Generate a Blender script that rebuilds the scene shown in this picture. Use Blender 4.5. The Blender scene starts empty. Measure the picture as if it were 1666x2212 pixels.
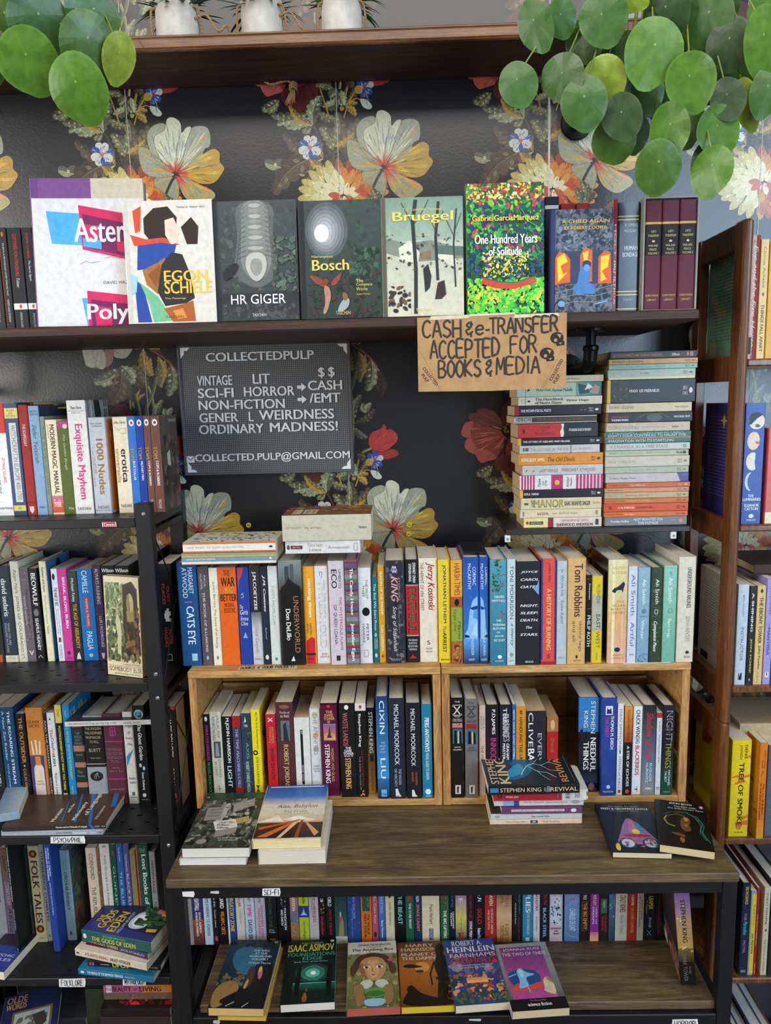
import bpy, math, random, re
import numpy as np
from mathutils import Matrix, Vector

# ------------------------------------------------------------------ camera, light, exposure
SC = bpy.context.scene
COLL = SC.collection
F, CX, CY = 1603.0, 833.0, 1106.0
def _n(v):
    v = np.array(v, float); return v/np.linalg.norm(v)
_Y = _n((862-CX, -(858-CY), -F)); _Z = -_n((1100-CX, -(11500-CY), -F))
_Z = _n(_Z-_Y*_Z.dot(_Y)); _X = np.cross(_Y, _Z)
ROT = np.array([_X, _Y, _Z]); EYE = np.array([0, 0, 1.66])
cam = bpy.data.cameras.new('camera'); cam_o = bpy.data.objects.new('camera', cam); COLL.objects.link(cam_o)
M4 = Matrix([[*ROT[i], EYE[i]] for i in range(3)]+[[0, 0, 0, 1]])
cam_o.matrix_world = M4
cam.sensor_fit = 'VERTICAL'; cam.sensor_height = 24.0; cam.lens = F/2212*24.0; cam.clip_start = .01
SC.camera = cam_o
SC.view_settings.view_transform = 'Standard'; SC.view_settings.look = 'None'
SC.view_settings.gamma = 1; SC.view_settings.use_curve_mapping = False
SC.view_settings.exposure = -0.1
w = bpy.data.worlds.new('shop_air'); SC.world = w; w.use_nodes = True
w.node_tree.nodes['Background'].inputs[0].default_value = (1, .985, .96, 1)
w.node_tree.nodes['Background'].inputs[1].default_value = .25
def area(name, loc, tgt, sx, sy, e, c):
    l = bpy.data.lights.new(name, 'AREA'); l.shape = 'RECTANGLE'; l.size = sx; l.size_y = sy; l.energy = e; l.color = c
    o = bpy.data.objects.new(name, l); COLL.objects.link(o); o.location = loc
    o.rotation_euler = (Vector(tgt)-Vector(loc)).to_track_quat('-Z', 'Y').to_euler()
area('shop_window_light', (2.35, -1.5, 2.05), (.6, 1.82, 1.5), 2.0, 2.6, 135, (.58, .79, 1))
area('left_window_light', (-3.3, -.7, 1.9), (.1, 1.8, 1.3), 2.2, 2.4, 122, (1, .965, .915))  # added side fill, not a known window; set clear of the wallpaper's reflections
area('ceiling_panel_light', (-.1, .0, 3.3), (-.1, 1.2, 1.0), 2.4, 1.2, 40, (1, .95, .87))  # added front fill, raised overhead to keep its reflection off the wall

def ray(px, py): return ROT @ _n((px-CX, -(py-CY), -F))
def PY(px, py, y):
    d = ray(px, py); return EYE+d*(y/d[1])
def PZ(px, py, z):
    d = ray(px, py); return EYE+d*((z-EYE[2])/d[2])

# ------------------------------------------------------------------ colours and materials
def lin(c): return c/12.92 if c <= .04045 else ((c+.055)/1.055)**2.4
_cc = {}
def col(h):
    if isinstance(h, tuple): return h
    if h not in _cc:
        s = ''.join(x*2 for x in h) if len(h) == 3 else h
        _cc[h] = tuple(lin(int(s[i:i+2], 16)/255) for i in (0, 2, 4))+(1.0,)
    return _cc[h]
def newmat(name):
    m = bpy.data.materials.new(name); m.use_nodes = True
    nt = m.node_tree; return m, nt, nt.nodes['Principled BSDF']
def nd(nt, t, **k):
    n = nt.nodes.new(t)
    for a, b in k.items(): setattr(n, a, b)
    return n
def noise(nt, scale, detail=4, mapping=None, rough=.6):
    t = nd(nt, 'ShaderNodeTexCoord'); mp = nd(nt, 'ShaderNodeMapping'); n = nd(nt, 'ShaderNodeTexNoise')
    mp.inputs['Scale'].default_value = mapping or (1, 1, 1)
    n.inputs['Scale'].default_value = scale; n.inputs['Detail'].default_value = detail; n.inputs['Roughness'].default_value = rough
    nt.links.new(t.outputs['Object'], mp.inputs[0]); nt.links.new(mp.outputs[0], n.inputs['Vector'])
    return n
def ramp(nt, src, stops):
    r = nd(nt, 'ShaderNodeValToRGB'); e = r.color_ramp.elements
    while len(e) < len(stops): e.new(.5)
    for k, (p, c) in enumerate(stops): e[k].position = p; e[k].color = col(c)
    nt.links.new(src, r.inputs[0]); return r
def bump(nt, b, src, st, dist=.002):
    n = nd(nt, 'ShaderNodeBump'); n.inputs['Strength'].default_value = st; n.inputs['Distance'].default_value = dist
    nt.links.new(src, n.inputs['Height']); nt.links.new(n.outputs[0], b.inputs['Normal'])
def mul(nt, a, b, fac=1.0, mode='MULTIPLY'):
    m = nd(nt, 'ShaderNodeMix', data_type='RGBA', blend_type=mode)
    if isinstance(fac, float): m.inputs[0].default_value = fac
    else: nt.links.new(fac, m.inputs[0])
    for s, i in ((a, 6), (b, 7)):
        if isinstance(s, str): m.inputs[i].default_value = col(s)
        else: nt.links.new(s, m.inputs[i])
    return m.outputs[2]
def printed(name, rough, coat=0.0, lo='e0e0e0', scale=90, mapping=None, bst=.0):
    m, nt, b = newmat(name)
    a = nd(nt, 'ShaderNodeAttribute', attribute_name='Col')
    n = noise(nt, scale, 5, mapping); r = ramp(nt, n.outputs[0], [(.35, lo), (.6, 'fff')])
    nt.links.new(mul(nt, a.outputs[0], r.outputs[0], .6), b.inputs['Base Color'])
    b.inputs['Roughness'].default_value = rough; b.inputs['Coat Weight'].default_value = coat
    b.inputs['Coat Roughness'].default_value = .12; b.inputs['Specular IOR Level'].default_value = .3
    if bst: bump(nt, b, n.outputs[0], bst, .0006)
    return m
M_GLOSS = printed('glossy_printed_cover', .36, .08)
M_MATTE = printed('matte_printed_cover', .55)
M_FOIL = printed('clear_jacket_cover', .2, .8)
M_PAGES = printed('paper_page_edges', .85, 0, 'c4bcac', 1, (2600, 26, 26))
M_CARD = printed('cardboard', .9, 0, 'dcd6ce', 45, None, .15)
M_PAPER = printed('paper', .8)
M_PLASTIC = printed('plastic', .4)
def wood(name, stops, mapping, scale=6, rough=.5, bst=.25, coat=0.0):
    m, nt, b = newmat(name); n = noise(nt, scale, 9, mapping, .68)
    n.inputs['Distortion'].default_value = .6
    n2 = noise(nt, scale*7, 4, mapping)
    r = ramp(nt, n.outputs[0], stops); r2 = ramp(nt, n2.outputs[0], [(.3, '9a9a9a'), (.65, 'fff')])
    nt.links.new(mul(nt, r.outputs[0], r2.outputs[0], .7), b.inputs['Base Color'])
    b.inputs['Roughness'].default_value = rough; b.inputs['Coat Weight'].default_value = coat
    bump(nt, b, n2.outputs[0], bst, .0015); return m
W_SHELF = wood('dark_stained_wood', [(.3, '1c0e09'), (.5, '3a1f14'), (.7, '583524')], (1, 14, 22), 5, .62, .3, .0)
W_DESK = wood('weathered_desk_wood', [(.28, '2b2217'), (.45, '57432c'), (.6, '75603e'), (.78, '9c7c4e')], (1.0, 9, 22), 5, .55, .35)
W_CASE = wood('brown_bookcase_wood', [(.3, '4a2813'), (.5, '70401e'), (.72, '925c2e')], (22, 14, 1.2), 4, .33, .15, .3)
W_CRATE = wood('pine_crate_wood', [(.3, '9a6a38'), (.48, 'c1904f'), (.7, 'd9ac6c')], (1.4, 12, 12), 5, .6, .3)
W_CRATEV = wood('pine_crate_wood_upright', [(.3, '8a5a2c'), (.48, 'b98446'), (.7, 'd2a262')], (14, 12, 1.4), 5, .6, .3)
def plain(name, c, rough, metal=0.0, sc=300, bst=.1, lo='b0b0b0', coat=0.0):
    m, nt, b = newmat(name); n = noise(nt, sc, 3); r = ramp(nt, n.outputs[0], [(.35, lo), (.65, 'fff')])
    nt.links.new(mul(nt, c, r.outputs[0], .6), b.inputs['Base Color'])
    b.inputs['Roughness'].default_value = rough; b.inputs['Metallic'].default_value = metal; b.inputs['Coat Weight'].default_value = coat
    if bst: bump(nt, b, n.outputs[0], bst, .0004)
    return m
K_METAL = plain('black_powder_coat', '202124', .42, .2)
K_FRAME = plain('black_painted_steel', '15151a', .45, .2, 120, .2)
K_PIPE = plain('black_iron_pipe', '141416', .32, .6)
K_SHELF = plain('black_brown_laminate', '2a2524', .35)
S_SCREW = plain('zinc_screw', 'c9ccd0', .3, .9)
C_POT = plain('white_concrete', 'c6c1b8', .8, 0, 35, .3, 'cfcac4')
C_ROPE = plain('jute_rope', 'b08a5e', .9, 0, 700, .6, '6a4a30')
C_SOIL = plain('potting_soil', '2a1d14', .95, 0, 90, .6)
C_FLOOR = wood('floor_boards', [(.3, '4a3826'), (.5, '6a5238'), (.7, '86694a')], (1, 9, 9), 3, .5)
C_YELLOW = plain('yellow_coated_hook', 'f0d838', .4)

# ------------------------------------------------------------------ mesh building
class MB:
    def __init__(s): s.v = []; s.f = []; s.c = []; s.m = []
    def face(s, pts, c='888', mi=0):
        i = len(s.v); s.v.extend([tuple(p) for p in pts]); n = len(pts); s.f.append(tuple(range(i, i+n)))
        s.c.extend([col(x) for x in c] if isinstance(c, list) else [col(c)]*n); s.m.append(mi)
    def mesh(s, vs, fs, c='888', mi=0):
        i = len(s.v); s.v.extend([tuple(p) for p in vs]); k = col(c)
        for f in fs:
            s.f.append(tuple(i+j for j in f)); s.c.extend([k]*len(f)); s.m.append(mi)
    def box(s, x0, x1, y0, y1, z0, z1, c='888', mi=0):
        v = [(x, y, z) for x in (x0, x1) for y in (y0, y1) for z in (z0, z1)]
        s.mesh(v, [(0, 1, 3, 2), (4, 6, 7, 5), (0, 4, 5, 1), (2, 3, 7, 6), (0, 2, 6, 4), (1, 5, 7, 3)], c, mi)
    def rbox(s, x0, x1, y0, y1, z0, z1, b=.002, c='888', mi=0):
        # box with chamfered edges: three nested rings along z
        def ring(k, z): return [(x0+k+b, y0+k, z), (x1-k-b, y0+k, z), (x1-k, y0+k+b, z), (x1-k, y1-k-b, z), (x1-k-b, y1-k, z), (x0+k+b, y1-k, z), (x0+k, y1-k-b, z), (x0+k, y0+k+b, z)]
        s.loft([ring(b, z0), ring(0, z0+b), ring(0, z1-b), ring(b, z1)], c, mi)
    def loft(s, rings, c='888', mi=0, cap=True, closed=True):
        n = len(rings[0]); vs = [p for r in rings for p in r]; fs = []
        for a in range(len(rings)-1):
            for j in range(n if closed else n-1):
                k = (j+1) % n; fs.append((a*n+j, a*n+k, (a+1)*n+k, (a+1)*n+j))
        if cap: fs += [tuple(range(n-1, -1, -1)), tuple((len(rings)-1)*n+j for j in range(n))]
        s.mesh(vs, fs, c, mi)
    def tube(s, pts, r, c='888', mi=0, n=8):
        pts = [Vector(p) for p in pts]; rings = []
        for i, p in enumerate(pts):
            t = (pts[min(i+1, len(pts)-1)]-pts[max(i-1, 0)]).normalized()
            a = t.orthogonal().normalized() if i == 0 else (a-t*a.dot(t)).normalized()
            b = t.cross(a); rr = r[i] if isinstance(r, list) else r
            rings.append([p+(a*math.cos(q)+b*math.sin(q))*rr for q in [2*math.pi*k/n for k in range(n)]])
        s.loft(rings, c, mi)
    def lathe(s, prof, o, axis='z', n=32, c='888', mi=0):
        rings = []
        for r, h in prof:
            rg = []
            for k in range(n):
                q = 2*math.pi*k/n; a, b = r*math.cos(q), r*math.sin(q)
                rg.append((o[0]+a, o[1]+b, o[2]+h) if axis == 'z' else (o[0]+a, o[1]+h, o[2]+b) if axis == 'y' else (o[0]+h, o[1]+a, o[2]+b))
            rings.append(rg)
        s.loft(rings, c, mi)
    def build(s, name, mats, parent=None, smooth=False):
        me = bpy.data.meshes.new(name); me.from_pydata(s.v, [], s.f)
        a = me.color_attributes.new('Col', 'FLOAT_COLOR', 'CORNER')
        a.data.foreach_set('color', np.array(s.c, 'f').ravel())
        for m in (mats if isinstance(mats, list) else [mats]): me.materials.append(m)
        me.polygons.foreach_set('material_index', s.m)
        if smooth: me.polygons.foreach_set('use_smooth', [True]*len(me.polygons))
        me.update(); o = bpy.data.objects.new(name, me); COLL.objects.link(o)
        if parent: o.parent = parent
        return o
def tag(o, label, cat, group=None, kind=None):
    if label: o['label'] = label
    if cat: o['category'] = cat
    if group: o['group'] = group
    if kind: o['kind'] = kind
    return o
def thing(name, label, cat, M=None, group=None):
    o = bpy.data.objects.new(name, None); o.empty_display_size = .02; COLL.objects.link(o)
    if M is not None: o.matrix_world = M
    return tag(o, label, cat, group)
def struct(o): o['kind'] = 'structure'; return o

# ------------------------------------------------------------------ printed lettering and artwork
_tc = {}
def glyphs(s, bold, ital):
    k = (s, bold, ital)
    if k not in _tc:
        cu = bpy.data.curves.new('lettering', 'FONT'); cu.body = s; cu.resolution_u = 3
        cu.shear = .3 if ital else 0
        o = bpy.data.objects.new('lettering', cu); me = o.to_mesh()
        vs = [(v.co.x, v.co.y) for v in me.vertices]; fs = [tuple(p.vertices) for p in me.polygons]
        o.to_mesh_clear(); bpy.data.objects.remove(o); bpy.data.curves.remove(cu)
        if vs:
            x0 = min(v[0] for v in vs); x1 = max(v[0] for v in vs); y0 = min(v[1] for v in vs); y1 = max(v[1] for v in vs)
            if max(x1-x0, 0) < 1e-6: x1 = x0+1
            if max(y1-y0, 0) < 1e-6: y1 = y0+1
            d = .021/(x1-x0)
            if bold: fs = [tuple(i+k*len(vs) for i in f) for k in range(3) for f in fs]
            vs = [((x-x0)/(x1-x0), (y-y0)/(y1-y0), k) for k in range(3 if bold else 1) for x, y in vs]
            if bold: vs = [((x+(k-1)*d+d)/(1+2*d), y, k) for x, y, k in vs]
        _tc[k] = (vs, fs)
    return _tc[k]
_rx = re.compile(r'^([a-z])([0-9a-fA-F\-]*)((?:,[-\d. ]+)*)(:.*)?$')
def art(mb, dsl, fn, br=(), e0=.00018, seed=1, mi=0, ar=1.45):
    """b band, g gradient, v text down the spine, t text across, o oval, p polygon, w stroke, s scattered dabs; percentages of the face"""
    rnd = random.Random(seed); e = e0; f0 = fn
    if br: fn = lambda u, v, e: f0(min(max(u, br[1]), br[2]), v, e)
    for it in dsl.split('|'):
        if not it: continue
        m = _rx.match(it)
        if not m: raise ValueError('art: '+it)
        t, cs, nums, tx = m.groups(); cs = cs.split('-')
        raw = nums.split(',')[1:]; e += .00004
        if t in 'pqw':
            L = [float(x)/100 for x in raw[-1].split()]; P = list(zip(L[::2], L[1::2]))
            if t == 'q':
                for _ in range(2): P = [((3*a[0]+b[0])/4, (3*a[1]+b[1])/4) if s == 0 else ((a[0]+3*b[0])/4, (a[1]+3*b[1])/4) for a, b in zip(P, P[1:]+P[:1]) for s in (0, 1)]
            if t in 'pq': mb.face([fn(u, v, e) for u, v in P], cs[0], mi)
            else:
                wd = float(raw[0])/100
                for i in range(len(P)-1):
                    (a, b), (c, d) = P[i], P[i+1]; l = math.hypot(c-a, (d-b)*ar) or 1; nx, ny = -(d-b)*ar/l*wd/2, (c-a)/l*wd/2/ar
                    e += .000004; mb.face([fn(a+nx, b+ny, e), fn(c+nx, d+ny, e), fn(c-nx, d-ny, e), fn(a-nx, b-ny, e)], cs[0], mi)
            continue
        q = [float(x)/100 for x in raw]
        if t in 'bg':
            v0, v1 = q[:2]; u0, u1 = q[2:4] if len(q) > 2 else (0, 1)
            us = [u0]+[b for b in br if u0 < b < u1]+[u1]
            for a, b in zip(us, us[1:]):
                mb.face([f0(a, v0, e), f0(b, v0, e), f0(b, v1, e), f0(a, v1, e)], [cs[0], cs[0], cs[-1], cs[-1]] if t == 'g' else cs[0], mi)
        elif t == 'o':
            v0, v1, u0, u1 = q
            mb.face([fn((u0+u1)/2+(u1-u0)/2*math.cos(k*math.pi/10), (v0+v1)/2+(v1-v0)/2*math.sin(k*math.pi/10), e) for k in range(20)], cs[0], mi)
        elif t == 's':
            n, sz = int(float(raw[0])), float(raw[1])/100; v0, v1, u0, u1 = [float(x)/100 for x in raw[2:6]]+[0, 1, 0, 1][len(raw)-2:]
            for k in range(n):
                u, v = u0+(u1-u0)*rnd.random(), v0+(v1-v0)*rnd.random(); r = sz*(.5+rnd.random()); an = rnd.random()*6.3; el = .3+.6*rnd.random()
                P = []
                for j in range(7):
                    a = j*6.2832/7; x, y = r*math.cos(a), r*el*math.sin(a)
                    P.append((min(max(u+x*math.cos(an)-y*math.sin(an), u0), u1), min(max(v+(x*math.sin(an)+y*math.cos(an))/ar, v0), v1)))
                mb.face([fn(a, b, e+.000002*k) for a, b in P], rnd.choice(cs), mi)
            e += .000002*n
        else:
            v0, v1 = q[:2]; u0, u1 = q[2:4] if len(q) > 2 else (.25, .75)
            b_ = tx[1:2] == '*'; s_ = tx[1+b_:]; i_ = s_[:1] == '_'; vs, fs = glyphs(s_[i_:], b_, i_)
            if t == 'v': P = [fn(u0+y*(u1-u0), v0+x*(v1-v0), e+k*.000012) for x, y, k in vs]
            else: P = [fn(u0+x*(u1-u0), v1-y*(v1-v0), e+k*.000012) for x, y, k in vs]
            mb.mesh(P, fs, cs[0], mi)

# ------------------------------------------------------------------ one book
_bk = [0]
def book(kind, W, H, D, c, spine, M, label, group, pg='e6dcc6', fc='', bc='', cat='book', mat=None, name=None):
    _bk[0] += 1; sd = _bk[0]
    nm = name or ('hardcover_book' if kind == 'h' else 'paperback_book')
    root = thing(nm, label, cat, M, group)
    t, ov = (.0022, .003) if kind == 'h' else (.0006, .0004)
    if W < .012: t = min(t, W*.12)
    r = min(.0035, W*.13) if kind == 'h' else min(.0012, W*.08)
    out = [(-W/2, D), (-W/2, r), (-W/2+.3*r, .3*r), (-W/2+r, 0), (W/2-r, 0), (W/2-.3*r, .3*r), (W/2, r), (W/2, D)]
    inn = [(-W/2+t, D), (-W/2+t, r+t), (-W/2+t+.2*r, t+.4*r), (-W/2+t+r, t), (W/2-t-r, t), (W/2-t-.2*r, t+.4*r), (W/2-t, r+t), (W/2-t, D)]
    mb = MB(); n = len(out)
    vs = [(x, y, z) for z in (0, H) for x, y in out]+[(x, y, z) for z in (0, H) for x, y in inn]
    fs = []
    for i in range(n-1):
        fs += [(i, i+1, n+i+1, n+i), (2*n+i, 3*n+i, 3*n+i+1, 2*n+i+1), (i, 2*n+i, 2*n+i+1, i+1), (n+i, n+i+1, 3*n+i+1, 3*n+i)]
    for i in (0, n-1): fs.append((i, n+i, 3*n+i, 2*n+i))
    mb.mesh(vs, fs, c)
    def yy(x):
        a = abs(x)-(W/2-r)
        return 0 if a <= 0 else (a/.7*.3/1 if a < .7*r else .3*r+(a-.7*r)/.3*.7) if r > 0 else 0
    br = (.7*0+.3*r/W, r/W, 1-r/W, 1-.3*r/W)
    if spine: art(mb, spine, lambda u, v, e: (-W/2+u*W, yy(-W/2+u*W)-e, H*(1-v)), br, seed=sd, ar=H/W)
    if fc: art(mb, fc, lambda u, v, e: (W/2+e, r+(D-r)*u, H*(1-v)), seed=sd)
    if bc: art(mb, bc, lambda u, v, e: (-W/2-e, D-(D-r)*u, H*(1-v)), seed=sd)
    mb.build('cover', mat or (M_GLOSS if kind == 'p' else M_MATTE), root)
    pb = MB(); pb.box(-W/2+t*1.02, W/2-t*1.02, r+t, D-ov, ov, H-ov, pg); pb.build('page_block', M_PAGES, root)
    return root
T = Matrix.Translation
def Rz(a): return Matrix.Rotation(a, 4, 'Z')
def Rx(a): return Matrix.Rotation(a, 4, 'X')
def Ry(a): return Matrix.Rotation(a, 4, 'Y')
LIE = Ry(-math.pi/2); FLAT = Matrix(((0, 1, 0, 0), (0, 0, 1, 0), (1, 0, 0, 0), (0, 0, 0, 1))); FACE = Rz(-math.pi/2)
WALL_Y = 1.82
def row(z, where, group, items, ymin=0, ymax=1.70, depth=.125, yfix=None, back=WALL_Y-.004):
    """upright books, spines out: (kind, left, right, top, bottom, colour, look, spine, options); edges measured on the photograph, depth from where the foot meets the shelf"""
    L = []
    for it in items:
        k, xl, xr, yt, yb, c, desc, sp = it[:8]; o = it[8] if len(it) > 8 else {}
        xm = (xl+xr)/2; y = o.get('y') or yfix or min(max(PZ(xm, yb, z)[1], ymin), ymax)
        a, b = PY(xl, yb, y)[0], PY(xr, yb, y)[0]; h = PY(xm-(yb-yt)*(1100-xm)/10600, yt, y)[2]-z
        L.append([a, b, y, h, it, o])
    for p, q in zip(L, L[1:]):
        if q[0] < p[1]+.0004: m = (q[0]+p[1])/2; p[1] = m-.0002; q[0] = m+.0002
    for a, b, y, h, it, o in L:
        d = min(o.get('d', depth), back-y)
        book(it[0], b-a, h, d, it[5], it[7], T(((a+b)/2, y, z+.0003)), it[6]+' '+where, group, o.get('pg', 'e4d9c0' if it[0] == 'p' else 'd9d2c2'), o.get('fc', ''), o.get('bc', ''), mat=o.get('mat'))
def lie(kind, xl, xr, y, z0, th, D, c, spine, label, group, yaw=0, pg='e2d5b8', fc='', mat=None, name=None, cat='book'):
    return book(kind, th-.0003, xr-xl, D, c, spine, T((xr, y, z0+th/2)) @ Rz(yaw) @ LIE, label, group, pg, fc, mat=mat, name=name, cat=cat)
def flat(kind, bl, br, tl, z0, th, c, label, group, fc='', spine='', pg='e6dab8', lift=.0003, sz=None):
    A, B, C = PZ(*bl, z0+th), PZ(*br, z0+th), PZ(*tl, z0+th)
    wd = np.linalg.norm((B-A)[:2]); ln = np.linalg.norm((C-A)[:2]); yaw = math.atan2(B[1]-A[1], B[0]-A[0])
    if sz: wd, ln = sz
    return book(kind, th-.0003, ln, wd, c, spine, T((A[0], A[1], z0+th/2+lift)) @ Rz(yaw) @ FLAT, label, group, pg, fc)
def face(kind, xl, xr, yt, yb, y, z, th, c, label, group, fc='', spine='', pg='e6e0d4', lean=0, yaw=0, D=None, H=None, mat=None):
    a, b = PY(xl, yb, y), PY(xr, yb, y); wd = D or b[0]-a[0]; xm = (xl+xr)/2
    h = .25
    for _ in range(4): h = (PY(xm, yt, y+h*math.sin(lean))[2]-z)/math.cos(lean)
    h = H or h
    return book(kind, th, h, wd, c, spine, T((a[0], y, z+.0004+th*math.sin(lean))) @ Rz(yaw) @ Rx(-lean) @ T((0, th/2, 0)) @ FACE, label, group, pg, fc, mat=mat)
# ------------------------------------------------------------------ the papered wall and the floor
WP = MB(); _rw = random.Random(5)
class Paper:
    """flat printed flower motif in metres around the heart of the big bloom; every element one hair in front of the last"""
    def __init__(s): s.p = []; s.k = 0
    def poly(s, pts, c, sub=0): s.p.append((pts, c, s.k+sub))
    def up(s): s.k += 1
def smooth(P, n=4):
    out = []; N = len(P)
    for i in range(N):
        a, b, c, d = [np.array(P[(i+j) % N], float) for j in (-1, 0, 1, 2)]
        for k in range(n):
            t = k/n; out.append(tuple(.5*((2*b)+(c-a)*t+(2*a-5*b+4*c-d)*t*t+(-a+3*b-3*c+d)*t**3)))
    return out
WPAP = Paper()
def petal(P, c, base, streaks=(), n=14, wd=.05, edge='2c2620', rng=(.1, .95)):
    S = smooth(P); cx = sum(p[0] for p in S)/len(S); cy = sum(p[1] for p in S)/len(S)
    WPAP.poly([(cx+(x-cx)*1.02, cy+(y-cy)*1.02) for x, y in S], edge); WPAP.up(); WPAP.poly(S, c); WPAP.up()
    for i in range(n):
        if not streaks: break
        t = S[_rw.randrange(len(S))]; dx, dy = t[0]-base[0], t[1]-base[1]; l = math.hypot(dx, dy)
        if l < .012: continue
        a = _rw.uniform(rng[0], .6); b = min(rng[1], a+_rw.uniform(.2, .5)); h = wd*_rw.uniform(.3, 1)*l; nx, ny = -dy/l*h, dx/l*h; m = (a+b)/2+.08
        q = lambda f, k: (base[0]+dx*f+nx*k, base[1]+dy*f+ny*k)
        WPAP.poly([q(a, 0), q(m, .5), q(min(b, .95), .15), q(min(b+.03, .96), 0), q(m, -.4)], streaks[i % len(streaks)], i % 3)
    WPAP.k += 3
def leaf(b, t, w, c1, c2, c3, lobes=5, bend=.12):
    b, t = np.array(b, float), np.array(t, float); d = t-b; L = np.linalg.norm(d); d /= L; nr = np.array((-d[1], d[0])); bd = bend*L*_rw.choice((-1, 1))
    mid = lambda s: b+d*L*s+nr*bd*math.sin(math.pi*s)
    def edge(sd):
        out = []
        for i in range(lobes*6+1):
            s = i/(lobes*6); f = (s*lobes) % 1.0
            prof = math.sin(math.pi*min(1, s*.93+.03))**.75*(1-.25*s); tooth = .52+.48*math.sin(math.pi*(f*.8+.1))
            out.append(tuple(mid(min(1, s+.05*tooth))+nr*sd*w/2*prof*tooth))
        return out
    m = [tuple(mid(i/12)) for i in range(13)]
    for sd, c in ((1, c1), (-1, c2)): WPAP.poly(edge(sd)+m[::-1], c)
    WPAP.up()
    for i in range(lobes):
        for sd in (1, -1):
            s = (i+.35)/lobes*.86+.04; p = mid(s); prof = math.sin(math.pi*min(1, s*.93+.1))**.75*(1-.25*s)
            dr = (nr*sd+d*.95); dr /= np.linalg.norm(dr); ln = w*.46*prof; pr = np.array((-dr[1], dr[0])); hw = w*.075
            if _rw.random() < .85: WPAP.poly([tuple(p+dr*ln*.25), tuple(p+dr*ln*.6+pr*hw), tuple(p+dr*ln), tuple(p+dr*ln*.62-pr*hw*.9)], c3 if (sd > 0 or _rw.random() < .4) else c1, 1)
            WPAP.poly([tuple(p), tuple(p+dr*ln*.9+pr*w*.008), tuple(p+dr*ln*.9-pr*w*.008)], '2e2a20', 2)
    for i in range(12):
        p, q = mid(i/12), mid((i+1)/12); h = w*.016*(1-i/14); WPAP.poly([tuple(p+nr*h), tuple(q+nr*h), tuple(q-nr*h), tuple(p-nr*h)], c3, 3)
    WPAP.k += 4
def stem(P, w, c, c2=None):
    for (x0, y0), (x1, y1) in zip(P, P[1:]):
        l = math.hypot(x1-x0, y1-y0); nx, ny = -(y1-y0)/l*w/2, (x1-x0)/l*w/2
        WPAP.poly([(x0+nx, y0+ny), (x1+nx, y1+ny), (x1-nx, y1-ny), (x0-nx, y0-ny)], c)
        if c2: WPAP.poly([(x0+nx, y0+ny), (x1+nx, y1+ny), (x1+nx*.3, y1+ny*.3), (x0+nx*.3, y0+ny*.3)], c2, 1)
    WPAP.k += 2
def conv(ox, oy, sc):
    return lambda *L: [((L[i]-ox)/sc, (oy-L[i+1])/sc) for i in range(0, len(L), 2)]
Z1, Z2, Z3, Z4 = conv(1110, 745, 3645), conv(2105, 2189, 6243), conv(480, 2030, 4208), conv(1542, 2591, 5400)
GR, BR, PL, OC, DK = ('6a6a48', '4c4430', 'a8a67c'), ('54442f', '3e3026', '7a7050'), ('8a8c68', '545440', 'c4c29a'), ('a8832f', '6f6238', 'd0a848'), ('3a302a', '2e2624', '55493c')
def lf(Z, a, b, w, pal, lobes=5): (p,), (q,) = Z(*a), Z(*b); leaf(p, q, w/{Z1: 3645, Z2: 6243, Z3: 4208, Z4: 5400}[Z], *pal, lobes=lobes)
# leaves and rose above, behind everything
for a, b, w, p in (((320, 350), (360, 600), 150, DK), ((100, 200), (110, 380), 80, OC), ((250, 230), (180, 500), 130, PL), ((110, 880), (190, 630), 110, PL), ((110, 920), (330, 780), 110, BR), ((110, 960), (240, 1070), 100, GR), ((150, 1430), (225, 1290), 90, BR)): lf(Z3, a, b, w, p)
stem(Z3(100, 90, 200, 150, 270, 250, 320, 290), .0025, '7a3a30')
stem(Z4(820, 700, 850, 860, 870, 1030, 880, 1300), .006, '5a5f3e', '8a8a55'); stem(Z4(980, 560, 1040, 760, 1060, 1030, 1040, 1500), .006, '7d7840', 'a59d5c'); stem(Z4(1110, 520, 1060, 680, 950, 900, 930, 1060, 960, 1500), .008, '55583c', '7d7d50'); stem(Z4(745, 780, 738, 1000, 760, 1300), .004, '8c8a58')
for a, b, w, p in (((700, 500), (760, 780), 240, DK), ((820, 330), (980, 620), 300, BR), ((640, 380), (280, 540), 240, PL), ((660, 380), (480, 840), 340, BR), ((660, 340), (800, 580), 230, PL), ((960, 130), (1050, 480), 190, OC), ((1150, 230), (1170, 590), 160, OC), ((1060, 130), (1210, 90), 90, PL), ((1310, 320), (1250, 745), 220, PL), ((1390, 480), (1440, 830), 140, DK), ((850, 800), (885, 655), 50, OC), ((850, 800), (950, 710), 50, OC), ((790, 890), (790, 800), 40, OC), ((1230, 1030), (1190, 900), 110, PL), ((1230, 1030), (1300, 900), 110, PL)): lf(Z4, a, b, w, p)
stem(Z4(650, 350, 590, 450, 530, 610), .003, '8a4a3a'); stem(Z4(860, 130, 1020, 110, 1180, 220, 1300, 310, 1400, 440), .0034, '9a4a3c')
(rb,) = Z4(420, 20)
petal(Z4(570, 200, 600, 60, 700, 0, 830, 60, 830, 120, 740, 230, 640, 240), 'a9a78e', rb, ('8a8f80', 'c4c0a4', '9a4a3c'), 16)
petal(Z4(170, 110, 200, 20, 380, -60, 560, 20, 570, 200, 540, 300, 440, 360, 260, 350, 190, 280), '9c6a58', rb, ('8a3c34', 'b55a4a', '7d8a80'), 18)
petal(Z4(165, 110, 220, 60, 330, 120, 350, 260, 300, 350, 210, 330, 185, 270), 'b4b196', rb, ('9a9c88', 'd2ccae'), 12); petal(Z4(300, 90, 420, 110, 470, 230, 430, 370, 340, 350, 300, 230), 'adab92', rb, ('8f9484', 'cfc8a6', 'b55a4a'), 12)
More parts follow.
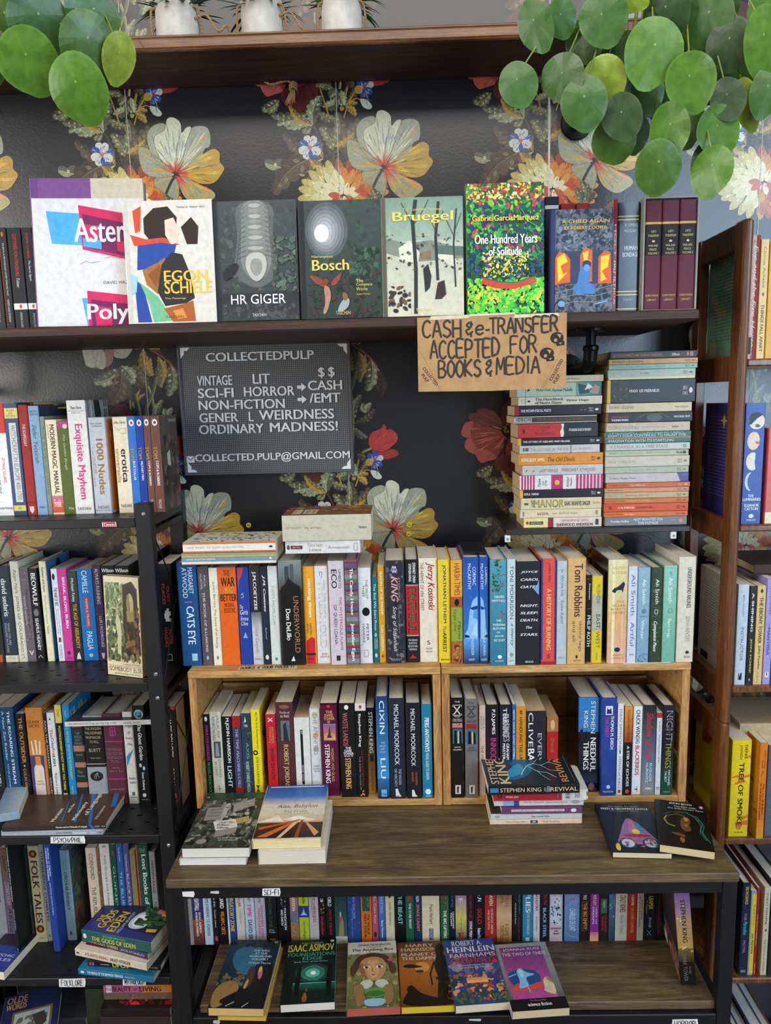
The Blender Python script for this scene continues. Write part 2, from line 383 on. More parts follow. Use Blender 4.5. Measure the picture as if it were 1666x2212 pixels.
petal(Z4(220, 30, 330, -40, 470, 0, 520, 80, 420, 110, 300, 80), '8a3c34', rb, ('6d2c28', 'b5584a'), 10)
# poppy
pb_ = Z2(1930, 900-(900-710))[0]; pc = Z2(900, 710)[0]
pc = (-.193, .237); Zp = conv(900+.193*6243, 710+.237*6243, 6243)
def pz(*L): return Zp(*L)
for a, b, w, p in (((1050, 1420), (510, 1430), 210, GR), ((1050, 1480), (720, 1610), 140, PL), ((1060, 1550), (870, 1580), 100, GR), ((1250, 1350), (1500, 1250), 200, PL), ((1150, 1400), (1450, 1520), 160, GR)):
    (q,), (r,) = pz(*a), pz(*b); leaf(q, r, w/6243, *p)
petal(pz(800, 640, 750, 500, 770, 370, 850, 280, 930, 210, 1000, 165, 1150, 200, 1200, 400, 1050, 640), '4c211d', pc, ('6d2d24', '38181a'), 18)
petal(pz(1030, 660, 1200, 420, 1400, 430, 1520, 600, 1450, 850, 1250, 930, 1080, 800), '6e2c28', pc, ('8d3c34', '4a1e20'), 18)
petal(pz(700, 1110, 665, 1250, 780, 1350, 1000, 1420, 1150, 1350, 1180, 1050, 900, 1060), '56221d', pc, ('742f27', '3c1818'), 16)
petal(pz(890, 800, 1000, 790, 1180, 830, 1200, 960, 1080, 1000, 990, 1050, 830, 1060), '74302a', pc, ('9a463a', '521f1e'), 12)
petal(pz(780, 640, 560, 620, 330, 550, 262, 480, 320, 430, 400, 425, 405, 380, 480, 362, 600, 385, 700, 450, 780, 600), '6f3835', pc, ('8f443c', '54282a'), 16)
petal(pz(820, 800, 690, 1110, 560, 1000, 380, 965, 300, 800, 300, 700, 350, 560, 520, 610, 760, 715), '8a3e37', pc, ('a9564a', '60282b', 'c07a66'), 22)
for q in ((350, 560, 220, 570, 155, 730, 220, 790, 300, 790, 300, 680), (300, 800, 220, 850, 220, 960, 350, 1050, 390, 970), (380, 970, 370, 1060, 450, 1180, 560, 1160, 690, 1115, 570, 1000)): petal(pz(*q), 'b5554a', pc, ('cf7262', '93433c'), 8)
petal(pz(770, 690, 800, 610, 920, 590, 1040, 630, 1060, 740, 1000, 810, 880, 815, 800, 770), '1e1a13', pc)
for i in range(46):
    a = _rw.random()*6.28; r = _rw.random()**.5*.02; x, y = pc[0]+r*math.cos(a), pc[1]+.006+r*.6*math.sin(a); h = .0022
    WPAP.poly([(x-h, y), (x, y+h), (x+h, y), (x, y-h)], _rw.choice(('6d5a26', '4a3e1e', '857032')), i % 3)
WPAP.k += 4
# tulip on its bent stem
tb = Z3(300, 1180)[0]
petal(Z3(285, 1195, 330, 1260, 420, 1290, 500, 1278, 562, 1240, 510, 1190, 400, 1215), '9a322c', tb, ('b84a40', '7a2626'), 10)
petal(Z3(285, 1180, 255, 1100, 285, 1020, 385, 975, 412, 932, 440, 960, 440, 990, 490, 985, 545, 1035, 552, 1100, 480, 1170, 400, 1212), 'b23a36', tb, ('cc5248', '8a2b2c', '9a302c'), 22)
stem(Z3(285, 1172, 190, 1210, 140, 1310, 108, 1430), .0055, '7d7038', 'b59a48')
# dark stems and leaves beside the bloom
stem(Z1(595, 115, 660, 330), .0036, '8a7020', 'c29b35'); stem(Z1(785, 345, 830, 220, 890, 140), .0026, 'b58a3a'); stem(Z1(830, 215, 900, 195, 930, 210), .002, 'b58a3a'); stem(Z1(772, 30, 758, 120), .005, 'a08440', 'c8ab62')
stem(Z1(720, 200, 715, 320), .003, '4a4632'); stem(Z1(530, 400, 600, 560), .0045, '4a3a30'); stem(Z1(640, 560, 690, 760), .005, '3c382a')
for a, b, w, p in (((620, 640), (270, 460), 150, BR), ((600, 660), (105, 680), 190, PL), ((560, 640), (165, 925), 240, BR), ((470, 700), (462, 855), 110, BR), ((520, 400), (225, 375), 120, PL), ((510, 405), (430, 445), 80, GR), ((520, 395), (600, 170), 150, PL), ((510, 390), (330, 235), 80, OC), ((250, 190), (100, 260), 130, GR), ((690, 600), (590, 410), 140, GR), ((690, 600), (735, 300), 140, GR), ((700, 590), (925, 370), 220, BR), ((690, 600), (610, 720), 150, DK), ((700, 560), (800, 720), 190, DK), ((700, 570), (870, 470), 90, OC), ((620, 740), (485, 650), 90, OC), ((615, 740), (515, 770), 80, GR), ((600, 660), (590, 540), 50, OC), ((770, 130), (790, 250), 130, PL), ((740, 120), (670, 185), 100, GR), ((700, 110), (560, 80), 110, GR), ((800, 60), (880, 110), 90, BR), ((800, 260), (890, 330), 80, OC), ((800, 255), (905, 235), 60, OC), ((790, 260), (760, 285), 50, OC)): lf(Z1, a, b, w, p)
# chrysanthemum, ring after ring
cc = Z1(760, 960)[0]
for R, n, r2, pal in ((.086, 26, .034, ('b5a45c', 'c4823a', '8f4a24')), (.072, 24, .034, ('c2b070', 'b05a24', '9a3420')), (.056, 20, .032, ('d0c795', 'b8622a', 'c47a2c')), (.038, 15, .03, ('d8cfa4', 'b5482e', 'c98a3a')), (.02, 10, .024, ('dcd4b0', 'c0503e', 'd8cfa4'))):
    for i in range(n):
        a = 6.2832*i/n+_rw.uniform(-.08, .08); x, y = cc[0]+R*math.cos(a), cc[1]+R*.72*math.sin(a)
        lft = math.cos(a) < -.12; c = pal[0] if lft else _rw.choice(pal[1:]); c2 = ('e0d8b0', '9c8f5a') if lft else ('d08a4a', '8a3420')
        if R < .03: c = _rw.choice(pal)
        d = (math.cos(a), math.sin(a)); u = (-d[1], d[0]); w = r2*.3
        q = lambda f, k: (x+d[0]*r2*f+u[0]*w*k, y+d[1]*r2*f+u[1]*w*k)
        petal([q(-.55, 0), q(-.1, .9), q(.35, .75), q(.62, 0), q(.35, -.75), q(-.1, -.9)], c, q(-.6, 0), c2, 3, .16, '4a3020')
# big bloom
h0 = (0, 0)
petal(Z1(1090, 770, 1000, 765, 925, 780, 930, 840, 1000, 900, 1010, 980, 1080, 1000, 1120, 930, 1130, 830), '8f9078', h0, ('c29a2c', '9c9f8c', 'c9a338'), 40)
petal(Z1(1100, 740, 1000, 770, 900, 760, 830, 710, 805, 600, 815, 520, 900, 545, 970, 610), '95967f', h0, ('c29a2c', 'a6aa9c', 'c29b35', '6f7a76'), 56)
petal(Z1(1090, 720, 960, 640, 900, 540, 888, 430, 940, 360, 1030, 340, 1060, 400, 1040, 600), '9a9b82', h0, ('cca030', 'a8aca0', '6a736e'), 44)
petal(Z1(1115, 715, 1170, 600, 1210, 440, 1290, 375, 1390, 380, 1420, 440, 1412, 530, 1360, 560, 1330, 650, 1250, 710), '989b88', h0, ('b4b49c', 'c9a030', '6f7975', 'cfcfb8'), 60)
petal(Z1(1130, 735, 1260, 690, 1350, 600, 1440, 555, 1492, 590, 1490, 660, 1525, 710, 1490, 770, 1430, 825, 1330, 832, 1230, 790), 'b08c34', h0, ('c9a035', '8d938a', 'b5902c', '6d6a3a', 'd8b040'), 90)
petal(Z1(1120, 760, 1180, 770, 1300, 840, 1400, 880, 1436, 932, 1380, 980, 1300, 1012, 1210, 970, 1150, 890), 'a39a6a', h0, ('d0a02c', '7f857e', 'cf6a52', 'b58b2a'), 60)
petal(Z1(1100, 705, 1000, 640, 950, 520, 955, 440, 1040, 395, 1065, 310, 1120, 298, 1175, 340, 1182, 420, 1225, 380, 1265, 385, 1215, 500, 1165, 640), 'c6c5a6', h0, ('dcd9b8', '949b94', 'c8cab0', '7d8780'), 70)
for i in range(90):
    a = _rw.choice((_rw.uniform(.6, 2.9), _rw.uniform(-1.5, .6))); r = _rw.uniform(.02, .05)*(1 if a > .5 else .95); w = .0016
    dx, dy = math.cos(a), math.sin(a)*.9
    WPAP.poly([(dx*.003-dy*w, dy*.003+dx*w), (dx*r, dy*r), (dx*.003+dy*w, dy*.003-dx*w)], _rw.choice(('b8402f', 'cf5644', 'a8362c', 'd86a52')), i % 4)
WPAP.k += 4
for i in range(26):
    a = _rw.uniform(-1.4, 3.0); r = _rw.uniform(.008, .022); w = .0009; dx, dy = math.cos(a), math.sin(a)
    WPAP.poly([(-dy*w, dx*w), (dx*r, dy*r), (dy*w, -dx*w)], '3a1a16', i % 3)
WPAP.k += 3
stem(Z1(1105, 755, 1060, 820, 1015, 905), .0062, '2e261e', '4a4030')
for a, b, w, p in (((1050, 1080), (1005, 910), 110, GR), ((1060, 1080), (1115, 1000), 90, BR), ((1000, 1090), (960, 960), 90, GR)): lf(Z1, a, b, w, p)
# small blue and white flowers
def blue(cx, cy, R, n, c1, c2, mid):
    for i in range(n):
        a = 6.2832*i/n+.3; d = (math.cos(a), math.sin(a)); u = (-d[1], d[0]); q = lambda f, k: (cx+d[0]*R*f+u[0]*R*k, cy+d[1]*R*f+u[1]*R*k)
        petal([q(.1, 0), q(.5, .34), q(.95, .26), q(1.05, 0), q(.95, -.26), q(.5, -.34)], c1 if i % 3 else c2, (cx, cy), (c2, 'd4d3c0') if i % 3 else (c1, '7d8fb8'), 6, .12)
    WPAP.poly([(cx+R*.2*math.cos(k), cy+R*.2*math.sin(k)) for k in range(6)], mid); WPAP.up()
(b1,), (b2,) = Z1(492, 570), Z1(965, 110)
blue(*b1, .026, 8, 'c4c6b8', '2f4a94', 'c8605a'); blue(*b2, .021, 6, '2c4a9c', 'b9bfae', 'b03038')
petal(Z1(880, 130, 905, 95, 945, 120, 940, 155, 900, 160), 'b58c2e', b2, ('d2aa4a',), 5); petal(Z1(925, 205, 980, 210, 1025, 260, 1000, 285, 950, 265), 'b7bda6', b2, ('2f4a94', 'c29b35', 'd4d3c0'), 8)

# painter's order: each printed shape lies just above the shapes it overlaps
_bb = np.zeros((len(WPAP.p), 4)); _ly = np.zeros(len(WPAP.p), int); _or = sorted(range(len(WPAP.p)), key=lambda i: WPAP.p[i][2])
for n_, i in enumerate(_or):
    xs, zs_ = [q[0] for q in WPAP.p[i][0]], [q[1] for q in WPAP.p[i][0]]; b_ = (min(xs), min(zs_), max(xs), max(zs_)); _bb[n_] = b_
    hit = (_bb[:n_, 0] < b_[2]) & (_bb[:n_, 2] > b_[0]) & (_bb[:n_, 1] < b_[3]) & (_bb[:n_, 3] > b_[1])
    _ly[n_] = 1+(_ly[:n_][hit].max() if hit.any() else 0)
WPAP.p = [(WPAP.p[i][0], WPAP.p[i][1], int(_ly[n_])) for n_, i in enumerate(_or)]; WPAP.k = int(_ly.max())+1; print('layers', WPAP.k, len(WPAP.p))
X0, X1, ZB, ZT = -1.75, 1.45, -.13, 2.75
WP.face([(X0, WALL_Y, ZB), (X1, WALL_Y, ZB), (X1, WALL_Y, ZT), (X0, WALL_Y, ZT)], '1b1b20', 0)
WP.face([(X0, WALL_Y+.05, ZB), (X1, WALL_Y+.05, ZB), (X1, WALL_Y+.05, ZT), (X0, WALL_Y+.05, ZT)], '999', 0)
for hx in (-1.478, -.993, -.508, -.023, .462, .947):
    for hz in (2.187, 1.335, .483):
        for P, c, k in WPAP.p:
            y = WALL_Y-.0002-k*2e-6
            Q = [(hx+px, y, hz+pz_) for px, pz_ in P]
            if max(q[2] for q in Q) < .6 or max(q[0] for q in Q) < -1.25 or min(q[0] for q in Q) > 1.2: continue
            if min(q[2] for q in Q) < ZB or max(q[2] for q in Q) > ZT: continue
            WP.face(Q, c, 0)
ks = WALL_Y-.0002-WPAP.k*2e-6-.0002
for sx, sw in ((-1.098, .0012), (-.613, .0016), (-.128, .0016), (.357, .0022), (.842, .0014)):
    WP.face([(sx-sw/2, ks, ZB), (sx+sw/2, ks, ZB), (sx+sw/2, ks, ZT), (sx-sw/2, ks, ZT)], 'b8b4aa', 0)
WP.face([(.357, ks-.0003, 1.99), (.3595, ks-.0003, 2.1), (.3605, ks-.0003, 2.3), (.3545, ks-.0003, 2.37), (.3555, ks-.0003, 2.2)], 'c9c6c0', 0)
m, nt, b = newmat('floral_wallpaper')
at = nd(nt, 'ShaderNodeAttribute', attribute_name='Col'); n1 = noise(nt, 230, 3); n2 = noise(nt, 5, 6); n3 = noise(nt, 420, 2)
r1 = ramp(nt, n1.outputs[0], [(.35, 'd8d8d8'), (.62, 'fff')]); sp = ramp(nt, n3.outputs[0], [(.72, '000'), (.76, 'fff')]); pt = ramp(nt, n2.outputs[0], [(.5, '000'), (.66, '999')])
spk = mul(nt, sp.outputs[0], pt.outputs[0], 1.0)
nt.links.new(mul(nt, mul(nt, at.outputs[0], r1.outputs[0], .7), '7a7a7e', nt.nodes.new('ShaderNodeRGBToBW').outputs[0] if False else spk, 'MIX'), b.inputs['Base Color'])
b.inputs['Roughness'].default_value = .27; b.inputs['Specular IOR Level'].default_value = .72
nb = noise(nt, 160, 4); bump(nt, b, nb.outputs[0], .2, .0012)
struct(WP.build('wall_back', m))
fl = MB(); fl.box(X0, X1, -3.4, WALL_Y, -.18, -.13, '654'); struct(fl.build('floor', C_FLOOR))

# ------------------------------------------------------------------ long boards on the wall
def grain_board(x0, x1, y0, y1, z0, z1, name, mats, parent=None, b=.003):
    mb = MB(); mb.rbox(x0, x1, y0, y1, z0, z1, b); return mb.build(name, mats, parent)
Z_MID = 1.8115
ms = thing('wall_shelf', 'long dark stained wooden board holding face-out art books', 'shelf', T((0, 1.6, 1.79)))
grain_board(-1.25, .575, -.14, WALL_Y-1.602, .0015, .0215, 'board', W_SHELF, ms)
ts = thing('wall_shelf', 'highest dark wooden shelf with moulded front edge carrying white pots', 'shelf', T((0, 1.7, 2.372)))
grain_board(-1.25, .62, -.062, WALL_Y-1.702, 0, .016, 'board', W_SHELF, ts)
mb = MB(); mb.rbox(-1.25, .62, -.078, -.062, -.003, .02, .004); mb.rbox(-1.25, .62, -.074, -.058, .02, .026, .002); mb.build('edge_moulding', wood('moulding_wood', [(.3, '4a2a18'), (.5, '74482a'), (.7, '9a6a40')], (1, 14, 22), 5, .35, .3, .3), ts)
Z_TOP = 2.389
fs = thing('floating_shelf', 'short black-brown floating shelf under the two paperback stacks', 'shelf', T((.4275, 1.71, 1.3555)))
grain_board(-.1995, .1995, -.11, WALL_Y-1.712, 0, .0125, 'board', K_SHELF, fs, .0015)
Z_FLOAT = 1.3682
for hx in (-.196, .165):
    mb = MB(); mb.rbox(hx-.006, hx+.006, -.108, -.100, -.016, -.0002, .001, 'd0d4d4'); mb.lathe([(.003, -.002), (.003, 0)], (hx, -.107, -.009), 'y', 12, '8a9094'); mb.build('clear_clip', M_PLASTIC, fs)
def pipe_bracket(x, zt, y, zwall, label):
    o = thing('pipe_bracket', label, 'bracket', T((x, WALL_Y, zwall)))
    mb = MB(); mb.lathe([(.001, -.0015), (.035, -.0015), (.036, -.006), (.034, -.009), (.017, -.011), (.016, -.024), (.001, -.024)], (0, -.002, 0), 'y'); fo = mb.build('flange', K_PIPE, o, False)
    mb = MB()
    for k in range(4): a = .785+1.571*k; mb.lathe([(.001, -.013), (.004, -.013), (.005, -.0095), (.005, -.009)], (.026*math.cos(a), 0, .026*math.sin(a)), 'y', 10)
    mb.build('screw', K_PIPE, fo)
    mb = MB(); yy = y-WALL_Y; h = zt-zwall
    P = [(0, -.02, 0), (0, yy+.03, 0), (0, yy+.012, .004), (0, yy+.003, .013), (0, yy, .03), (0, yy, h-.004)]
    mb.tube(P, .0105, n=16); mb.tube([(0, yy+.034, 0), (0, yy+.014, .004), (0, yy+.003, .015), (0, yy, .034)], .0145, n=16); mb.lathe([(.0145, .0), (.0165, .003), (.0165, .009), (.0145, .012)], (0, yy, .03), 'z', 20); mb.build('pipe', K_PIPE, o, False)
    mb = MB(); mb.lathe([(.001, -.006), (.014, -.007), (.03, -.006), (.031, -.001), (.001, -.001)], (0, yy, h), 'z'); mb.build('plate', K_PIPE, o)
    return o
pipe_bracket(.405, 1.7915, 1.60, 1.715, 'black iron pipe elbow holding up the book board beside cardboard sign')
pipe_bracket(.418, 2.3715, 1.72, 2.265, 'black iron pipe bracket half hidden behind hanging green leaves')
pipe_bracket(-1.02, 1.7915, 1.60, 1.70, 'black iron pipe elbow at the far end of book board')

# ------------------------------------------------------------------ black metal rack
RX1, RF, RB = -.531, 1.54, 1.80; RXL = -1.16
DECKS = (1.421, 1.055, .692, .330)
rk = thing('metal_shelving_rack', 'black perforated metal rack full of books with crossed wire bracing', 'shelving rack', T(((RX1+RXL)/2, 1.67, 0)))
def loc(o, x, y, z): return (x-o.location.x, y-o.location.y, z-o.location.z)
def bx(mb, o, x0, x1, y0, y1, z0, z1, b=.0015):
    a, c = loc(o, x0, y0, z0), loc(o, x1, y1, z1); mb.rbox(a[0], c[0], a[1], c[1], a[2], c[2], b)
for px_ in (RX1-.034, RXL):
    for py_ in (RF, RB-.03):
        mb = MB(); bx(mb, rk, px_, px_+.034, py_, py_+.03, -.129, 1.452, .002); p = mb.build('post', K_METAL, rk)
        if py_ == RF:
            for dz in (1.43, 1.075, 1.02, .668, .312):
                q = MB(); q.lathe([(.0005, -.0028), (.003, -.0026), (.0045, -.001), (.0045, 0)], loc(rk, px_+.02, RF-.0002, dz), 'y', 14); q.build('bolt', S_SCREW, p)
for k, z in enumerate(DECKS+(.05,)):
    mb = MB(); x0, x1, y0, y1 = RXL+.035, RX1-.035, RF+.002, RB-.004
    # front and rear lips, then a plate with real slots
    bx(mb, rk, x0, x1, RF+.002, RF+.014, z-.02, z); bx(mb, rk, x0, x1, RB-.016, RB-.004, z-.02, z); bx(mb, rk, RX1-.034, RX1-.001, RF+.031, RB-.031, z-.02, z)
    ys = np.linspace(RF+.014, RB-.016, 9); nx = int((x1-x0)/.028); xs = np.linspace(x0, x1, nx+1)
    for j in range(8):
        for i in range(nx):
            a, c, e, g = xs[i], xs[i+1], ys[j], ys[j+1]; mx, my = (a+c)/2, (e+g)/2
            if (i+j) % 2 or k == 4:
                mb.face([loc(rk, a, e, z), loc(rk, c, e, z), loc(rk, c, g, z), loc(rk, a, g, z)]); continue
            inner = [(mx+.0062*sx*fx, my+.0038*sy*fy) for sx, sy, fx, fy in ((-1, -1, .6, 1), (1, -1, .6, 1), (1, -1, 1, .35), (1, 1, 1, .35), (1, 1, .6, 1), (-1, 1, .6, 1), (-1, 1, 1, .35), (-1, -1, 1, .35))]
            outer = [(a, e), (c, e), (c, e), (c, g), (c, g), (a, g), (a, g), (a, e)]
            for q in range(8):
                r = (q+1) % 8; pts = [outer[q], outer[r], inner[r], inner[q]]
                if outer[q] == outer[r]: pts = [outer[q], inner[r], inner[q]]
                mb.face([loc(rk, x, y, z) for x, y in pts])
                mb.face([loc(rk, *inner[q], z), loc(rk, *inner[r], z), loc(rk, *inner[r], z-.0015), loc(rk, *inner[q], z-.0015)])
    dk = mb.build('deck', K_METAL, rk)
    mb = MB(); bx(mb, rk, RX1-.02, RX1-.001, RF+.031, RB-.031, z-.042 if k == 0 else z-.05, z-.028 if k == 0 else z-.036); mb.build('side_rail', K_METAL, rk)
for za, zb in ((1.37, 1.06), (1.0, .70), (.64, .34)):
    for s in (0, 1):
        mb = MB(); mb.tube([loc(rk, RX1+.002+.004*s, RF+.006, za if s else zb), loc(rk, RX1+.002+.004*s, RB-.006, zb if s else za)], .0017, n=6); mb.build('brace_wire', K_METAL, rk)
bd = MB(); c = loc(rk, -.62, RF+.0005, 1.409)
bd.rbox(c[0]-.0155, c[0]+.0155, c[1]-.0005, c[1]+.0015, c[2]-.0055, c[2]+.0055, .0004, 'b3262c')
art(bd, 'wf4e8e8,5,4 8 96 8 96 92 4 92 4 8|tfff,24,76,12,88:Cleanic', lambda u, v, e: (c[0]-.0155+.031*u, c[1]-.0005-e, c[2]+.0055-.011*v)); bd.build('badge', M_PLASTIC, rk)
# hand lettered strokes
STR = {'A': '0 0 50 100 100 0|22 36 80 36', 'B': '0 0 0 100 70 95 82 76 60 56 2 52|60 54 96 32 72 4 0 0', 'C': '92 86 60 100 20 86 2 50 16 12 56 0 94 14', 'D': '0 0 0 100 60 92 96 56 70 12 0 0', 'E': '90 100 0 100 0 0 90 0|0 52 74 52', 'F': '92 100 0 98 0 0|0 54 72 56', 'G': '92 84 56 100 12 82 2 40 30 2 80 8 92 42 56 42', 'H': '0 0 0 100|92 100 92 0|0 52 92 52', 'I': '50 0 50 100', 'K': '0 0 0 100|90 100 4 48 94 0', 'L': '4 100 4 0 90 0', 'M': '0 0 10 100 50 30 90 100 100 0', 'N': '0 0 2 100 92 2 94 100', 'O': '50 100 10 78 4 30 46 0 90 24 94 72 50 100', 'P': '0 0 0 100 76 94 88 70 66 50 0 46', 'R': '0 0 0 100 74 94 84 72 60 54 0 50|40 50 96 0', 'S': '90 86 56 100 14 84 22 60 80 42 92 18 50 0 4 14', 'T': '0 98 100 100|50 100 48 0', 'Y': '0 100 50 50|100 100 40 0', 'X': '0 0 100 100|0 100 100 0', 'e': '4 52 92 58 80 94 40 98 6 62 14 16 52 0 92 18', '&': '96 84 50 100 16 78 60 56 10 34 40 4 96 26|76 108 76 62|76 18 76 -14', '-': '0 50 100 54', '/': '0 0 100 100', '4': '70 0 70 100 0 36 100 36', 'U': '0 100 6 20 50 0 92 20 96 100', '!': '50 100 50 34|50 10 50 0'}
def handwrite(mb, s, fn, u0, u1, v0, v1, c, wd, mi=0, sp=.28, e=.0002):
    n = sum(.5 if ch == ' ' else .4 if ch in 'I!' else 1 for ch in s)+sp*(len(s)-1); k = (u1-u0)/n; x = u0; r = random.Random(len(s)*7+3)
    for ch in s:
        w = (.5 if ch == ' ' else .4 if ch in 'I!' else 1)*k; dv = r.uniform(-.03, .03)*(v1-v0)
        for st in STR.get(ch, '').split('|'):
            L = [float(t)/100 for t in st.split()] if st else []
            P = [(x+w*a, v1-(v1-v0)*b+dv) for a, b in zip(L[::2], L[1::2])]
            if len(P) > 2: P = [tuple(q) for q in openspline(P)]
            for i, ((a, b), (c2, d)) in enumerate(zip(P, P[1:])):
                e += .00001; A, B = np.array(fn(a, b, e)), np.array(fn(c2, d, e)); t = B-A; l = np.linalg.norm(t)
                if l < 1e-7: continue
                N = np.array(fn(0, 0, e))-np.array(fn(0, 0, 0)); N = N/np.linalg.norm(N); q = np.cross(t/l, N)*wd/2; ex = t/l*wd*.25
                mb.face([A-ex+q, B+ex+q, B+ex-q, A-ex-q], c, mi)
        x += w+sp*k
def openspline(P, n=3):
    out = []
    for i in range(len(P)-1):
        a, b, c, d = [np.array(P[min(max(i+j, 0), len(P)-1)]) for j in (-1, 0, 1, 2)]
        for k in range(n):
            t = k/n; out.append(b+(c-b)*t+.35*((c-a)*(t-2*t*t+t**3)+(d-b)*(t**3-t*t)-(c-b)*(2*t**3-3*t*t+t)))
    return out+[np.array(P[-1])]
def tape(parent, text, x0, x1, z0, z1, y, c='d9d9d6', tc='1a1a1c', wd=.0012):
    mb = MB(); r = random.Random(len(text)); o = parent
    P = [loc(o, x0, y, z0+r.uniform(0, .002)), loc(o, x1-r.uniform(0, .003), y, z0), loc(o, x1, y, (z0+z1)/2), loc(o, x1-r.uniform(0, .003), y, z1), loc(o, x0+.001, y, z1-r.uniform(0, .002))]
    B = [(p[0], p[1]+.0004, p[2]) for p in P]; mb.loft([B, P], c)
    f = lambda u, v, e: loc(o, x0+(x1-x0)*u, y-e, z1-(z1-z0)*v)
    if text: handwrite(mb, text, f, .1, .9, .18, .82, tc, wd)
    t = mb.build('tape_label', M_PAPER, o); return t
def pxtape(parent, text, x0, x1, ya, yb, y, **k):
    a, b = PY(x0, ya, y), PY(x1, yb, y); return tape(parent, text, a[0], b[0], b[2], a[2], y, **k)
pxtape(rk, 'PSYCH/PHIL', 108, 185, 1807, 1822, RF-.0005+.002-.0008)
pxtape(rk, 'FOLKLORE', 126, 186, 2114, 2132, RF+.0007)
pxtape(rk, 'MYTHOLOGY', 264, 316, 2114, 2129, RF+.0007)

# ------------------------------------------------------------------ console table
Z_DESK, Z_LOW = .750, .463
dt = thing('console_table', 'weathered brown wooden table on black steel frame carrying the crates', 'table', T((.078, 1.55, 0)))
mb = MB(); bx(mb, dt, -.472, .628, 1.30, 1.80, .731, .750, .002); mb.build('table_top', W_DESK, dt)
mb = MB(); bx(mb, dt, -.428, .600, 1.315, 1.78, .444, .463, .002); mb.build('lower_shelf', W_DESK, dt)
for lx in (-.468, .599):
    for ly in (1.303, 1.768):
        mb = MB(); bx(mb, dt, lx, lx+.027, ly, ly+.027, -.129, .7305); mb.build('leg', K_FRAME, dt)
for z0, z1 in ((.706, .7305), (.418, .4435)):
    mb = MB(); bx(mb, dt, -.4405, .5985, 1.304, 1.329, z0, z1); mb.build('front_rail', K_FRAME, dt)
    mb = MB(); bx(mb, dt, -.4405, .5985, 1.769, 1.794, z0, z1); mb.build('rear_rail', K_FRAME, dt)
    for lx in (-.467, .600):
        mb = MB(); bx(mb, dt, lx, lx+.025, 1.331, 1.767, z0, z1); mb.build('side_rail', K_FRAME, dt)
pxtape(dt, '', 391, 421, 1926, 1938, 1.3035); pxtape(dt, 'SCI-FI', 566, 607, 1919, 1936, 1.3035)
pxtape(dt, 'HORROR', 1452, 1508, 2202, 2222, 1.3035)
for a, b, c, d in ((454, 474, 1925, 1931), (1013, 1040, 2201, 2206), (460, 476, 2204, 2212)): pxtape(dt, '', a, b, c, d, 1.3035, c='b8b8b4')

# ------------------------------------------------------------------ two fruit crates on the table
CF, CB, CT = 1.55, 1.795, 1.076
def crate(x0, x1, label, side):
    o = thing('wooden_crate', label, 'crate', T(((x0+x1)/2, (CF+CB)/2, Z_DESK+.0003)))
    z0 = Z_DESK+.0003
    def b(nm, *a, m=W_CRATE): q = MB(); bx(q, o, *a); return q.build(nm, m, o)
    b('top_board', x0, x1, CF-.002, CB, CT-.016, CT); b('bottom_board', x0+.0142, x1-.0142, CF+.002, CB-.0082, z0, z0+.015)
    for za, zb in ((z0, z0+.098), (z0+.102, z0+.204), (z0+.208, CT-.0165)): b('back_board', x0+.0142, x1-.0142, CB-.008, CB, za, zb)
    for s in (0, 1):
        xa, xb = (x0, x0+.014) if s == 0 else (x1-.014, x1)
        for za, zb in ((z0, z0+.098), (z0+.106, z0+.2), (z0+.208, CT-.0165)): b('end_board', xa, xb, CF+.006, CB, za, zb, m=W_CRATE)
        b('front_batten', x0 if s == 0 else x1-.0175, x0+.0175 if s == 0 else x1, CF, CF+.0057, z0, CT-.0163, m=W_CRATEV)
    return o
c1 = crate(-.478, .0775, 'pine crate on its side beside the black metal rack', 0)
c2 = crate(.0795, .620, 'pine crate on its side beside the brown bookcase', 1)
mb = MB(); a0 = PY(512, 1441, CF)[0]; a1 = PY(640, 1441, CF)[0]
zz = CT+.0004; f = lambda u, v, e: loc(c1, a0+(a1-a0)*u, CF+.0035+.022*(1-v), zz+e)
mb.face([f(0, 0, 0), f(1, 0, 0), f(1, 1, 0), f(0, 1, 0)], 'd0b58c'); mb.face([f(0, 0, -.0003), f(1, 0, -.0003), f(1, 1, -.0003), f(0, 1, -.0003)], 'd0b58c')
handwrite(mb, 'BOOKS 4 YOUR POCKET!', f, .04, .95, .2, .85, '2a201a', .0016); mb.build('tape_label', M_PAPER, c1)
mb = MB(); rr = random.Random(3)
f = lambda u, v, e: loc(c2, .30+.11*u, CF+.004+.02*(1-v), CT+.0003+e)
for k in range(5):
    L = [(k*.2+rr.uniform(0, .1), rr.random()) for _ in range(4)]
    for (a, b), (c_, d) in zip(L, L[1:]): mb.face([f(a, b, 0), f(c_, d, 0), f(c_+.015, d+.06, 0), f(a+.015, b+.06, 0)], '3a2a1c')
mb.build('pen_scribble', M_PAPER, c2)

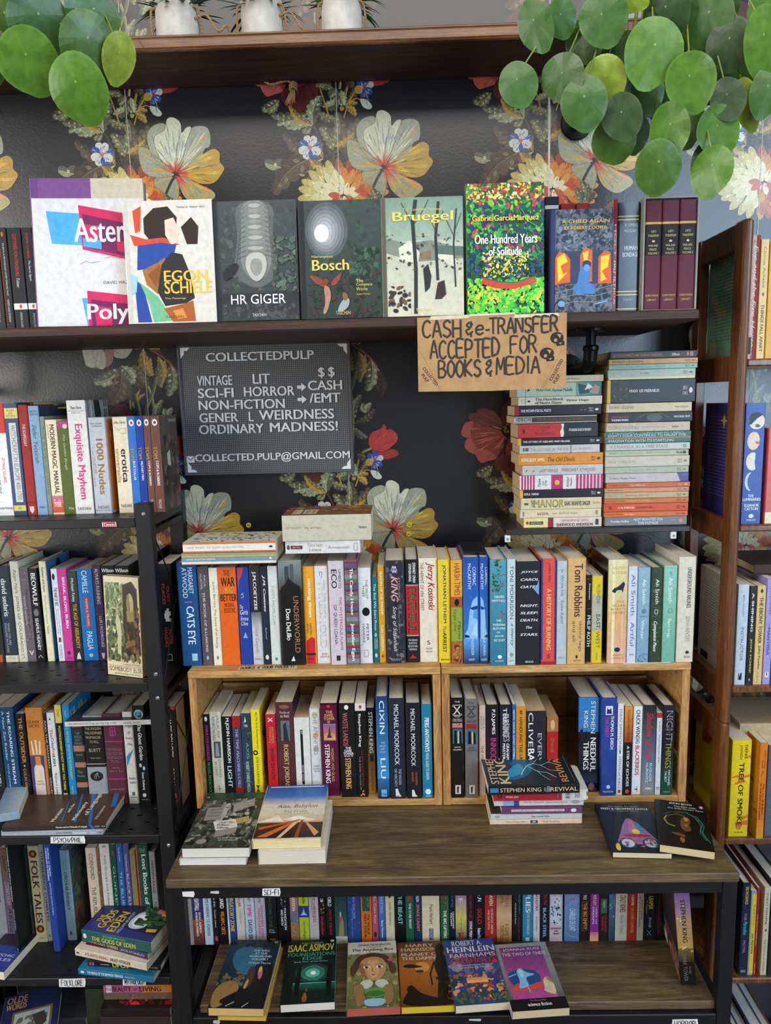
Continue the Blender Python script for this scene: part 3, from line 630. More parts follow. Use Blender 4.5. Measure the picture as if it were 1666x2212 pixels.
# ------------------------------------------------------------------ brown bookcase on the right
BX0, BX1, BF, BB = .688, 1.17, 1.54, 1.79
LEV = (1.7185, 1.377, 1.021, .662, .311)
bc_ = thing('bookcase', 'tall brown wooden bookcase with open ladder-like side and rounded posts', 'bookcase', T(((BX0+BX1)/2, 1.665, 0)))
def rounded_post(x0, x1, y0, y1, z0, z1):
    mb = MB(); n = 8; w = (x1-x0)/2; xc = (x0+x1)/2; ring = [(x0, y1), (x0, y0+w*.9)]+[(xc-w*math.cos(math.pi*k/n), y0+w*.9-w*.9*math.sin(math.pi*k/n)) for k in range(1, n)]+[(x1, y0+w*.9), (x1, y1)]
    mb.loft([[loc(bc_, x, y, z) for x, y in ring] for z in (z0, z1-.004)]+[[loc(bc_, xc+(x-xc)*.8, y+.004 if y < y1 else y, z1) for x, y in ring]]); return mb
for xx in (BX0, BX1-.02):
    for za, zb in ((-.129, .938), (.941, 1.99)):
        rounded_post(xx, xx+.02, BF, BF+.042, za, zb).build('front_post', W_CASE, bc_, False)
        mb = MB(); bx(mb, bc_, xx, xx+.02, BB-.036, BB, za, zb); mb.build('rear_post', W_CASE, bc_)
    for zt in (1.988, 1.727, 1.385, 1.03, .935, .67, .32, -.03):
        mb = MB(); bx(mb, bc_, xx+.001, xx+.019, BF+.043, BB-.037, zt-.052, zt); mb.build('side_rail', W_CASE, bc_)
for z in LEV+(-.075,):
    mb = MB(); bx(mb, bc_, BX0+.0205, BX1-.0205, BF+.006, BB, z-.015, z, .003); mb.build('shelf_board', W_CASE, bc_)
# ------------------------------------------------------------------ books: art books standing face out on the long board
WA, GA = 'on the wall shelf', 'books on the long wall shelf'
pen = 'b0b0b0,{0},{1},18,82:'
row(Z_MID, WA, GA, [
 ('p', -14, 12, 492, 691, '1d1d1f', 'black paperback with white serif lettering, first from the left', 'b8a03a,0,100,0,14|oc04a30,4,8,42,62|vd8d8d8,15,60,34,66:TENDER IS THE NIGHT|v8c8c8c,63,92,36,64:F SCOTT FITZGERALD'),
 ('p', 14, 31, 492, 691, '1b1b1d', 'thin black paperback with red line down its left edge', 'ba04028,0,100,0,10|oc04a30,4,9,35,65|vd0d0d0,15,66,36,60:DR JEKYLL & MR HYDE AND OTHER STRANGE TALES|vc8c8c8,70,92,36,60:ROBERT LOUIS STEVENSON'),
 ('p', 33, 62, 492, 691, '14161c', 'black paperback with red lettering and white band', 'vc2382c,6,47,38,64:GOTTFRIED VON STRASSBURG|vd0d0d0,49,58,38,60:_Tristan|bdcd8d0,74,80|ob8442c,75,79,42,62|vc0c0c0,83,99,42,58:PENGUIN CLASSICS'),
 ('p', 64, 86, 492, 691, '16181f', 'black paperback with red and white lettering beside tall white book', 'vc2382c,5,30,30,60:JOSEPH CONRAD|vd0d0d0,32,52,34,62:_The Secret Agent|bdcd8d0,74,80|ob8442c,75,79,40,62|v9ab0b8,84,99,40,60:PENGUIN'),
], yfix=1.50, depth=.12)
face('h', 79, 316, 384, 694, 1.482, Z_MID, .026, '7c4c8e', 'tall purple and beige hardcover in white jacket with magenta blocks '+WA, GA,
 fc='b6a3f7e,0,100,0,6|bc8bda6,0,17,53,100|bd6d6d8,13.5,100|p4ba6dc,12 22 47 24 60 26 60 46 16 44|pd0285e,41 18 100 26 100 58 43 48|p6e2458,44 24 100 33 100 56 44 46|pd0285e,46 31 60 32 60 48 47 46|pd0285e,74 42 100 45 100 53 74 49|p4ba6dc,44 40 60 42 60 48 44 46|te8e8ea,27,43,36,104:*Asterios|w8c8c90,.5,40 58 45 56 50 57 58 56|w8c8c90,.5,62 54 68 53 74 54 80 54|w8c8c90,.5,84 56 88 57 92 56|t707074,69.5,71.5,60,104:DAVID MAZZUCCHELLI|p4ba6dc,40 81 60 81 60 100 44 100|pd0285e,45 76 100 81 100 100 45 100|p6e2458,48 82 100 87 100 100 48 100|pd0285e,50 86 66 88 66 100 52 100|te8e8ea,85,99,44,92:*Polyp', lean=.10, yaw=.12, pg='e8e6e0')
face('h', 277, 469, 434, 692, 1.466, Z_MID, .022, 'e2ded2', 'cream art hardcover with blue, ochre and black patches and yellow lettering '+WA, GA,
 fc='bc8c4ba,0,100,0,5|bd4d0c6,0,100,5,100|p2e2420,22 14 34 6 50 5 60 14 58 30 44 36 30 34 22 26|p2e2420,64 22 76 14 84 22 82 36 70 36|pd24a34,10 8 20 4 18 24 12 26|pd24a34,6 27 24 31 44 30 62 36 40 38 10 36|pdcc8b4,46 16 56 14 62 24 60 34 52 36 46 28|p24489c,14 36 40 34 58 36 54 46 36 54 12 56|p24489c,8 62 18 70 26 99 10 99|pa06a34,18 56 36 50 44 46 44 64 34 76 22 68|p8a5426,24 60 38 52 40 62 32 70|p2c2a2c,40 52 52 42 64 44 72 60 76 80 66 84 42 86 34 74|p6fb58c,14 66 24 72 34 78 50 98 28 99 24 84|p9cc4d8,4 58 12 62 10 74 4 76|pa85a24,40 88 66 84 74 82 76 99 50 99|pd88a3c,50 90 62 88 66 96 56 97|te8c048,57,66,42,92:*EGON|te8c048,66,76,42,96:*SCHIELE|tdcb860,79,81,42,66:The Paintings|t4a4238,94,96,42,62:TASCHEN|t6a6660,5,7,60,92:_Tobias G. Natter (Ed.)', lean=.05)
SW = 'g{0}-{1},0,100,3,100|'
face('h', 466, 648, 435, 690, 1.472, Z_MID, .03, '3a3e40', 'grey-black art hardcover with pale towering shape and white capitals '+WA, GA,
 fc='b34383a,0,100,0,5|g44494c-343c3a,0,100,6,100|s4a504e-3c4440-545a58,160,4,2,75,8,98|q5e6462,24 0 76 0 70 30 78 60 60 72 40 72 22 60 30 30|q7a7e7a,32 0 68 0 66 30 70 52 58 66 42 66 30 52 34 30|'+'|'.join('q%s,%g %g %g %g %g %g %g %g' % (('a4a69e', '8a8d88')[k % 2], 50-(9+k*.5), 4+k*4.4, 50, 2+k*4.4, 50+9+k*.5, 4+k*4.4, 50, 6.6+k*4.4) for k in range(9))+'|'+'|'.join('w6a6e6c,.9,%g %g %g %g %g %g' % (50+sx*12, 5+k*4, 50+sx*(17+k*.8), 8+k*4, 50+sx*(15+k), 14+k*4) for k in range(11) for sx in (-1, 1))+'|qb4b4a8,40 43 60 43 64 54 58 64 50 68 42 64 36 54|q8e9088,44 48 56 48 58 58 50 64 42 58|s4c6054-3a4a40-5c7060,60,3.4,30,76,70,98|q26292a,8 58 26 50 30 56 12 68|g2a2e30-343a3c,77,100,6,100|s4a504e-3c4240,60,3,86,99,8,98|tf0f0ee,78,86,18,84:HR GIGER|tc8c8c8,94,96.5,43,60:TASCHEN', lean=.05)
face('h', 650, 827, 434, 687, 1.472, Z_MID, .03, '26302e', 'dark green art hardcover with pale glowing disc and yellow title '+WA, GA,
 fc='b20282a,0,100,0,5|g3c4646-2c3a34,0,100,6,100|s34503e-2a4032-3a4a48,120,4,0,60,10,98|'+'|'.join('o%02x%02x%02x,%g,%g,%g,%g' % (int(66+k*8+k%2*14), int(74+k*8+k%2*14), int(76+k*8+k%2*14), 27-(27-k*1.6), 27+(23-k*1.35), 31-(25-k*1.45), 31+(30-k*1.9)) for k in range(13))+'|of0e8d8,20,35,18,36|s34503e-2a4032-46604e-1e2c26,110,3.4,40,70,60,98|s1e2a24-2e3a36-48302a,90,3.4,60,100,8,98|q8a4434,8 62 22 64 32 70 30 74 18 70|q8a4434,52 60 44 64 36 70 38 73 46 70|qb08468,27 72 34 72 37 80 34 88 30 96 25 96 30 86|q7a3a2a,26 66 34 66 34 71 26 71|q9aa0a0,42 96 50 84 60 82 58 92|q8a5a44,50 78 56 78 58 84 52 86|te4c468,46,49,14,40:Hieronymus|te4c468,50,59,14,60:*Bosch|te4c468,67,70,68,77:The|te4c468,70.5,73.5,68,88:Complete|te4c468,74,77,68,82:Works|td8b860,79,80.5,68,86:Stefan Fischer|td4bc7c,94,97,42,60:TASCHEN', lean=.05)
face('h', 826, 1003, 428, 686, 1.472, Z_MID, .03, '6a7464', 'pale green wintry art hardcover with bare trees and large yellow title '+WA, GA,
 fc='b5c5448,0,100,0,4|g74907e-9cae9c,0,40,5,100|gb4b8a4-ccc8b0,36,100,5,100|p7c8474,5 34 30 38 60 36 100 44 100 52 40 54 5 46|pd2d0bc,20 42 34 36 46 46 44 54 22 54|p8a6a50,48 46 60 44 60 52 48 52|pd2d0bc,66 50 80 42 92 54 90 60|p566a5e,60 40 100 42 100 50 70 48|s3a3a34-58584c-747868,60,2,30,62,5,98|w2e3230,4.5,40 98 41 60 38 20 42 2|w2e3230,3.5,68 70 66 34 70 4|w3a3e3a,2,90 76 88 40 92 10|w3a3e3a,.8,40 26 30 12 24 4|w3a3e3a,.8,40 22 52 10 58 2|w3a3e3a,.7,67 26 76 12|w3a3e3a,.7,67 30 58 16|w3a3e3a,.7,89 30 98 14|w3a3e3a,.7,89 34 80 20|p2a2c2c,50 60 56 56 60 66 58 76 52 80|p3a2e2a,68 72 76 70 78 82 72 86 64 86|s26282a-38342e-6a5440,26,3.4,74,97,6,34|te4cf5e,9,12,26,74:The Complete Paintings|te4cf5e,12,22,13,88:*Bruegel|te0d088,31,33,42,60:Jurgen Muller|te0d488,93.5,96,40,60:TASCHEN', lean=.05)
book('p', .018, .245, .05, 'ddd8a0', '', T((PY(1145, 640, 1.53)[0], 1.53, Z_MID+.0003)), 'pale yellow-green book peeking above the bright jungle cover '+WA, GA)
face('p', 1009, 1175, 430, 678, 1.475, Z_MID, .026, '3c8c46', 'bright green jungle-patterned paperback with yellow and white title lettering '+WA, GA,
 fc='b2c5a40,0,100|sd2c23c-c8483a-2e9a4a-dcd25a-b8382e-f0e8a0,330,2,0,16|s2c8a44-1e5a4a-3aa84a-28406a-58b040-8ac23c-c23a5a,420,3.4,12,60|s1e4a4e-24406a-4a2a60-2e6a4a,140,3,20,64|se0c83a-d8d060-f0e08a-b8a830,260,1.6,52,72,20,80|s1a3a30-24565a-384a90,150,2.4,56,84|s4ac23c-6ad24a-2ea84a-98d840,420,3,72,100|sd8c83a-c0d04a,120,2,78,92|pc8483a,20 72 40 75 60 76 88 72 90 76 60 81 36 80 18 76|w1e6a4a,1.2,18 71 40 75 62 76 90 71|w3aa84a,1,10 30 20 36 30 46|w3aa84a,1,70 20 80 30 92 34|te6d248,24.5,30,7,93:*GabrielGarciaMarquez|tf4f4ee,39,46,10,91:*One Hundred Years|tf4f4ee,48.5,55,28,71:*of Solitude', lean=.03, H=.242)
row(Z_MID, WA, GA, [
 ('h', 1176, 1206, 425, 672, '20283e', 'navy hardcover with white patterned band, behind swirl-covered book', 'be0e0e0,7,10|v9aa0b8,22,60:THE STORIES', {'y': 1.56}),
 ('h', 1209, 1240, 440, 672, 'a8302c', 'red hardcover, its top showing behind the swirl-covered book', 'b8a2420,6,8', {'y': 1.565}),
 ('h', 1243, 1272, 439, 672, 'b03a34', 'second red hardcover behind the swirl-covered book', 'b902a26,5,7', {'y': 1.565}),
 ('p', 1276, 1310, 453, 672, 'b8a88c', 'tan book with dark top edge behind the swirl-covered book', 'b6a5c4c,2,10', {'y': 1.565}),
 ('h', 1313, 1331, 430, 668, '8e2430', 'dark red hardcover with white spine lettering and red medallion', 'vd8c8c8,22,50,30,70:HOLT|ve0d4d0,54,92,26,74:*HALF TILT HAND|ob83a3a,80,90,0,60', {'y': 1.50, 'mat': M_FOIL}),
 ('h', 1331, 1378, 437, 667, '1d2b3c', 'navy hardcover in shiny clear jacket with gold bands', 'bc8b070,12,13|bc8b070,15,16|tb0b8c4,19,22,30,98:W. SOMERSET|tb0b8c4,24,27,30,86:MAUGHAM|tc0c8d0,39,43,32,92:*HUMAN|tc0c8d0,45,49,24,96:*BONDAGE|bc8b070,80,81|bc8b070,83,84|ta0a8b0,87,89,30,76:DOUBLEDAY|bc8b070,96,97', {'y': 1.50, 'mat': M_FOIL}),
], depth=.15)
face('h', 1188, 1322, 452, 671, 1.478, Z_MID, .026, '27305a', 'navy-spined hardcover with grey swirl cover and orange flames '+WA, GA,
 fc='b2b3560,0,100,0,5|b55606e,0,44,5,100|s3a4456-7a8494-68727e-2e3848,420,3.2,0,42,6,100|b6a7078,42,100,5,100|p33405a,5 40 100 40 100 72 5 72|pd8602c,5 46 12 40 22 42 30 48 30 70 5 72|pd8602c,46 44 54 36 66 40 66 70 46 70|pd8602c,76 46 86 40 96 42 98 72 76 72|pe8c83c,8 46 20 42 26 50 14 54 18 62 26 60 10 70|pe8c83c,50 42 60 40 58 48 64 50 54 56|pe8c83c,80 46 94 44 92 56 82 60 90 68 80 70|s3c444e-5c646e-2a323c,160,4,72,100,5,100|w8a929a,.8,6 80 40 76 70 78 99 74|w8a929a,.8,6 86 40 82 70 84 99 80|w8a929a,.8,6 92 40 89 70 90 99 87|p4a7cb8,44 62 50 50 58 52 64 62 60 70 70 74 72 82 40 82 34 76 42 70|o2a3c5c,49,57,50,64|o6a9cd4,53,60,52,62|o7aa4d0,88,94,10,22|w7aa4d0,2,70 92 92 89|te0b850,10,13.5,15,93:*A CHILD AGAIN|te0b850,16.5,19.5,19,89:*BY ROBERT COOVER', spine='')
sb = thing('boxed_set_slipcase', 'grey open slipcase holding three matching maroon hardcovers '+WA, 'slipcase', T((0, 0, 0)), None)
xa, xb = PY(1386, 665, 1.485)[0], PY(1504, 665, 1.485)[0]; zt = PY(1445, 424, 1.485)[2]; sb.location = ((xa+xb)/2, 1.485, Z_MID)
mb = MB(); hw = (xb-xa)/2; hh = zt-Z_MID
for q in ((-hw, -hw+.003, 0, .15, .0003, hh), (hw-.003, hw, 0, .15, .0003, hh), (-hw+.003, hw-.003, 0, .15, hh-.003, hh), (-hw+.003, hw-.003, 0, .15, .0003, .003), (-hw+.003, hw-.003, .147, .15, .003, hh-.003)): mb.box(*q, c='8f8d88')
mb.build('case', M_MATTE, sb)
for k in range(3):
    wv = (2*hw-.0068)/3
    book('h', wv-.0004, hh-.0095, .135, '5c1e30', 'bc8a850,19.5,21.5|b1c1518,22,50|td8c078,27,29,36,66:LEO|td8c078,31,33,18,82:*TOLSTOY|od8c078,36,38,42,60|td8c078,40,42,22,78:WAR AND|td8c078,43.5,45.5,30,70:PEACE|td8c078,47,49,20,84:VOLUME %s|tc8a850,86,88,12,88:EVERYMANS|tc8a850,90,92,22,76:LIBRARY' % ('1', '2', '3')[k], T((sb.location.x-hw+.0034+wv*(k+.5), 1.487, Z_MID+.0035)), ('left', 'middle', 'right')[k]+' one of three maroon gilt-lettered hardcovers inside the grey slipcase', 'maroon boxed set volumes')

# ------------------------------------------------------------------ metal rack, top deck
WB, GB = "on the rack's top deck", 'books on the top deck of the black rack'
row(DECKS[0], WB, GB, [
 ('p', -26, -7, 880, 1109, '3a4250', 'slate paperback cut by the photo edge', 'vd0d0d0,10,60:HANDBOOK'),
 ('p', -6, 30, 872, 1109, 'e4e4e4', 'white paperback with red top and black lettering', 'bcc2422,0,26|v1c1c1c,31,58,18,42:OCCULT ENCYCLOPEDIA|vb83430,48,70,58,78:OF MAGIC SQUARES|v1c1c1c,60,80,18,42:VOLUME ONE|t1c1c1c,92,95,10,95:Llewellyn Publishing'),
 ('p', 31, 59, 872, 1110, '30486e', 'blue paperback with yellow bands and cream title panel', 'be0cf6c,4,13|t48506a,5,7,22,78:KORS|t48506a,7.6,9.4,34,66:AND|t48506a,10,12,16,84:PETERS|bc8ccc4,17,88,26,80|v5a6a80,19,86,38,72:WITCHCRAFT IN EUROPE 400-1700|bd8c45c,91,96,4,96|t4a4a4a,92.5,94.5,38,62:PENN'),
 ('h', 60, 81, 875, 1109, '9a2622', 'red hardcover with small white lettering', 've0c8c0,17,37,32,62:*THE SCAPEGOAT|b7a1c1a,88,89|pd8c8c0,28 92 72 92 72 96 50 99 28 96'),
 ('p', 82, 104, 877, 1109, '7fa2be', 'light blue paperback with dark blue script title', 't34506e,4,6,14,86:ARYEH|t34506e,6.6,8.6,14,90:KAPLAN|v34506e,17,52,26,66:_Sefer Yetzirah|t3c4c60,92,94,22,78:WEISER', {'fc': 'b24384a,0,100|t1a1e24,8,16,4,40:_Colour'}),
 ('p', 105, 114, 900, 1109, '7e8a7c', 'thin grey-green paperback between light blue and cream ones', 'v5c685c,10,80,30,70:THE GATES OF LIGHT'),
 ('p', 115, 139, 907, 1106, 'e2d5b4', 'cream paperback with chunky black title and pink foot', 'vb0685a,5,20,12,28:JEAN HUGARD|v1a1a1a,5,78,36,76:*MODERN MAGIC MANUAL|bc86a86,80,88|bd0583c,88,98|tf0d8d0,84,92,20,80:*Fireside'),
 ('p', 140, 163, 910, 1106, '55602a', 'olive green paperback with magenta top', 'bb03a6c,0,7|od8d0c8,3,8,50,92|vc8c8a8,14,52,40,66:_The Golden Bough|td0d0b8,92,96,40,90:Wiley'),
 ('p', 164, 204, 865, 1110, 'ddd9d4', 'thick white book with big pink vertical title', 't2a2a2a,5,7.6,18,80:*Theo Ebret|t3a3a3a,8.6,9.8,10,90:Edited by Cameron Jamie|t3a3a3a,10.4,11.6,24,74:& Mike Kelley|vd8207c,20.5,87,24,74:*Exquisite Mayhem|t2a2a2a,94,96.5,12,84:TASCHEN', {'fc': 'b9a9a98,0,100|b6a6a6a,0,100,8,12|bc8c8c8,0,100,20,26|bd0d0d0,0,100,40,46|b585858,0,100,80,86|b484848,0,100,90,94|p1c1c1c,36 0 60 0 66 12 52 30 40 22|te0e0e0,6,8,76,98:THE WRESTLERS'}),
 ('p', 207, 242, 902, 1108, 'b8bcc4', 'silver-grey book with large gold ornate title', 't4a5058,5,7,10,80:Uwe Scheid|t4a5058,7.6,9.6,20,84:Collection|v9a6c2c,22,80,38,78:*1000 Nudes|v7a7468,30,72,8,16:_A History of Erotic Photography|v7a7468,40,58,20,27:_from 1839-1939|t5a5a5e,92,95,14,86:TASCHEN|t5a5a5e,96,97,4,96:Bibliotheca Universalis', {'fc': 'bc8782e,2,98,6,94|tf0e4d0,14,22,20,80:1000'}),
 ('p', 258, 289, 901, 1104, 'e0d5bc', 'cream book with black and ochre serif lettering', 't3a3a3a,4,7,8,90:_Gilles Neret|w8a5a3a,2,12 10 40 14 52 12 90 12 88 17 50 17|v2a2018,33,68,44,84:*erotica|vc08a4a,33,68,8,34:*universalis|t4a4038,91,94,14,90:TASCHEN'),
 ('p', 290, 306, 900, 1102, '2f72c4', 'bright blue slim book with gold and white lettering', 'odcdcdc,3,10,16,84|ob04838,5,8,34,66|vb08a48,32,45,12,60:*TOM|ve4e4e4,46,66,34,64:*BLUE COLLAR|vd0d8e8,90,99,34,66:TASCHEN'),
 ('p', 307, 322, 900, 1102, '1f3c98', 'dark blue slim book with gold and white lettering', 'odcdcdc,3,10,16,84|o385088,5,8,34,66|vb08a48,31,44,12,60:*TOM|ve4e4e4,46,66,34,64:*MILITARY MEN|vd0d8e8,88,98,34,66:TASCHEN'),
 ('p', 323, 337, 899, 1100, '6e463c', 'first of two brown slim books with gold and white lettering', 'odcdcdc,3,10,16,84|o6a4a40,5,8,34,66|vb08a48,31,44,12,60:*TOM|ve4e4e4,46,72,34,64:*COPS & ROBBERS|vd8d0c8,86,96,34,66:TASCHEN'),
 ('p', 338, 357, 899, 1100, '6e463c', 'brown slim book with dark figure cover, nearest the rack end', 'odcdcdc,3,10,20,80|o6a4a40,5,8,34,66|vb08a48,31,44,16,60:*TOM|ve4e4e4,46,72,34,64:*COPS & ROBBERS|vd8d0c8,86,96,34,66:TASCHEN', {'fc': 'g5a4c40-3a2c28,0,100|s2e2622-4a3a32-6a5a4a,60,8,20,100|te0d8d0,4,7,50,96:TOM OF FINLAND|pc8c4bc,30 40 48 36 50 54 34 52|s8a2e34-6a2a2e,12,8,40,100,70,100'}),
], ymin=1.556, ymax=1.62)
z0 = DECKS[0]+.199
lie('p', -.86, PY(52, 868, 1.62)[0], 1.66, 1.6535, .0165, .12, '3a342c', 'b1c1c1c,20,80|t8c8c8c,30,60,20,80:I', 'tan book lying across the tops of books on the rack top deck', GB, pg='c8b48c')
lie('p', PY(36, 873, 1.68)[0], PY(126, 873, 1.68)[0], 1.715, 1.6535, .004, .08, 'd8bc2c', '', 'thin yellow book lying over blue and red books on the rack', GB)

# ------------------------------------------------------------------ second deck
WC_, GC = "on the rack's second deck", 'books on the second deck of the black rack'
LO = '|o{0},93,97,40,60'
row(DECKS[1], WC_, GC, [
 ('p', -30, -12, 1230, 1427, '4a3a2a', 'brown paperback at the photo edge', 'vc8b890,10,70:ESSAYS'),
 ('p', -11, 11, 1228, 1427, '2b2e28', 'dark green-black paperback with turquoise block', 'b5a9a94,30,38,20,100|vc8c0b0,44,78,30,70:_Goldfish|bb06030,92,100,0,80'),
 ('h', 12, 40, 1223, 1426, '2e3644', 'dark slate hardcover with white lowercase title and cream foot', 've0e0e0,13,52,28,66:*david sedaris|vb0b4bc,59,82,44,60:WHEN YOU ARE|vb0b4bc,59,90,22,38:ENGULFED IN FLAMES|bd8d2b8,93,100|t6a6a60,94.5,97,24,80:LITTLE BROWN'),
 ('h', 41, 60, 1213, 1425, 'd5d0bc', 'tall cream hardcover with grey script and serif title', 'v6a5a4a,8,32,26,70:_Ralph Mark|v5a4c3e,34,90,30,68:JONES OF COLORADO|w4a4038,3,30 94 60 92 70 96 40 97'),
 ('p', 61, 79, 1227, 1425, '6b5f66', 'mauve-grey paperback with photo texture', 's4a4048-8a7e84-5a4e54,60,10,0,90|v2a2428,22,64,52,70:THE ANTINOMIES OF REALISM|vd0c8cc,30,60,16,36:FREDRIC JAMESON|te0d8d8,88,93,26,80:*V'),
 ('p', 80, 98, 1228, 1427, '141416', 'black paperback with bold white title and grey seal', 've8e8e8,5,40,26,78:*BEOWULF|o707074,43,51,20,78|ve0e0e0,53,88,28,66:*SEAMUS HEANEY|va0a0a0,60,84,74,84:A NEW VERSE TRANSLATION|wd0d0d0,6,24 96 50 93 76 96'),
 ('h', 103, 118, 1213, 1425, 'dcd6b4', 'cream hardcover with blue cover side', 'v4a4a34,6,30,36,66:*Fathers and Sons|v6a8a94,34,62,38,60:Essays at the Crossroads|v4a4a34,64,72,38,62:Woodcock', {'fc': 'g3a6a94-2e587e,0,100|o14181c,2,12,40,60'}),
 ('p', 127, 140, 1229, 1421, 'd8dae4', 'white paperback with black title and small image', 'o2a2a2e,5,12,14,60|v2a2a2a,20,40,20,76:*THE WAR OF ART|v5a5a62,43,72,56,72:Break Through the Blocks|v5a5a62,43,70,28,42:Win Your Inner Creative Battles|p6a4a34,30 74 70 74 70 79 30 79|v6a6a70,82,96,54,70:STEVEN|v6a6a70,82,97,28,44:PRESSFIELD'),
 ('p', 141, 160, 1229, 1420, 'c83c92', 'hot pink paperback with white bold lettering', 've8e8ee,9,64,42,74:*BREAK, BLOW, BURN|v5a1a48,20,58,22,36:CAMILLE PAGLIA READS|o5a1a48,89,93,30,66|t4a1438,96,97.5,20,80:VINTAGE', {'fc': 'bc83c92,0,100'}),
 ('p', 161, 181, 1234, 1420, '2a2c2a', 'black paperback with orange and white vertical lettering', 'g2a4034-3a3836,0,34|s4a5a4c-28302a,24,8,0,34|ve4e4e4,8,34,26,64:Michael Foley|vd89a30,36,86,34,74:*THE AGE OF ABSURDITY|pd8d8d8,40 92 60 90 74 98 26 98'),
 ('p', 182, 214, 1229, 1420, '1470b8', 'bright blue paperback with red bar and white widely-spaced lettering', 've8eef4,2,26,30,66:CAMILLE|bc83a30,30,64,36,62|ve8d0c8,32,62,42,56:VAMPS & TRAMPS|ve8eef4,68,88,32,70:PAGLIA|o9ac0e0,92,96,36,64'),
 ('p', 215, 233, 1222, 1420, '3c2c50', 'dark purple paperback with pale capitals', 's2c2040-5a4468,26,10,30,66|vd0c8d4,3,40,30,72:ALWAYS RUNNING|vd0c8d4,53,86,30,72:LUIS J RODRIGUEZ|pc8c0cc,30 92 70 92 60 98 40 98', {'pg': 'b8a078'}),
 ('p', 234, 262, 1222, 1420, '18181a', 'left of two black blackletter paperbacks behind the sepia book', 'te8e8e8,3,7,4,96:*Wilson|bd0d0d0,20,40,30,50', {'pg': 'c8c8c8'}),
 ('p', 263, 293, 1222, 1420, '18181a', 'right of two black blackletter paperbacks behind the sepia book', 'te8e8e8,3,7,4,96:*Wilson|bd0d0d0,20,40,30,50', {'pg': 'c8c8c8'}),
 ('h', 328, 347, 1198, 1425, 'd6ccb2', 'tall cream hardcover with black bands behind the black rack post', 'b18181a,10,22,20,90|vd0c8b0,11,21,36,64:KNIT|b18181a,22,40,60,96|v2a2a2a,52,84,30,62:JAMES PURDY|o2a2a2a,94,97,40,64', {'fc': 'b14120f,0,12,20,100|bd6ccb2,12,100'}),
 ('p', 352, 384, 1218, 1431, '17171a', 'black paperback with orange-red lettering and white cross block', 'vd84a34,22,38,58,78:QUIET|vd84a34,20,40,28,48:PLACES|pe0e0e0,40 46 52 46 52 44 66 44 66 47 76 47 76 51 66 51 66 54 76 54 76 57 40 57 40 54 34 54 34 49 40 49|vd84a34,65,80,56,80:PETER|vd84a34,63,83,26,48:HANDKE|we0e0e0,3,34 90 66 90 66 96 34 96 34 90', {'y': 1.655, 'd': .105, 'bc': '', 'fc': 'bd84a34,70,74,30,60'}),
], ymin=1.62, ymax=1.69)
face('p', 233, 311, 1243, 1446, 1.598, DECKS[1], .017, 'c6b894', 'sepia paperback with two portrait figures turned face out '+WC_, GC,
 fc='bcbbf9c,0,100|s5a6a3e-3e4c2c-7c8a5a-8a9068,150,5,6,44,3,60|s4e5a34-6a7446-2e3a24,140,5,40,86,3,58|p2c1e12,54 8 80 4 94 12 96 76 60 80 52 50|s3a2614-4c3018-1e140c-7a5424,80,6,30,84,56,98|p1c1410,58 14 70 6 84 10 90 22 82 24 64 28|oac9a5c,16,38,64,84|p8a7a44,62 34 82 34 84 44 66 44|p7a6a50,66 18 72 16 74 34 66 34|pb8b48c,30 44 36 36 44 44 46 56 42 80 46 92 30 92 34 60|o9a9468,31,38,32,41|pd6c8a4,0 84 100 88 100 100 0 100|s8a7a4c-4c5430,50,3,76,86,4,96|t4a3a2a,87,89,44,96:CHARLES NICHOLL|t3a2c20,91,95.5,6,98:SOMEBODY ELSE|w5a4a3a,.5,4 90 98 90|t5a4a3a,97,98.5,20,96:ARTHUR RIMBAUD IN AFRICA', lean=.04, yaw=-.32, D=.095, pg='b8a078')

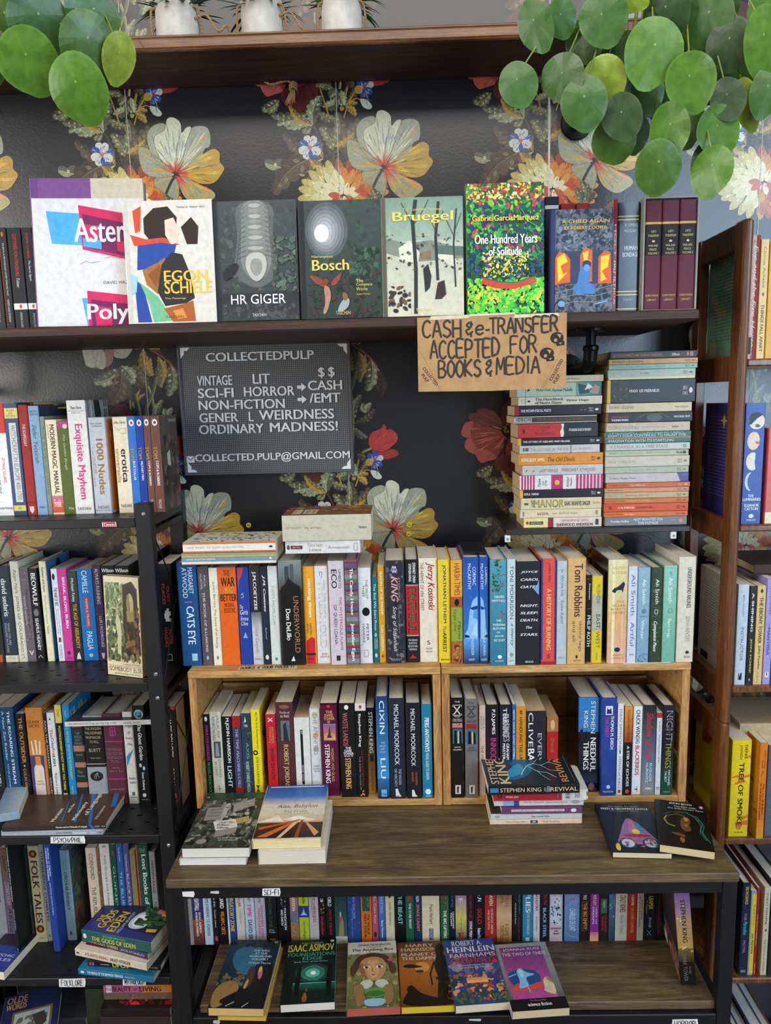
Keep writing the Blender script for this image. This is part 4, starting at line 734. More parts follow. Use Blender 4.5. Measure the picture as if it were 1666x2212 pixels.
# ------------------------------------------------------------------ third deck
WD, GD = "on the rack's third deck", 'books on the third deck of the black rack'
row(DECKS[2], WD, GD, [
 ('p', -14, 16, 1530, 1737, '23242a', 'near-black paperback at the photo edge', 'vc8c8c8,20,80:THE BOOK OF CHUANG TZU'),
 ('p', 18, 49, 1528, 1737, '1d466e', 'blue paperback with two columns of white capitals', 've0e4e8,4,78,56,74:*THE ROARING STREAM|vd0d8e0,4,54,20,36:A New Zen Reader|vc0c8d0,58,90,24,34:FOSTER & SHOEMAKER'),
 ('p', 53, 72, 1542, 1738, '191817', 'black paperback with orange serif title', 'vc88a50,4,54,28,70:*THE OUTSIDER|oc0c8d8,56,58,40,58|vc89458,60,92,32,62:COLIN WILSON'),
 ('h', 74, 111, 1529, 1737, 'c67a34', 'orange and purple hardcover with drawn lamp bulb', 't6a3a14,13,16,8,78:*OLIVER|t6a3a14,17,20,12,76:*SACKS|pdccab4,18 34 26 34 34 48 22 48|pdccab4,40 33 52 33 52 48 42 48|pdccab4,64 34 74 34 70 48 58 48|b4a3a6e,49,100|bc67a34,49,100,86,100|pd8c4b4,22 62 34 58 66 58 78 62 80 94 66 98 34 98 20 94|pc88438,34 50 64 50 66 59 34 59|w8a5a24,1,36 52 64 52|w8a5a24,1,36 55 64 55|t4a4a5a,75,76.6,32,66:UNCLE|t4a4a5a,78,79.6,26,72:TUNGSTEN'),
 ('p', 112, 118, 1540, 1737, '2a211e', 'thin black paperback beside the orange hardcover', 'vd0c0b0,8,60,20,80:AND THE MADMAN|vd0c0b0,70,95,20,80:WINCHESTER'),
 ('p', 119, 135, 1540, 1735, 'd2d4d2', 'white paperback with playful red and blue title', 'o2a2a2a,6,8,30,50|vb83a3a,18,27,24,60:*The|v2a5a8c,27,39,22,66:*Crazy|vb8602a,39,47,30,66:*Eng|v3a3a3a,47,58,30,64:*LISH|v4a4a4a,66,96,34,66:Richard Lederer'),
 ('p', 137, 151, 1523, 1735, '1b1b1a', 'black paperback with yellow top and yellow vertical title', 'bd8c050,0,18|v2a2a2a,5,12,36,64:LEMERT|vd8c84a,21,86,34,68:*POSTMODERNISM IS NOT WHAT YOU THINK|bd8d0b0,89,96,20,80'),
 ('p', 153, 168, 1522, 1736, '1e80b8', 'sky blue paperback with yellow-green vertical title', 'va8d0dc,6,12,36,60:Fearn|vb8c85a,18,74,32,66:LIFE AFTER POSTMODERNISM|va8d0dc,82,92,36,60:New World', {'fc': 'b1e80b8,0,100|td8b84a,6,22,4,80:*Life After|td8b84a,26,42,4,100:*Postmodernism'}),
 ('h', 169, 193, 1556, 1735, '1e2622', 'black hardcover ringed by pinkish copper bands', 'ba06a5a,0,8|b1a1a1a,3,4|t7a8474,14,17,30,70:THE|t7a8474,18,21,20,84:WORLDS|t7a8474,22,25,24,78:GREAT|t7a8474,26,29,14,90:THINKERS|ba06a5a,30,37|t8a9484,40,42,24,80:MAN AND THE|ba06a5a,50,56|t7a9484,60,63,24,66:_The|t7a9484,65,68,12,94:_Philosophers|ba06a5a,74,80|ba06a5a,92,100'),
 ('h', 194, 236, 1546, 1735, '8f9296', 'wide grey hardcover with black title block and runner emblem', 'b141414,3,58|b9a958a,8,9|tb0a478,13,16,10,90:THE ENGLISH|tb0a478,18,21,6,96:PHILOSOPHERS|tb0a478,23,26,12,84:FROM BACON|tb0a478,28,31,28,74:TO MILL|w8a8258,1,40 34.5 66 34.5|tb0a478,37,41,22,80:BURTT|tb0a478,47,49,26,78:_Modern Library|b9a958a,54,55|o1c1a14,63,74,16,82|w8f9296,2.4,36 71 44 66 52 66 62 70|w8f9296,2.4,50 66 44 72|o8f9296,64.4,66.6,50,58'),
 ('h', 237, 277, 1542, 1735, '572636', 'maroon hardcover with magenta lines and faded lettering', 'wa83a80,5,36 15 36 24 62 24 62 15 36 15|wa83a80,4,48 15 48 24|wa83a80,4,36 19 62 19|ba83a80,30,31|t8a6a70,38,41,10,90:THE ENGLISH|t8a6a70,42.5,45.5,6,96:PHILOSOPHERS|t8a6a70,47,50,12,88:FROM BACON|t8a6a70,51.5,54.5,26,74:TO MILL|t9a7a80,59,61,30,70:_Edited by|t9a7a80,62.5,64.5,14,90:_Edwin A. Burtt|ba83a80,72,73|t9a7a80,83,85,10,90:MODERN LIBRARY'),
 ('h', 279, 301, 1538, 1736, 'cfccc6', 'white hardcover with stacked grey title and blue triangle', 't5a5a5a,8,11,30,78:*The|t5a5a5a,14,17,24,86:*Edge|t5a5a5a,20.5,23.5,40,66:*of|t5a5a5a,27,30,22,88:*Every|t5a5a5a,33.5,36.5,34,80:*Day|p2a86bc,6 48 86 40 16 58|p2a86bc,6 48 24 50 10 60|wb84a54,1.6,16 54 86 60|t5a5a5a,71,73.5,20,86:MARIN|t5a5a5a,75.5,78,24,86:SARDY|p5a5a5a,40 87 66 87 66 91 40 91|t5a5a5a,92,93.5,24,86:Pantheon'),
 ('p', 302, 327, 1524, 1741, '151618', 'black paperback with round blue picture and white serif title', 'o8ab0c4,4,13,12,90|o3a5a7a,6,12,20,80|s20342a-6a94ac,16,10,6,12,24,78|vd8dce0,18,54,34,66:*The Ghost Garden|oa8c4d4,57,61,24,46|oa8c4d4,60,64,52,74|vd8dce0,66,84,36,62:*Susan Doherty|oc0c4c8,87,91,34,66|tb0b0b0,93,94,24,80:RANDOM HOUSE'),
 ('h', 363, 394, 1528, 1744, '151415', 'black hardcover with red top edge and white serif lettering', 'bb02434,0,2.6|ve0dcd4,12,50,28,66:*JACK POLLOCK|vc0bcb4,60,78,34,62:_DEAR M|bc02a3a,86,91,30,66|tc02a3a,92.6,95,28,70:M&S', {'y': 1.66, 'd': .105, 'fc': 'bd8d2c4,0,100,0,62|b2e1420,0,100,62,100'}),
], ymin=1.60, ymax=1.68)
zz = PY(200, 1505, 1.645)[2]
lie('p', PY(130, 1512, 1.645)[0], PY(316, 1502, 1.645)[0], 1.66, DECKS[2]+.212, .0125, .13, 'd2d0ca', 'v6a6a70,4,60,30,70:THE MAN WHO MISTOOK HIS WIFE FOR A HAT|v5a5a60,68,88,30,70:OLIVER SACKS', 'white paperback lying across the row, spine out, '+WD, GD, yaw=.02, fc='b4a4048,0,100|td0c8c8,20,60,20,90:*HAT')
lie('p', -.93, PY(222, 1805, 1.545)[0], 1.546, DECKS[2]+.0003, .0125, .14, '9aa2b0', 'v4a4a52,54,70,30,70:_understanding|ve8e8ec,71,84,24,74:*Postcolonialism|ve0e0e4,88,94,30,70:Hiddleston|v5a5a60,95,99,30,70:ACUMEN', 'pale grey-blue paperback lying under the brown one '+WD, GD, yaw=.0, fc='')
lie('p', -.925, PY(227, 1783, 1.546)[0], 1.550, DECKS[2]+.0133, .0125, .17, '4a3526', 'b2e2c2c,0,100|ve0dcd4,52,82,28,74:*Marxism and the Philosophy of Language|p2a6ab0,100 83 100 86 0 89 0 86|vc0c0c0,89,94,34,66:VOLOSINOV|vc0c0c0,96,99,34,66:Harvard', 'dark brown glossy paperback with blue bars lying '+WD, GD, yaw=.035,
 fc='b4a3424,0,100|p2a6ab0,0 83 0 86 96 66 96 62|p2a6ab0,42 94 42 99 90 93 90 88|p2a6ab0,4 68 4 70 96 54 96 52|p2a6ab0,6 55 6 56 60 48 60 47|te0dcd0,44,48,8,40:*Marxism|te0dcd0,53,56,30,52:*and the|te0dcd0,64,69,10,56:*Philosophy|te0dcd0,72,78,22,78:*of Language|te0dcd0,86,89,10,44:V.N.Volosinov', pg='d8ccb0')
lie('p', -.95, PY(52, 1720, 1.60)[0], 1.572, DECKS[2]+.0262, .02, .13, '8aa0b4', '', 'pale blue-grey paperback lying at the photo edge '+WD, GD, yaw=.3, fc='g6a86a0-a8b4ba,0,100')

# ------------------------------------------------------------------ fourth deck
WE, GE = "on the rack's fourth deck", 'books on the fourth deck of the black rack'
row(DECKS[3], WE, GE, [
 ('p', -12, 20, 1832, 2034, '9a9ea4', 'pale grey paperback at the photo edge', 'v2a4a7a,8,30:_David A|v5a5a5a,36,60:SCHULTZEN'),
 ('p', 21, 37, 1832, 2034, '6a5a50', 'brown and lilac paperback with handwritten title', 'g6a5a40-7a6a90,0,100|v1c1c1c,8,24:_David|vc0b4d0,36,60:STORIES FROM|v2a2a4a,62,90:_Africa'),
 ('h', 38, 57, 1818, 2067, '16191a', 'black hardcover with white italic title standing forward', 've0e0e0,5,50,30,68:*_Catalogue of Ghost Sightings|vc0c0c0,56,74,36,60:*BRIAN INNES|td0d0d0,90,94,36,64:*T', {'y': 1.60}),
 ('p', 59, 77, 1832, 2034, '33352a', 'dark olive paperback with twisting line ornament', 's4c5038-22241e-5a5e3c,40,10,4,50|w6a7040,4,30 8 70 16 30 26 70 36 40 46|wc8c8b8,4,60 60 40 70 60 80 30 92|s1e201c-44462e,30,10,52,98'),
 ('h', 79, 103, 1828, 2035, 'd6c794', 'cream hardcover with large maroon title and rosettes', 'o6a2a1c,4,12,14,84|oc8842c,6,10,34,64|v5a2030,15,80,22,80:*FOLK TALES|o6a2a1c,82,90,14,84|oc8842c,84,88,34,64|t6a5a3a,95,96.5,26,78:THE FOLIO SOCIETY'),
 ('h', 104, 114, 1818, 2033, 'b8bcc4', 'thin grey-white hardcover with dark capitals', 'v2a3a5a,10,80,22,74:*STONEHENGE COMPLETE|o5a6a8a,93,96,30,60'),
 ('h', 115, 131, 1822, 2040, '1c3f90', 'royal blue hardcover with white lettering', 've8e8f0,4,30,56,76:*Arthur C Clarke|ve8e8f0,4,34,24,44:*CHRONICLES OF STRANGE|vb8c4e0,36,66,32,62:John Fairley and Simon Welfare', {'y': 1.63}),
 ('h', 144, 166, 1837, 2031, '92aeb8', 'pale blue hardcover with dark capitals', 'v5a6a74,10,22,58,68:Pat Delgado|v5a6a74,10,22,36,46:Colin Andrews|v2a343a,24,66,34,64:*CIRCULAR EVIDENCE|o4a5a64,90,94,34,60', {'fc': 'g3c5a5a-5a4a40,0,100|t1c2024,4,14,10,100:*CIRCULAR|s6a7a5a-3a5a5a-7a5a48,40,10,20,90'}),
 ('p', 202, 225, 1832, 2031, 'c6b8a4', 'beige paperback with thin grey serif lettering', 'v4a4440,6,34,30,66:CORNFORD|v4a4440,42,98,30,66:THE REPUBLIC OF PLATO'),
 ('p', 226, 231, 1832, 2031, '8a5a3a', 'slim rust paperback between two pale ones', 'v5a3a24,10,90,20,80:THE LIFE OF LEGENDS'),
 ('p', 232, 253, 1818, 2031, 'c8c8c4', 'off-white paperback with thin grey lettering', 'o8a8a84,4,6,30,70|v5a5a5a,14,86,34,62:Folk Groups and Folklore Genres'),
 ('p', 254, 266, 1825, 2031, '1c4a34', 'dark green paperback with small portrait', 'o6a4a30,5,12,30,74|v8ab89a,22,90,30,68:GUINEVERE'),
 ('p', 267, 281, 1818, 2031, '2a5a9a', 'mid blue paperback behind the lying stack', 'vc8d4e4,6,20,30,60:Georges Simenon|va8bcd8,30,90,30,66:THE BLUE ROOM'),
 ('p', 282, 294, 1825, 2031, '4a5488', 'slate violet paperback', 'vd0c8d8,10,28,30,60:Neihardt|vd8c8c8,30,90,30,70:BLACK ELK SPEAKS'),
 ('p', 295, 307, 1837, 2031, '8a7a58', 'worn brown cardboard-like paperback', 's6a5c40-9a8a64,30,14,0,100'),
 ('h', 308, 335, 1825, 2031, '1d4a40', 'green and orange hardcover with blackletter title', 'bb84a2c,0,100,0,14|t8ab0a0,4,8,34,78:THE|ve0e4e0,10,90,36,80:*Lost Books of Merlyn|g1d4a40-2a5a8a,40,100,16,30'),
 ('h', 336, 349, 1840, 2031, '8c8e90', 'slim grey hardcover near the rack post', 'v2a2a2e,10,46,30,66:HERMAN KAUZ|v2a2a2e,56,98,30,66:THE MARTIAL SPIRIT'),
], ymin=1.58, ymax=1.69)
def lie_px(kind, lo, hi, z, th, D, c, spine, label, group, **k):
    """spine lying along two measured foot points at height z"""
    A, B = PZ(*lo, z), PZ(*hi, z); yaw = math.atan2(B[1]-A[1], B[0]-A[0])
    return book(kind, th-.0004, math.hypot(B[0]-A[0], B[1]-A[1]), D, c, spine, T((B[0], B[1], z+th/2)) @ Rz(yaw) @ LIE, label, group, **k)
zz = DECKS[3]+.0003
for q in (
 ((170, 2105), (332, 2124), .0165, '1f6f92', 'b1f6f92,0,100|oc8d8e0,3,8,30,70|vd8e4e8,12,60,30,72:*THE RIDDLE OF THE BERMUDA TRIANGLE|va8d0e0,62,76,34,56:MARTIN EBON', 'teal blue paperback at the bottom of the lying stack', {}),
 ((190, 2087), (348, 2097), .0145, '141416', 'bb83a3a,2,5,20,80|b3a6ab0,6,9,20,80|vd8d8d8,18,30,34,60:Complete|ve0c83a,34,56,10,90:*UFOs|vc8b060,84,96,34,60:ACES', 'black paperback second from bottom of the lying stack of five', {}),
 ((163, 2064), (318, 2098), .019, 'cfc3ae', 'vb04a2a,14,46,30,72:*ATLANTIS RISING|v2a2420,50,78,30,72:*BRAD STEIGER|o4a4038,2,6,36,60', 'cream paperback with orange and black lettering, lying in the stack', {'fc': 'bd0c4b0,0,100|p7a2a2a,16 8 30 8 30 40 16 40'}),
 ((178, 2034), (319, 2074), .016, '3a2c5a', 'vd8c050,0,56,30,74:*ANYONE OUT THERE?|vc8b8d8,60,96,28,74:JACK STONELEY', 'purple paperback just under the green-spined one in the lying stack', {}),
 ((178, 2031), (327, 2060), .029, '1e5a52', 'b1e5a52,0,100|vd8c034,14,78,14,54:*THE GODS OF EDEN|v7ab0a0,30,64,62,84:WILLIAM BRAMLEY|od0d8d0,2,7,24,70', 'green-spined paperback with yellow title topping the lying stack of five', {'fc': 'g2a2a58-1c2420,0,100|p34347a,0 0 30 0 20 100 0 100|td8b62a,9,15,30,54:*THE|td8b62a,15.5,27,14,74:*GODS|td8b62a,28,31.5,34,48:*OF|td8b62a,32.5,44,8,74:*EDEN|tc8ccd0,47,51,6,78:WILLIAM BRAMLEY|qc0c8d8,30 54 60 52 88 60 84 80 50 84 26 70|qe8ecf0,36 58 60 56 78 62 74 74 50 78 34 70|s2e5a34-1e3a24-3a6a3a,60,8,60,100,40,100|pd8a02a,80 88 90 86 92 98 82 98|sc84a4a-d86a5a,18,5,78,96,86,100|pd8a83a,24 84 34 82 38 96 28 96'}),
):
    lo, hi, th, c, sp, desc, k = q
    lie_px('p', lo, hi, zz, th, .105, c, sp, desc+' '+WE, GE, **k); zz += th+.0003
flat('p', (-60, 2092), (8, 2100), (-20, 2008), DECKS[3], .022, '2a3a9a', 'blue paperback with white lettering lying at the photo edge '+WE, GE, fc='b2a3a8a,40,100|b2a2430,0,40|td0d0d8,60,66,20,90:PSYCHIC|td0d0d8,70,76,20,90:TALES')
# ------------------------------------------------------------------ bottom deck in view
WF_, GF = "under the rack's fourth deck", 'books on the bottom deck of the black rack'
Z5 = .05
flat('h', (-20, 2300), (118, 2262), (38, 2150), Z5+.12, .028, '1c2248', 'dark blue hardcover with pale framed picture '+WF_, GF, fc='b1c2248,0,100|p6a5a34,18 30 88 30 88 84 18 84|p9aa4a0,22 33 84 33 84 81 22 81|s5a5a50-3a3a34-7a6a3a,30,9,40,78,26,80|p3a342c,52 40 74 38 80 56 66 66|tb08a4a,4,14,4,40:*OLDE|tb08a4a,15,25,4,40:*WORDS', lift=0)
for k in range(3): lie('h', -.98, -.806, 1.60, Z5+.0003+k*.04, .0395, .16, ('3a3028', '5a4a3c', '2a2c34')[k], '', ('brown', 'tan', 'slate')[k]+' book in the low pile at the left '+WF_, GF, yaw=.02*k)
zz = Z5+.0003
for th, c, sp, desc, ex in (
 (.085, '2a2220', '', 'thick dark book at the foot of the right pile', {}),
 (.085, '332a28', '', 'second thick dark book of the right pile', {}),
 (.022, '1e1a18', '', 'black paperback with red and gold painted cover', {'fc': 'b1a1614,0,100|s8a1c1c-c0402a-5a1414,60,10,20,100,10,70|pc8a23a,30 20 60 14 64 30 44 60 30 50|pd8c8a0,40 60 80 30 90 40 60 90|s3a3430-5a2020,40,8,0,60,60,100'}),
 (.018, '6a5848', 's8a7864-4a3c30,30,10,0,100', 'grey-brown paperback below the pink one', {}),
 (.022, 'b85a86', 'bd8c8cc,4,12|bc87a3a,56,100|v5a2038,3,12,26,60:THE|v3a1c2c,13,40,18,78:*BEAUTY|v5a2038,43,49,26,56:OF|v3a1c2c,52,84,18,78:*LIVING', 'pink paperback with dark capitals', {}),
 (.014, 'c8c8cc', 'v3a3a40,14,34,30,70:*YOUNG|va02c44,46,94,20,84:*NEIL AND ME', 'white paperback with red ornamental lettering', {})):
    lie('p', -.742, -.575, 1.575 if zz > .23 else 1.548, zz, th, .11, c, sp, desc+' '+WF_, GF, yaw=0, **ex); zz += th+.0003
lie('p', -.80, -.752, 1.60, Z5, .20, .11, '2a3424', '', 'dark green paperback upright between two piles '+WF_, GF)
def soft(s): return s.replace('|p', '|q')
# ------------------------------------------------------------------ row along the top of the crates
WG, GG = 'on top of the crates', 'books standing on top of the crates'
row(CT, WG, GG, [
 ('h', 395, 437, 1215, 1437, '0f4a82', 'deep blue hardcover with large white serif title', 'vd4dce6,5,30,56,80:MARGARET|vd4dce6,5,34,26,50:ATWOOD|b8a6ab0,37.5,38.5,30,70|vd8e0e8,42,79,38,76:*CATS EYE|b9ac4c8,88,95,52,80'),
 ('p', 439, 461, 1226, 1431, '544b52', 'grey-purple paperback with small white capitals', 's4a4048-6a5e64,30,10|vc0b8bc,8,20,56,74:PAUL|vc0b8bc,6,22,22,40:AUSTER|vc8c0c4,25,86,38,60:*THE BOOK OF ILLUSIONS|o9ab4d8,90,94,38,62'),
 ('h', 462, 481, 1227, 1431, 'd8d6be', 'pale cream hardcover with thin dark lettering', 'v5a4a4a,14,40,36,64:Julian Barnes|v5a4a5a,42,82,36,64:The Sense of an Ending|o7a8070,90,94,38,62'),
 ('p', 482, 520, 1226, 1431, 'd8601f', 'orange paperback with stacked black bold title', 't5a3a2a,3,9,30,66:*THE|t2a1a14,10,19,14,92:*WAR|tc8a04a,20,26,34,78:*WAS|t2a1a14,27,34,8,100:*BETTER|t6a2a14,36,40,28,84:MIODRAG|t6a2a14,41,46,24,88:BOLSTOVIC', {'mat': None}),
 ('h', 521, 547, 1226, 1431, '1e3a92', 'royal blue hardcover with red corner and handwritten title', 'pc03a34,0 0 60 0 50 6 20 14 0 24|wd8dce8,3,30 28 46 26 50 30 30 31|td8dce8,38,42,16,42:_The|td8dce8,43,48,16,80:_Girls|td8dce8,50,54,18,80:_Emma|td8dce8,55,59,20,76:_Cline|p8a9ac8,30 72 50 66 70 72'),
 ('h', 548, 570, 1224, 1433, 'b8babc', 'hardcover dark above and pale grey below with white name', 'g2e2c2e-1e1c1e,0,46|g5a5658-b4b6b8,46,62|ve4e4e4,5,44,28,66:*J.M.COETZEE|v8a8a90,54,88,34,62:_Elizabeth Costello|t6a6a6e,93,95,16,84:Secker'),
 ('h', 571, 586, 1223, 1433, '1b2534', 'slim dark navy hardcover with white italic name', 've4e4e4,9,46,30,72:*_J.M. Coetzee|vb8bcc4,62,74,38,62:_Boyhood|od0d0d4,90,95,26,74'),
 ('h', 587, 609, 1223, 1433, 'c9cdc8', 'pale grey-white hardcover with faint lettering', 'v8e9492,20,60,34,62:KUDOS RACHEL CUSK|b3a8a5a,93,96,40,62'),
 ('h', 610, 660, 1210, 1437, '1a1a1b', 'thick black hardcover with dim tower photograph at its top', 'g7e8a8c-3c4444,0,28|p3a4446,28 6 46 6 46 28 28 28|p4a5456,50 4 66 4 66 28 50 28|p1a1c1c,10 26 30 22 40 18 44 15 48 18 58 20 70 22 92 25 100 30 0 30|b1a1a1b,28,100|vb0764a,34,88,60,82:UNDERWORLD|ve0e0e0,46,76,26,46:*Don DeLillo|pd8d8d8,40 96 52 91 58 96', {'mat': M_GLOSS, 'fc': 'g4a6a62-1a2a28,0,100'}),
 ('h', 661, 686, 1224, 1433, 'e09a1e', 'amber hardcover with red base and white title', 'be09a1e,0,72|pc41f2e,0 76 60 72 100 74 100 100 0 100|vf0e8d8,12,52,36,72:*exciting times|v3a2a1a,58,70,46,68:naoise|v3a2a1a,58,68,22,40:dolan|b2a1a1a,89,91,10,90|t2a1a1a,94,96,20,70:W&N'),
 ('p', 687, 715, 1223, 1433, 'd2d0cf', 'white paperback with tall outlined title lettering', 'w4a7aa8,4,40 10 40 6 60 6 50 12|v9a9a9c,14,84,28,74:*THRESHOLD|vd2d0cf,14.3,83.7,33,69:THRESHOLD|t8a5a4a,89,91,36,76:ROB|t8a5a4a,92,94,22,90:DOYLE'),
 ('h', 716, 750, 1212, 1436, 'c4bac2', 'lilac-grey hardcover with black and red lettering', 've8e0e8,0,0,0,0: |v2a2a2c,8,26,20,54:*ECO|v4a464a,8,26,64,80:UMBERTO|vb83a3e,34,86,64,80:THE MYSTERIOUS FLAME|v3a3a3c,42,80,24,48:OF QUEEN LOANA|p2a2a2c,36 91 60 91 60 96 36 96'),
 ('h', 751, 778, 1209, 1436, '7a4a5a', 'hardcover with multicoloured knitted stripe pattern and white title', '|'.join('b%s,%d,%d' % (('8a4a56', '4a5a6a', '8a5068', '5a6e52', '54548a', '8a5a54', '7a828e', '7a3440', '4a3a4a', '6a8a7a')[(k*7) % 10], k*2, k*2+2) for k in range(50))+'|vf0f0f0,8,52,34,66:*The Candy House|vf0f0f0,60,96,34,66:*Jennifer Egan', {'mat': M_GLOSS, 'fc': 'b9a5a6a,0,100'}),
 ('p', 779, 806, 1227, 1433, 'd4d4d6', 'white paperback with one black dot', 'v4a4a4c,12,32,56,74:THE FRUIT|v4a4a4c,18,30,30,48:THIEF|o141414,41,50,26,86|v4a4a4c,58,76,56,74:PETER|v4a4a4c,58,78,26,44:HANDKE|w8a8a8a,3,36 86 66 86 66 93 36 93 36 86'),
 ('h', 807, 820, 1246, 1425, '14606a', 'slim teal hardcover with white title', 've0e8e8,8,62,34,70:The End We Start From|o8ab8a8,65,70,30,70|vc8d8d8,72,84,56,76:MEGAN|vc8d8d8,72,84,26,46:HUNTER|oc0d0d0,89,94,30,70'),
 ('p', 821, 835, 1224, 1428, 'cc9420', 'slim mustard paperback with pale condensed title', 've8dcb4,5,50,32,70:*SEASON OF THE SWAMP|ve8dcb4,60,88,32,70:*YURI HERRERA|ob03a3a,92,95,30,70'),
 ('h', 836, 878, 1211, 1433, '2c2d38', 'thick stormy dark hardcover with lilac title', 's3a3a48-22222c-5a5a68-6a6a78,60,12,0,100|vb8a8c8,5,12,36,60:*8|vd09a8a,15,40,32,66:*_KING|v9a94a8,16,38,68,76:STEPHEN|vd0d0b0,44,88,32,58:_Song of Susannah|v8a86a0,42,70,64,72:THE DARK TOWER VI|t8a96a8,95,97.5,22,78:GRANT', {'mat': M_GLOSS}),
 ('h', 879, 907, 1209, 1431, '161514', 'black and red hardcover with block lettered title', 've0e0e0,3,22,58,80:*STEWART ONAN|ve0e0e0,4,21,28,48:*STEPHEN KING|b9aa0a0,24,25|bb01c26,25,73|v1c1c1c,27,71,18,82:*FAITHFUL|v3e6a3a,27.6,70.4,26,74:FAITHFUL|b9aa0a0,73,74|td0d0d0,77,79,14,86:TWO DIEHARD|td0d0d0,80,82,20,80:BOSTON|td0d0d0,83,85,14,86:RED SOX FANS|td0d0d0,86,88,20,80:CHRONICLE|pb01c26,20 96 46 93 50 91 54 93 80 96'),
 ('h', 908, 948, 1206, 1430, 'd8cdba', 'cream hardcover with red brushed name and typewriter title', 'v9a2a2a,4,50,38,84:*_Jerzy Kosinski|v4a4444,4,50,8,26:THE HERMIT OF 69th STREET|t3a3a3a,79,83,40,56:*S|t5a5a58,86,87.6,34,68:SEAVER|t5a5a58,89,90.6,34,68:BOOKS'),
 ('h', 949, 975, 1209, 1432, 'dac020', 'yellow hardcover with heavy navy capitals', 'v2a3a6a,5,61,34,66:*JONATHAN LETHEM|v2a2a2a,64,70,36,60:_The|v2a2a2a,70,90,34,64:*ARREST|t3a2a2a,96,97.6,18,84:*ecco'),
 ('h', 976, 1001, 1210, 1434, 'b0562e', 'hardcover of orange, rust and lime blocks with folk lettering', 'bd8a03a,0,35|v9a4420,3,34,30,78:*HARSH TIMES|ba4502a,35,45|o1a1a1a,37,44,30,70|b8a9a38,45,78|v3a4a1a,47,68,16,48:_Vargas Llosa|v3a4a1a,58,76,58,84:_Mario|b9a5a30,78,100|s5a3020-b07a40,24,14,79,100', {'mat': M_GLOSS}),
 ('h', 1002, 1036, 1204, 1434, '2458a8', 'left one of two electric blue books sharing a sideways face', 'g1f4a9c-3a7ac8,0,100|p8ab8e0,100 36 60 40 40 50 30 66 10 72 0 78 0 100 100 100|p5a92d0,100 44 70 48 60 56 100 58|pa8cce8,100 60 60 66 50 72 100 74|p1a3a7a,40 47 100 45 100 48 60 49|p14305a,0 72 36 73 40 75 0 75|g5a9ad8-1a2a5a,76,100|vd8e4f0,9,26,60,80:CORMAC|vd8e4f0,6,30,30,50:McCARTHY|vc8d8ec,68,92,50,66:THE PASSENGER|td0dcec,95,97,34,70:KNOPF', {'mat': M_FOIL}),
 ('h', 1037, 1056, 1204, 1434, '2458a8', 'right one of two electric blue books sharing a sideways face', 'g1f4a9c-3a7ac8,0,100|p8ab8e0,0 36 40 40 60 50 70 66 90 72 100 78 100 100 0 100|p1a3a7a,60 47 0 45 0 48 40 49|p14305a,100 72 50 73 50 75 100 75|g5a9ad8-1a2a5a,76,100|vd8e4f0,9,26,62,90:CORMAC|vd8e4f0,6,30,14,44:McCARTHY|vc8d8ec,68,92,40,64:STELLA MARIS|td0dcec,95,97,20,80:KNOPF', {'mat': M_FOIL}),
 ('h', 1060, 1095, 1209, 1440, '3f8ca4', 'teal hardcover with painted trees and red roofs', 'g4a94aa-2e7288,0,100|s2a5a34-3a6a3a-24482c,40,9,0,30,0,60|s7a3a2a-a05a3a,14,8,0,62,50,100|w6a3a2a,3,10 28 100 24|w6a3a2a,3,40 40 100 38|w6a3a2a,3,20 16 100 14|te0e8e8,33.6,35.8,26,84:*DAVID|te0e8e8,37.4,39.4,12,96:*MITCHELL|te0e8e8,56,58,34,66:*THE|te0e8e8,60,62,12,96:*THOUSAND|te0e8e8,63.6,65.6,14,94:*AUTUMNS|te0e8e8,67.4,69.2,40,60:*OF|te0e8e8,71,73,28,80:*JACOB|te0e8e8,74.8,76.8,22,88:*DE ZOET|oe0e8e8,90,93.6,44,70|td0e0e0,95,96.5,30,80:KNOPF', {'mat': M_GLOSS}),
 ('h', 1096, 1114, 1208, 1437, 'b8c8ce', 'pale ice blue hardcover with dark serif lettering', 'v4a4a52,6,56,32,74:TONI MORRISON|v4a4a52,60,82,34,70:_a mercy|o9a8a6a,88,92,30,74|t7a8a90,95,96.5,20,80:KNOPF'),
 ('h', 1115, 1167, 1213, 1438, '1d1e24', 'thick charcoal starry hardcover with spaced italic white words', 's3a3c44-4a4c54,30,1.4,0,100|t'+'e0e0e0,9,11.4,18,90:*_JOYCE|te0e0e0,16,18.4,18,92:*_CAROL|te0e0e0,23,25.4,18,90:*_OATES|p6a9ac8,70 26 82 24 100 18 100 32 84 30|te0e0e0,41,43.4,16,90:*_NIGHT.|te0e0e0,48,50.4,16,90:*_SLEEP.|te0e0e0,55,57.4,16,90:*_DEATH.|te0e0e0,62,64.4,40,66:*_The|te0e0e0,69,71.4,16,90:*_STARS.|tb0d0b0,96,97.8,38,72:*ecco'),
 ('h', 1168, 1201, 1207, 1439, 'd2493c', 'coral red hardcover with blue speckled edges and cream serif title', 'b2a3a8a,0,96,0,12|b2a3a8a,0,96,88,100|sb8384a-2a3a8a-c8483c,60,5,0,96,0,14|sb8384a-2a3a8a-c8483c,60,5,0,96,86,100|b9a2038,97,100|v5a2a3a,4,22,44,60:JANIKA OZA|ve0b87a,28,86,36,66:*A HISTORY OF BURNING|v5a2a3a,90,94,40,60:MS'),
 ('h', 1202, 1224, 1212, 1437, 'aeb8bc', 'pale blue-grey hardcover with white-ringed small lettering', 'v6a6e72,8,34,38,64:In White Ink|v6a6e72,38,60,38,64:Elske Rahill|t8a9094,93,94.6,14,80:APOLLO'),
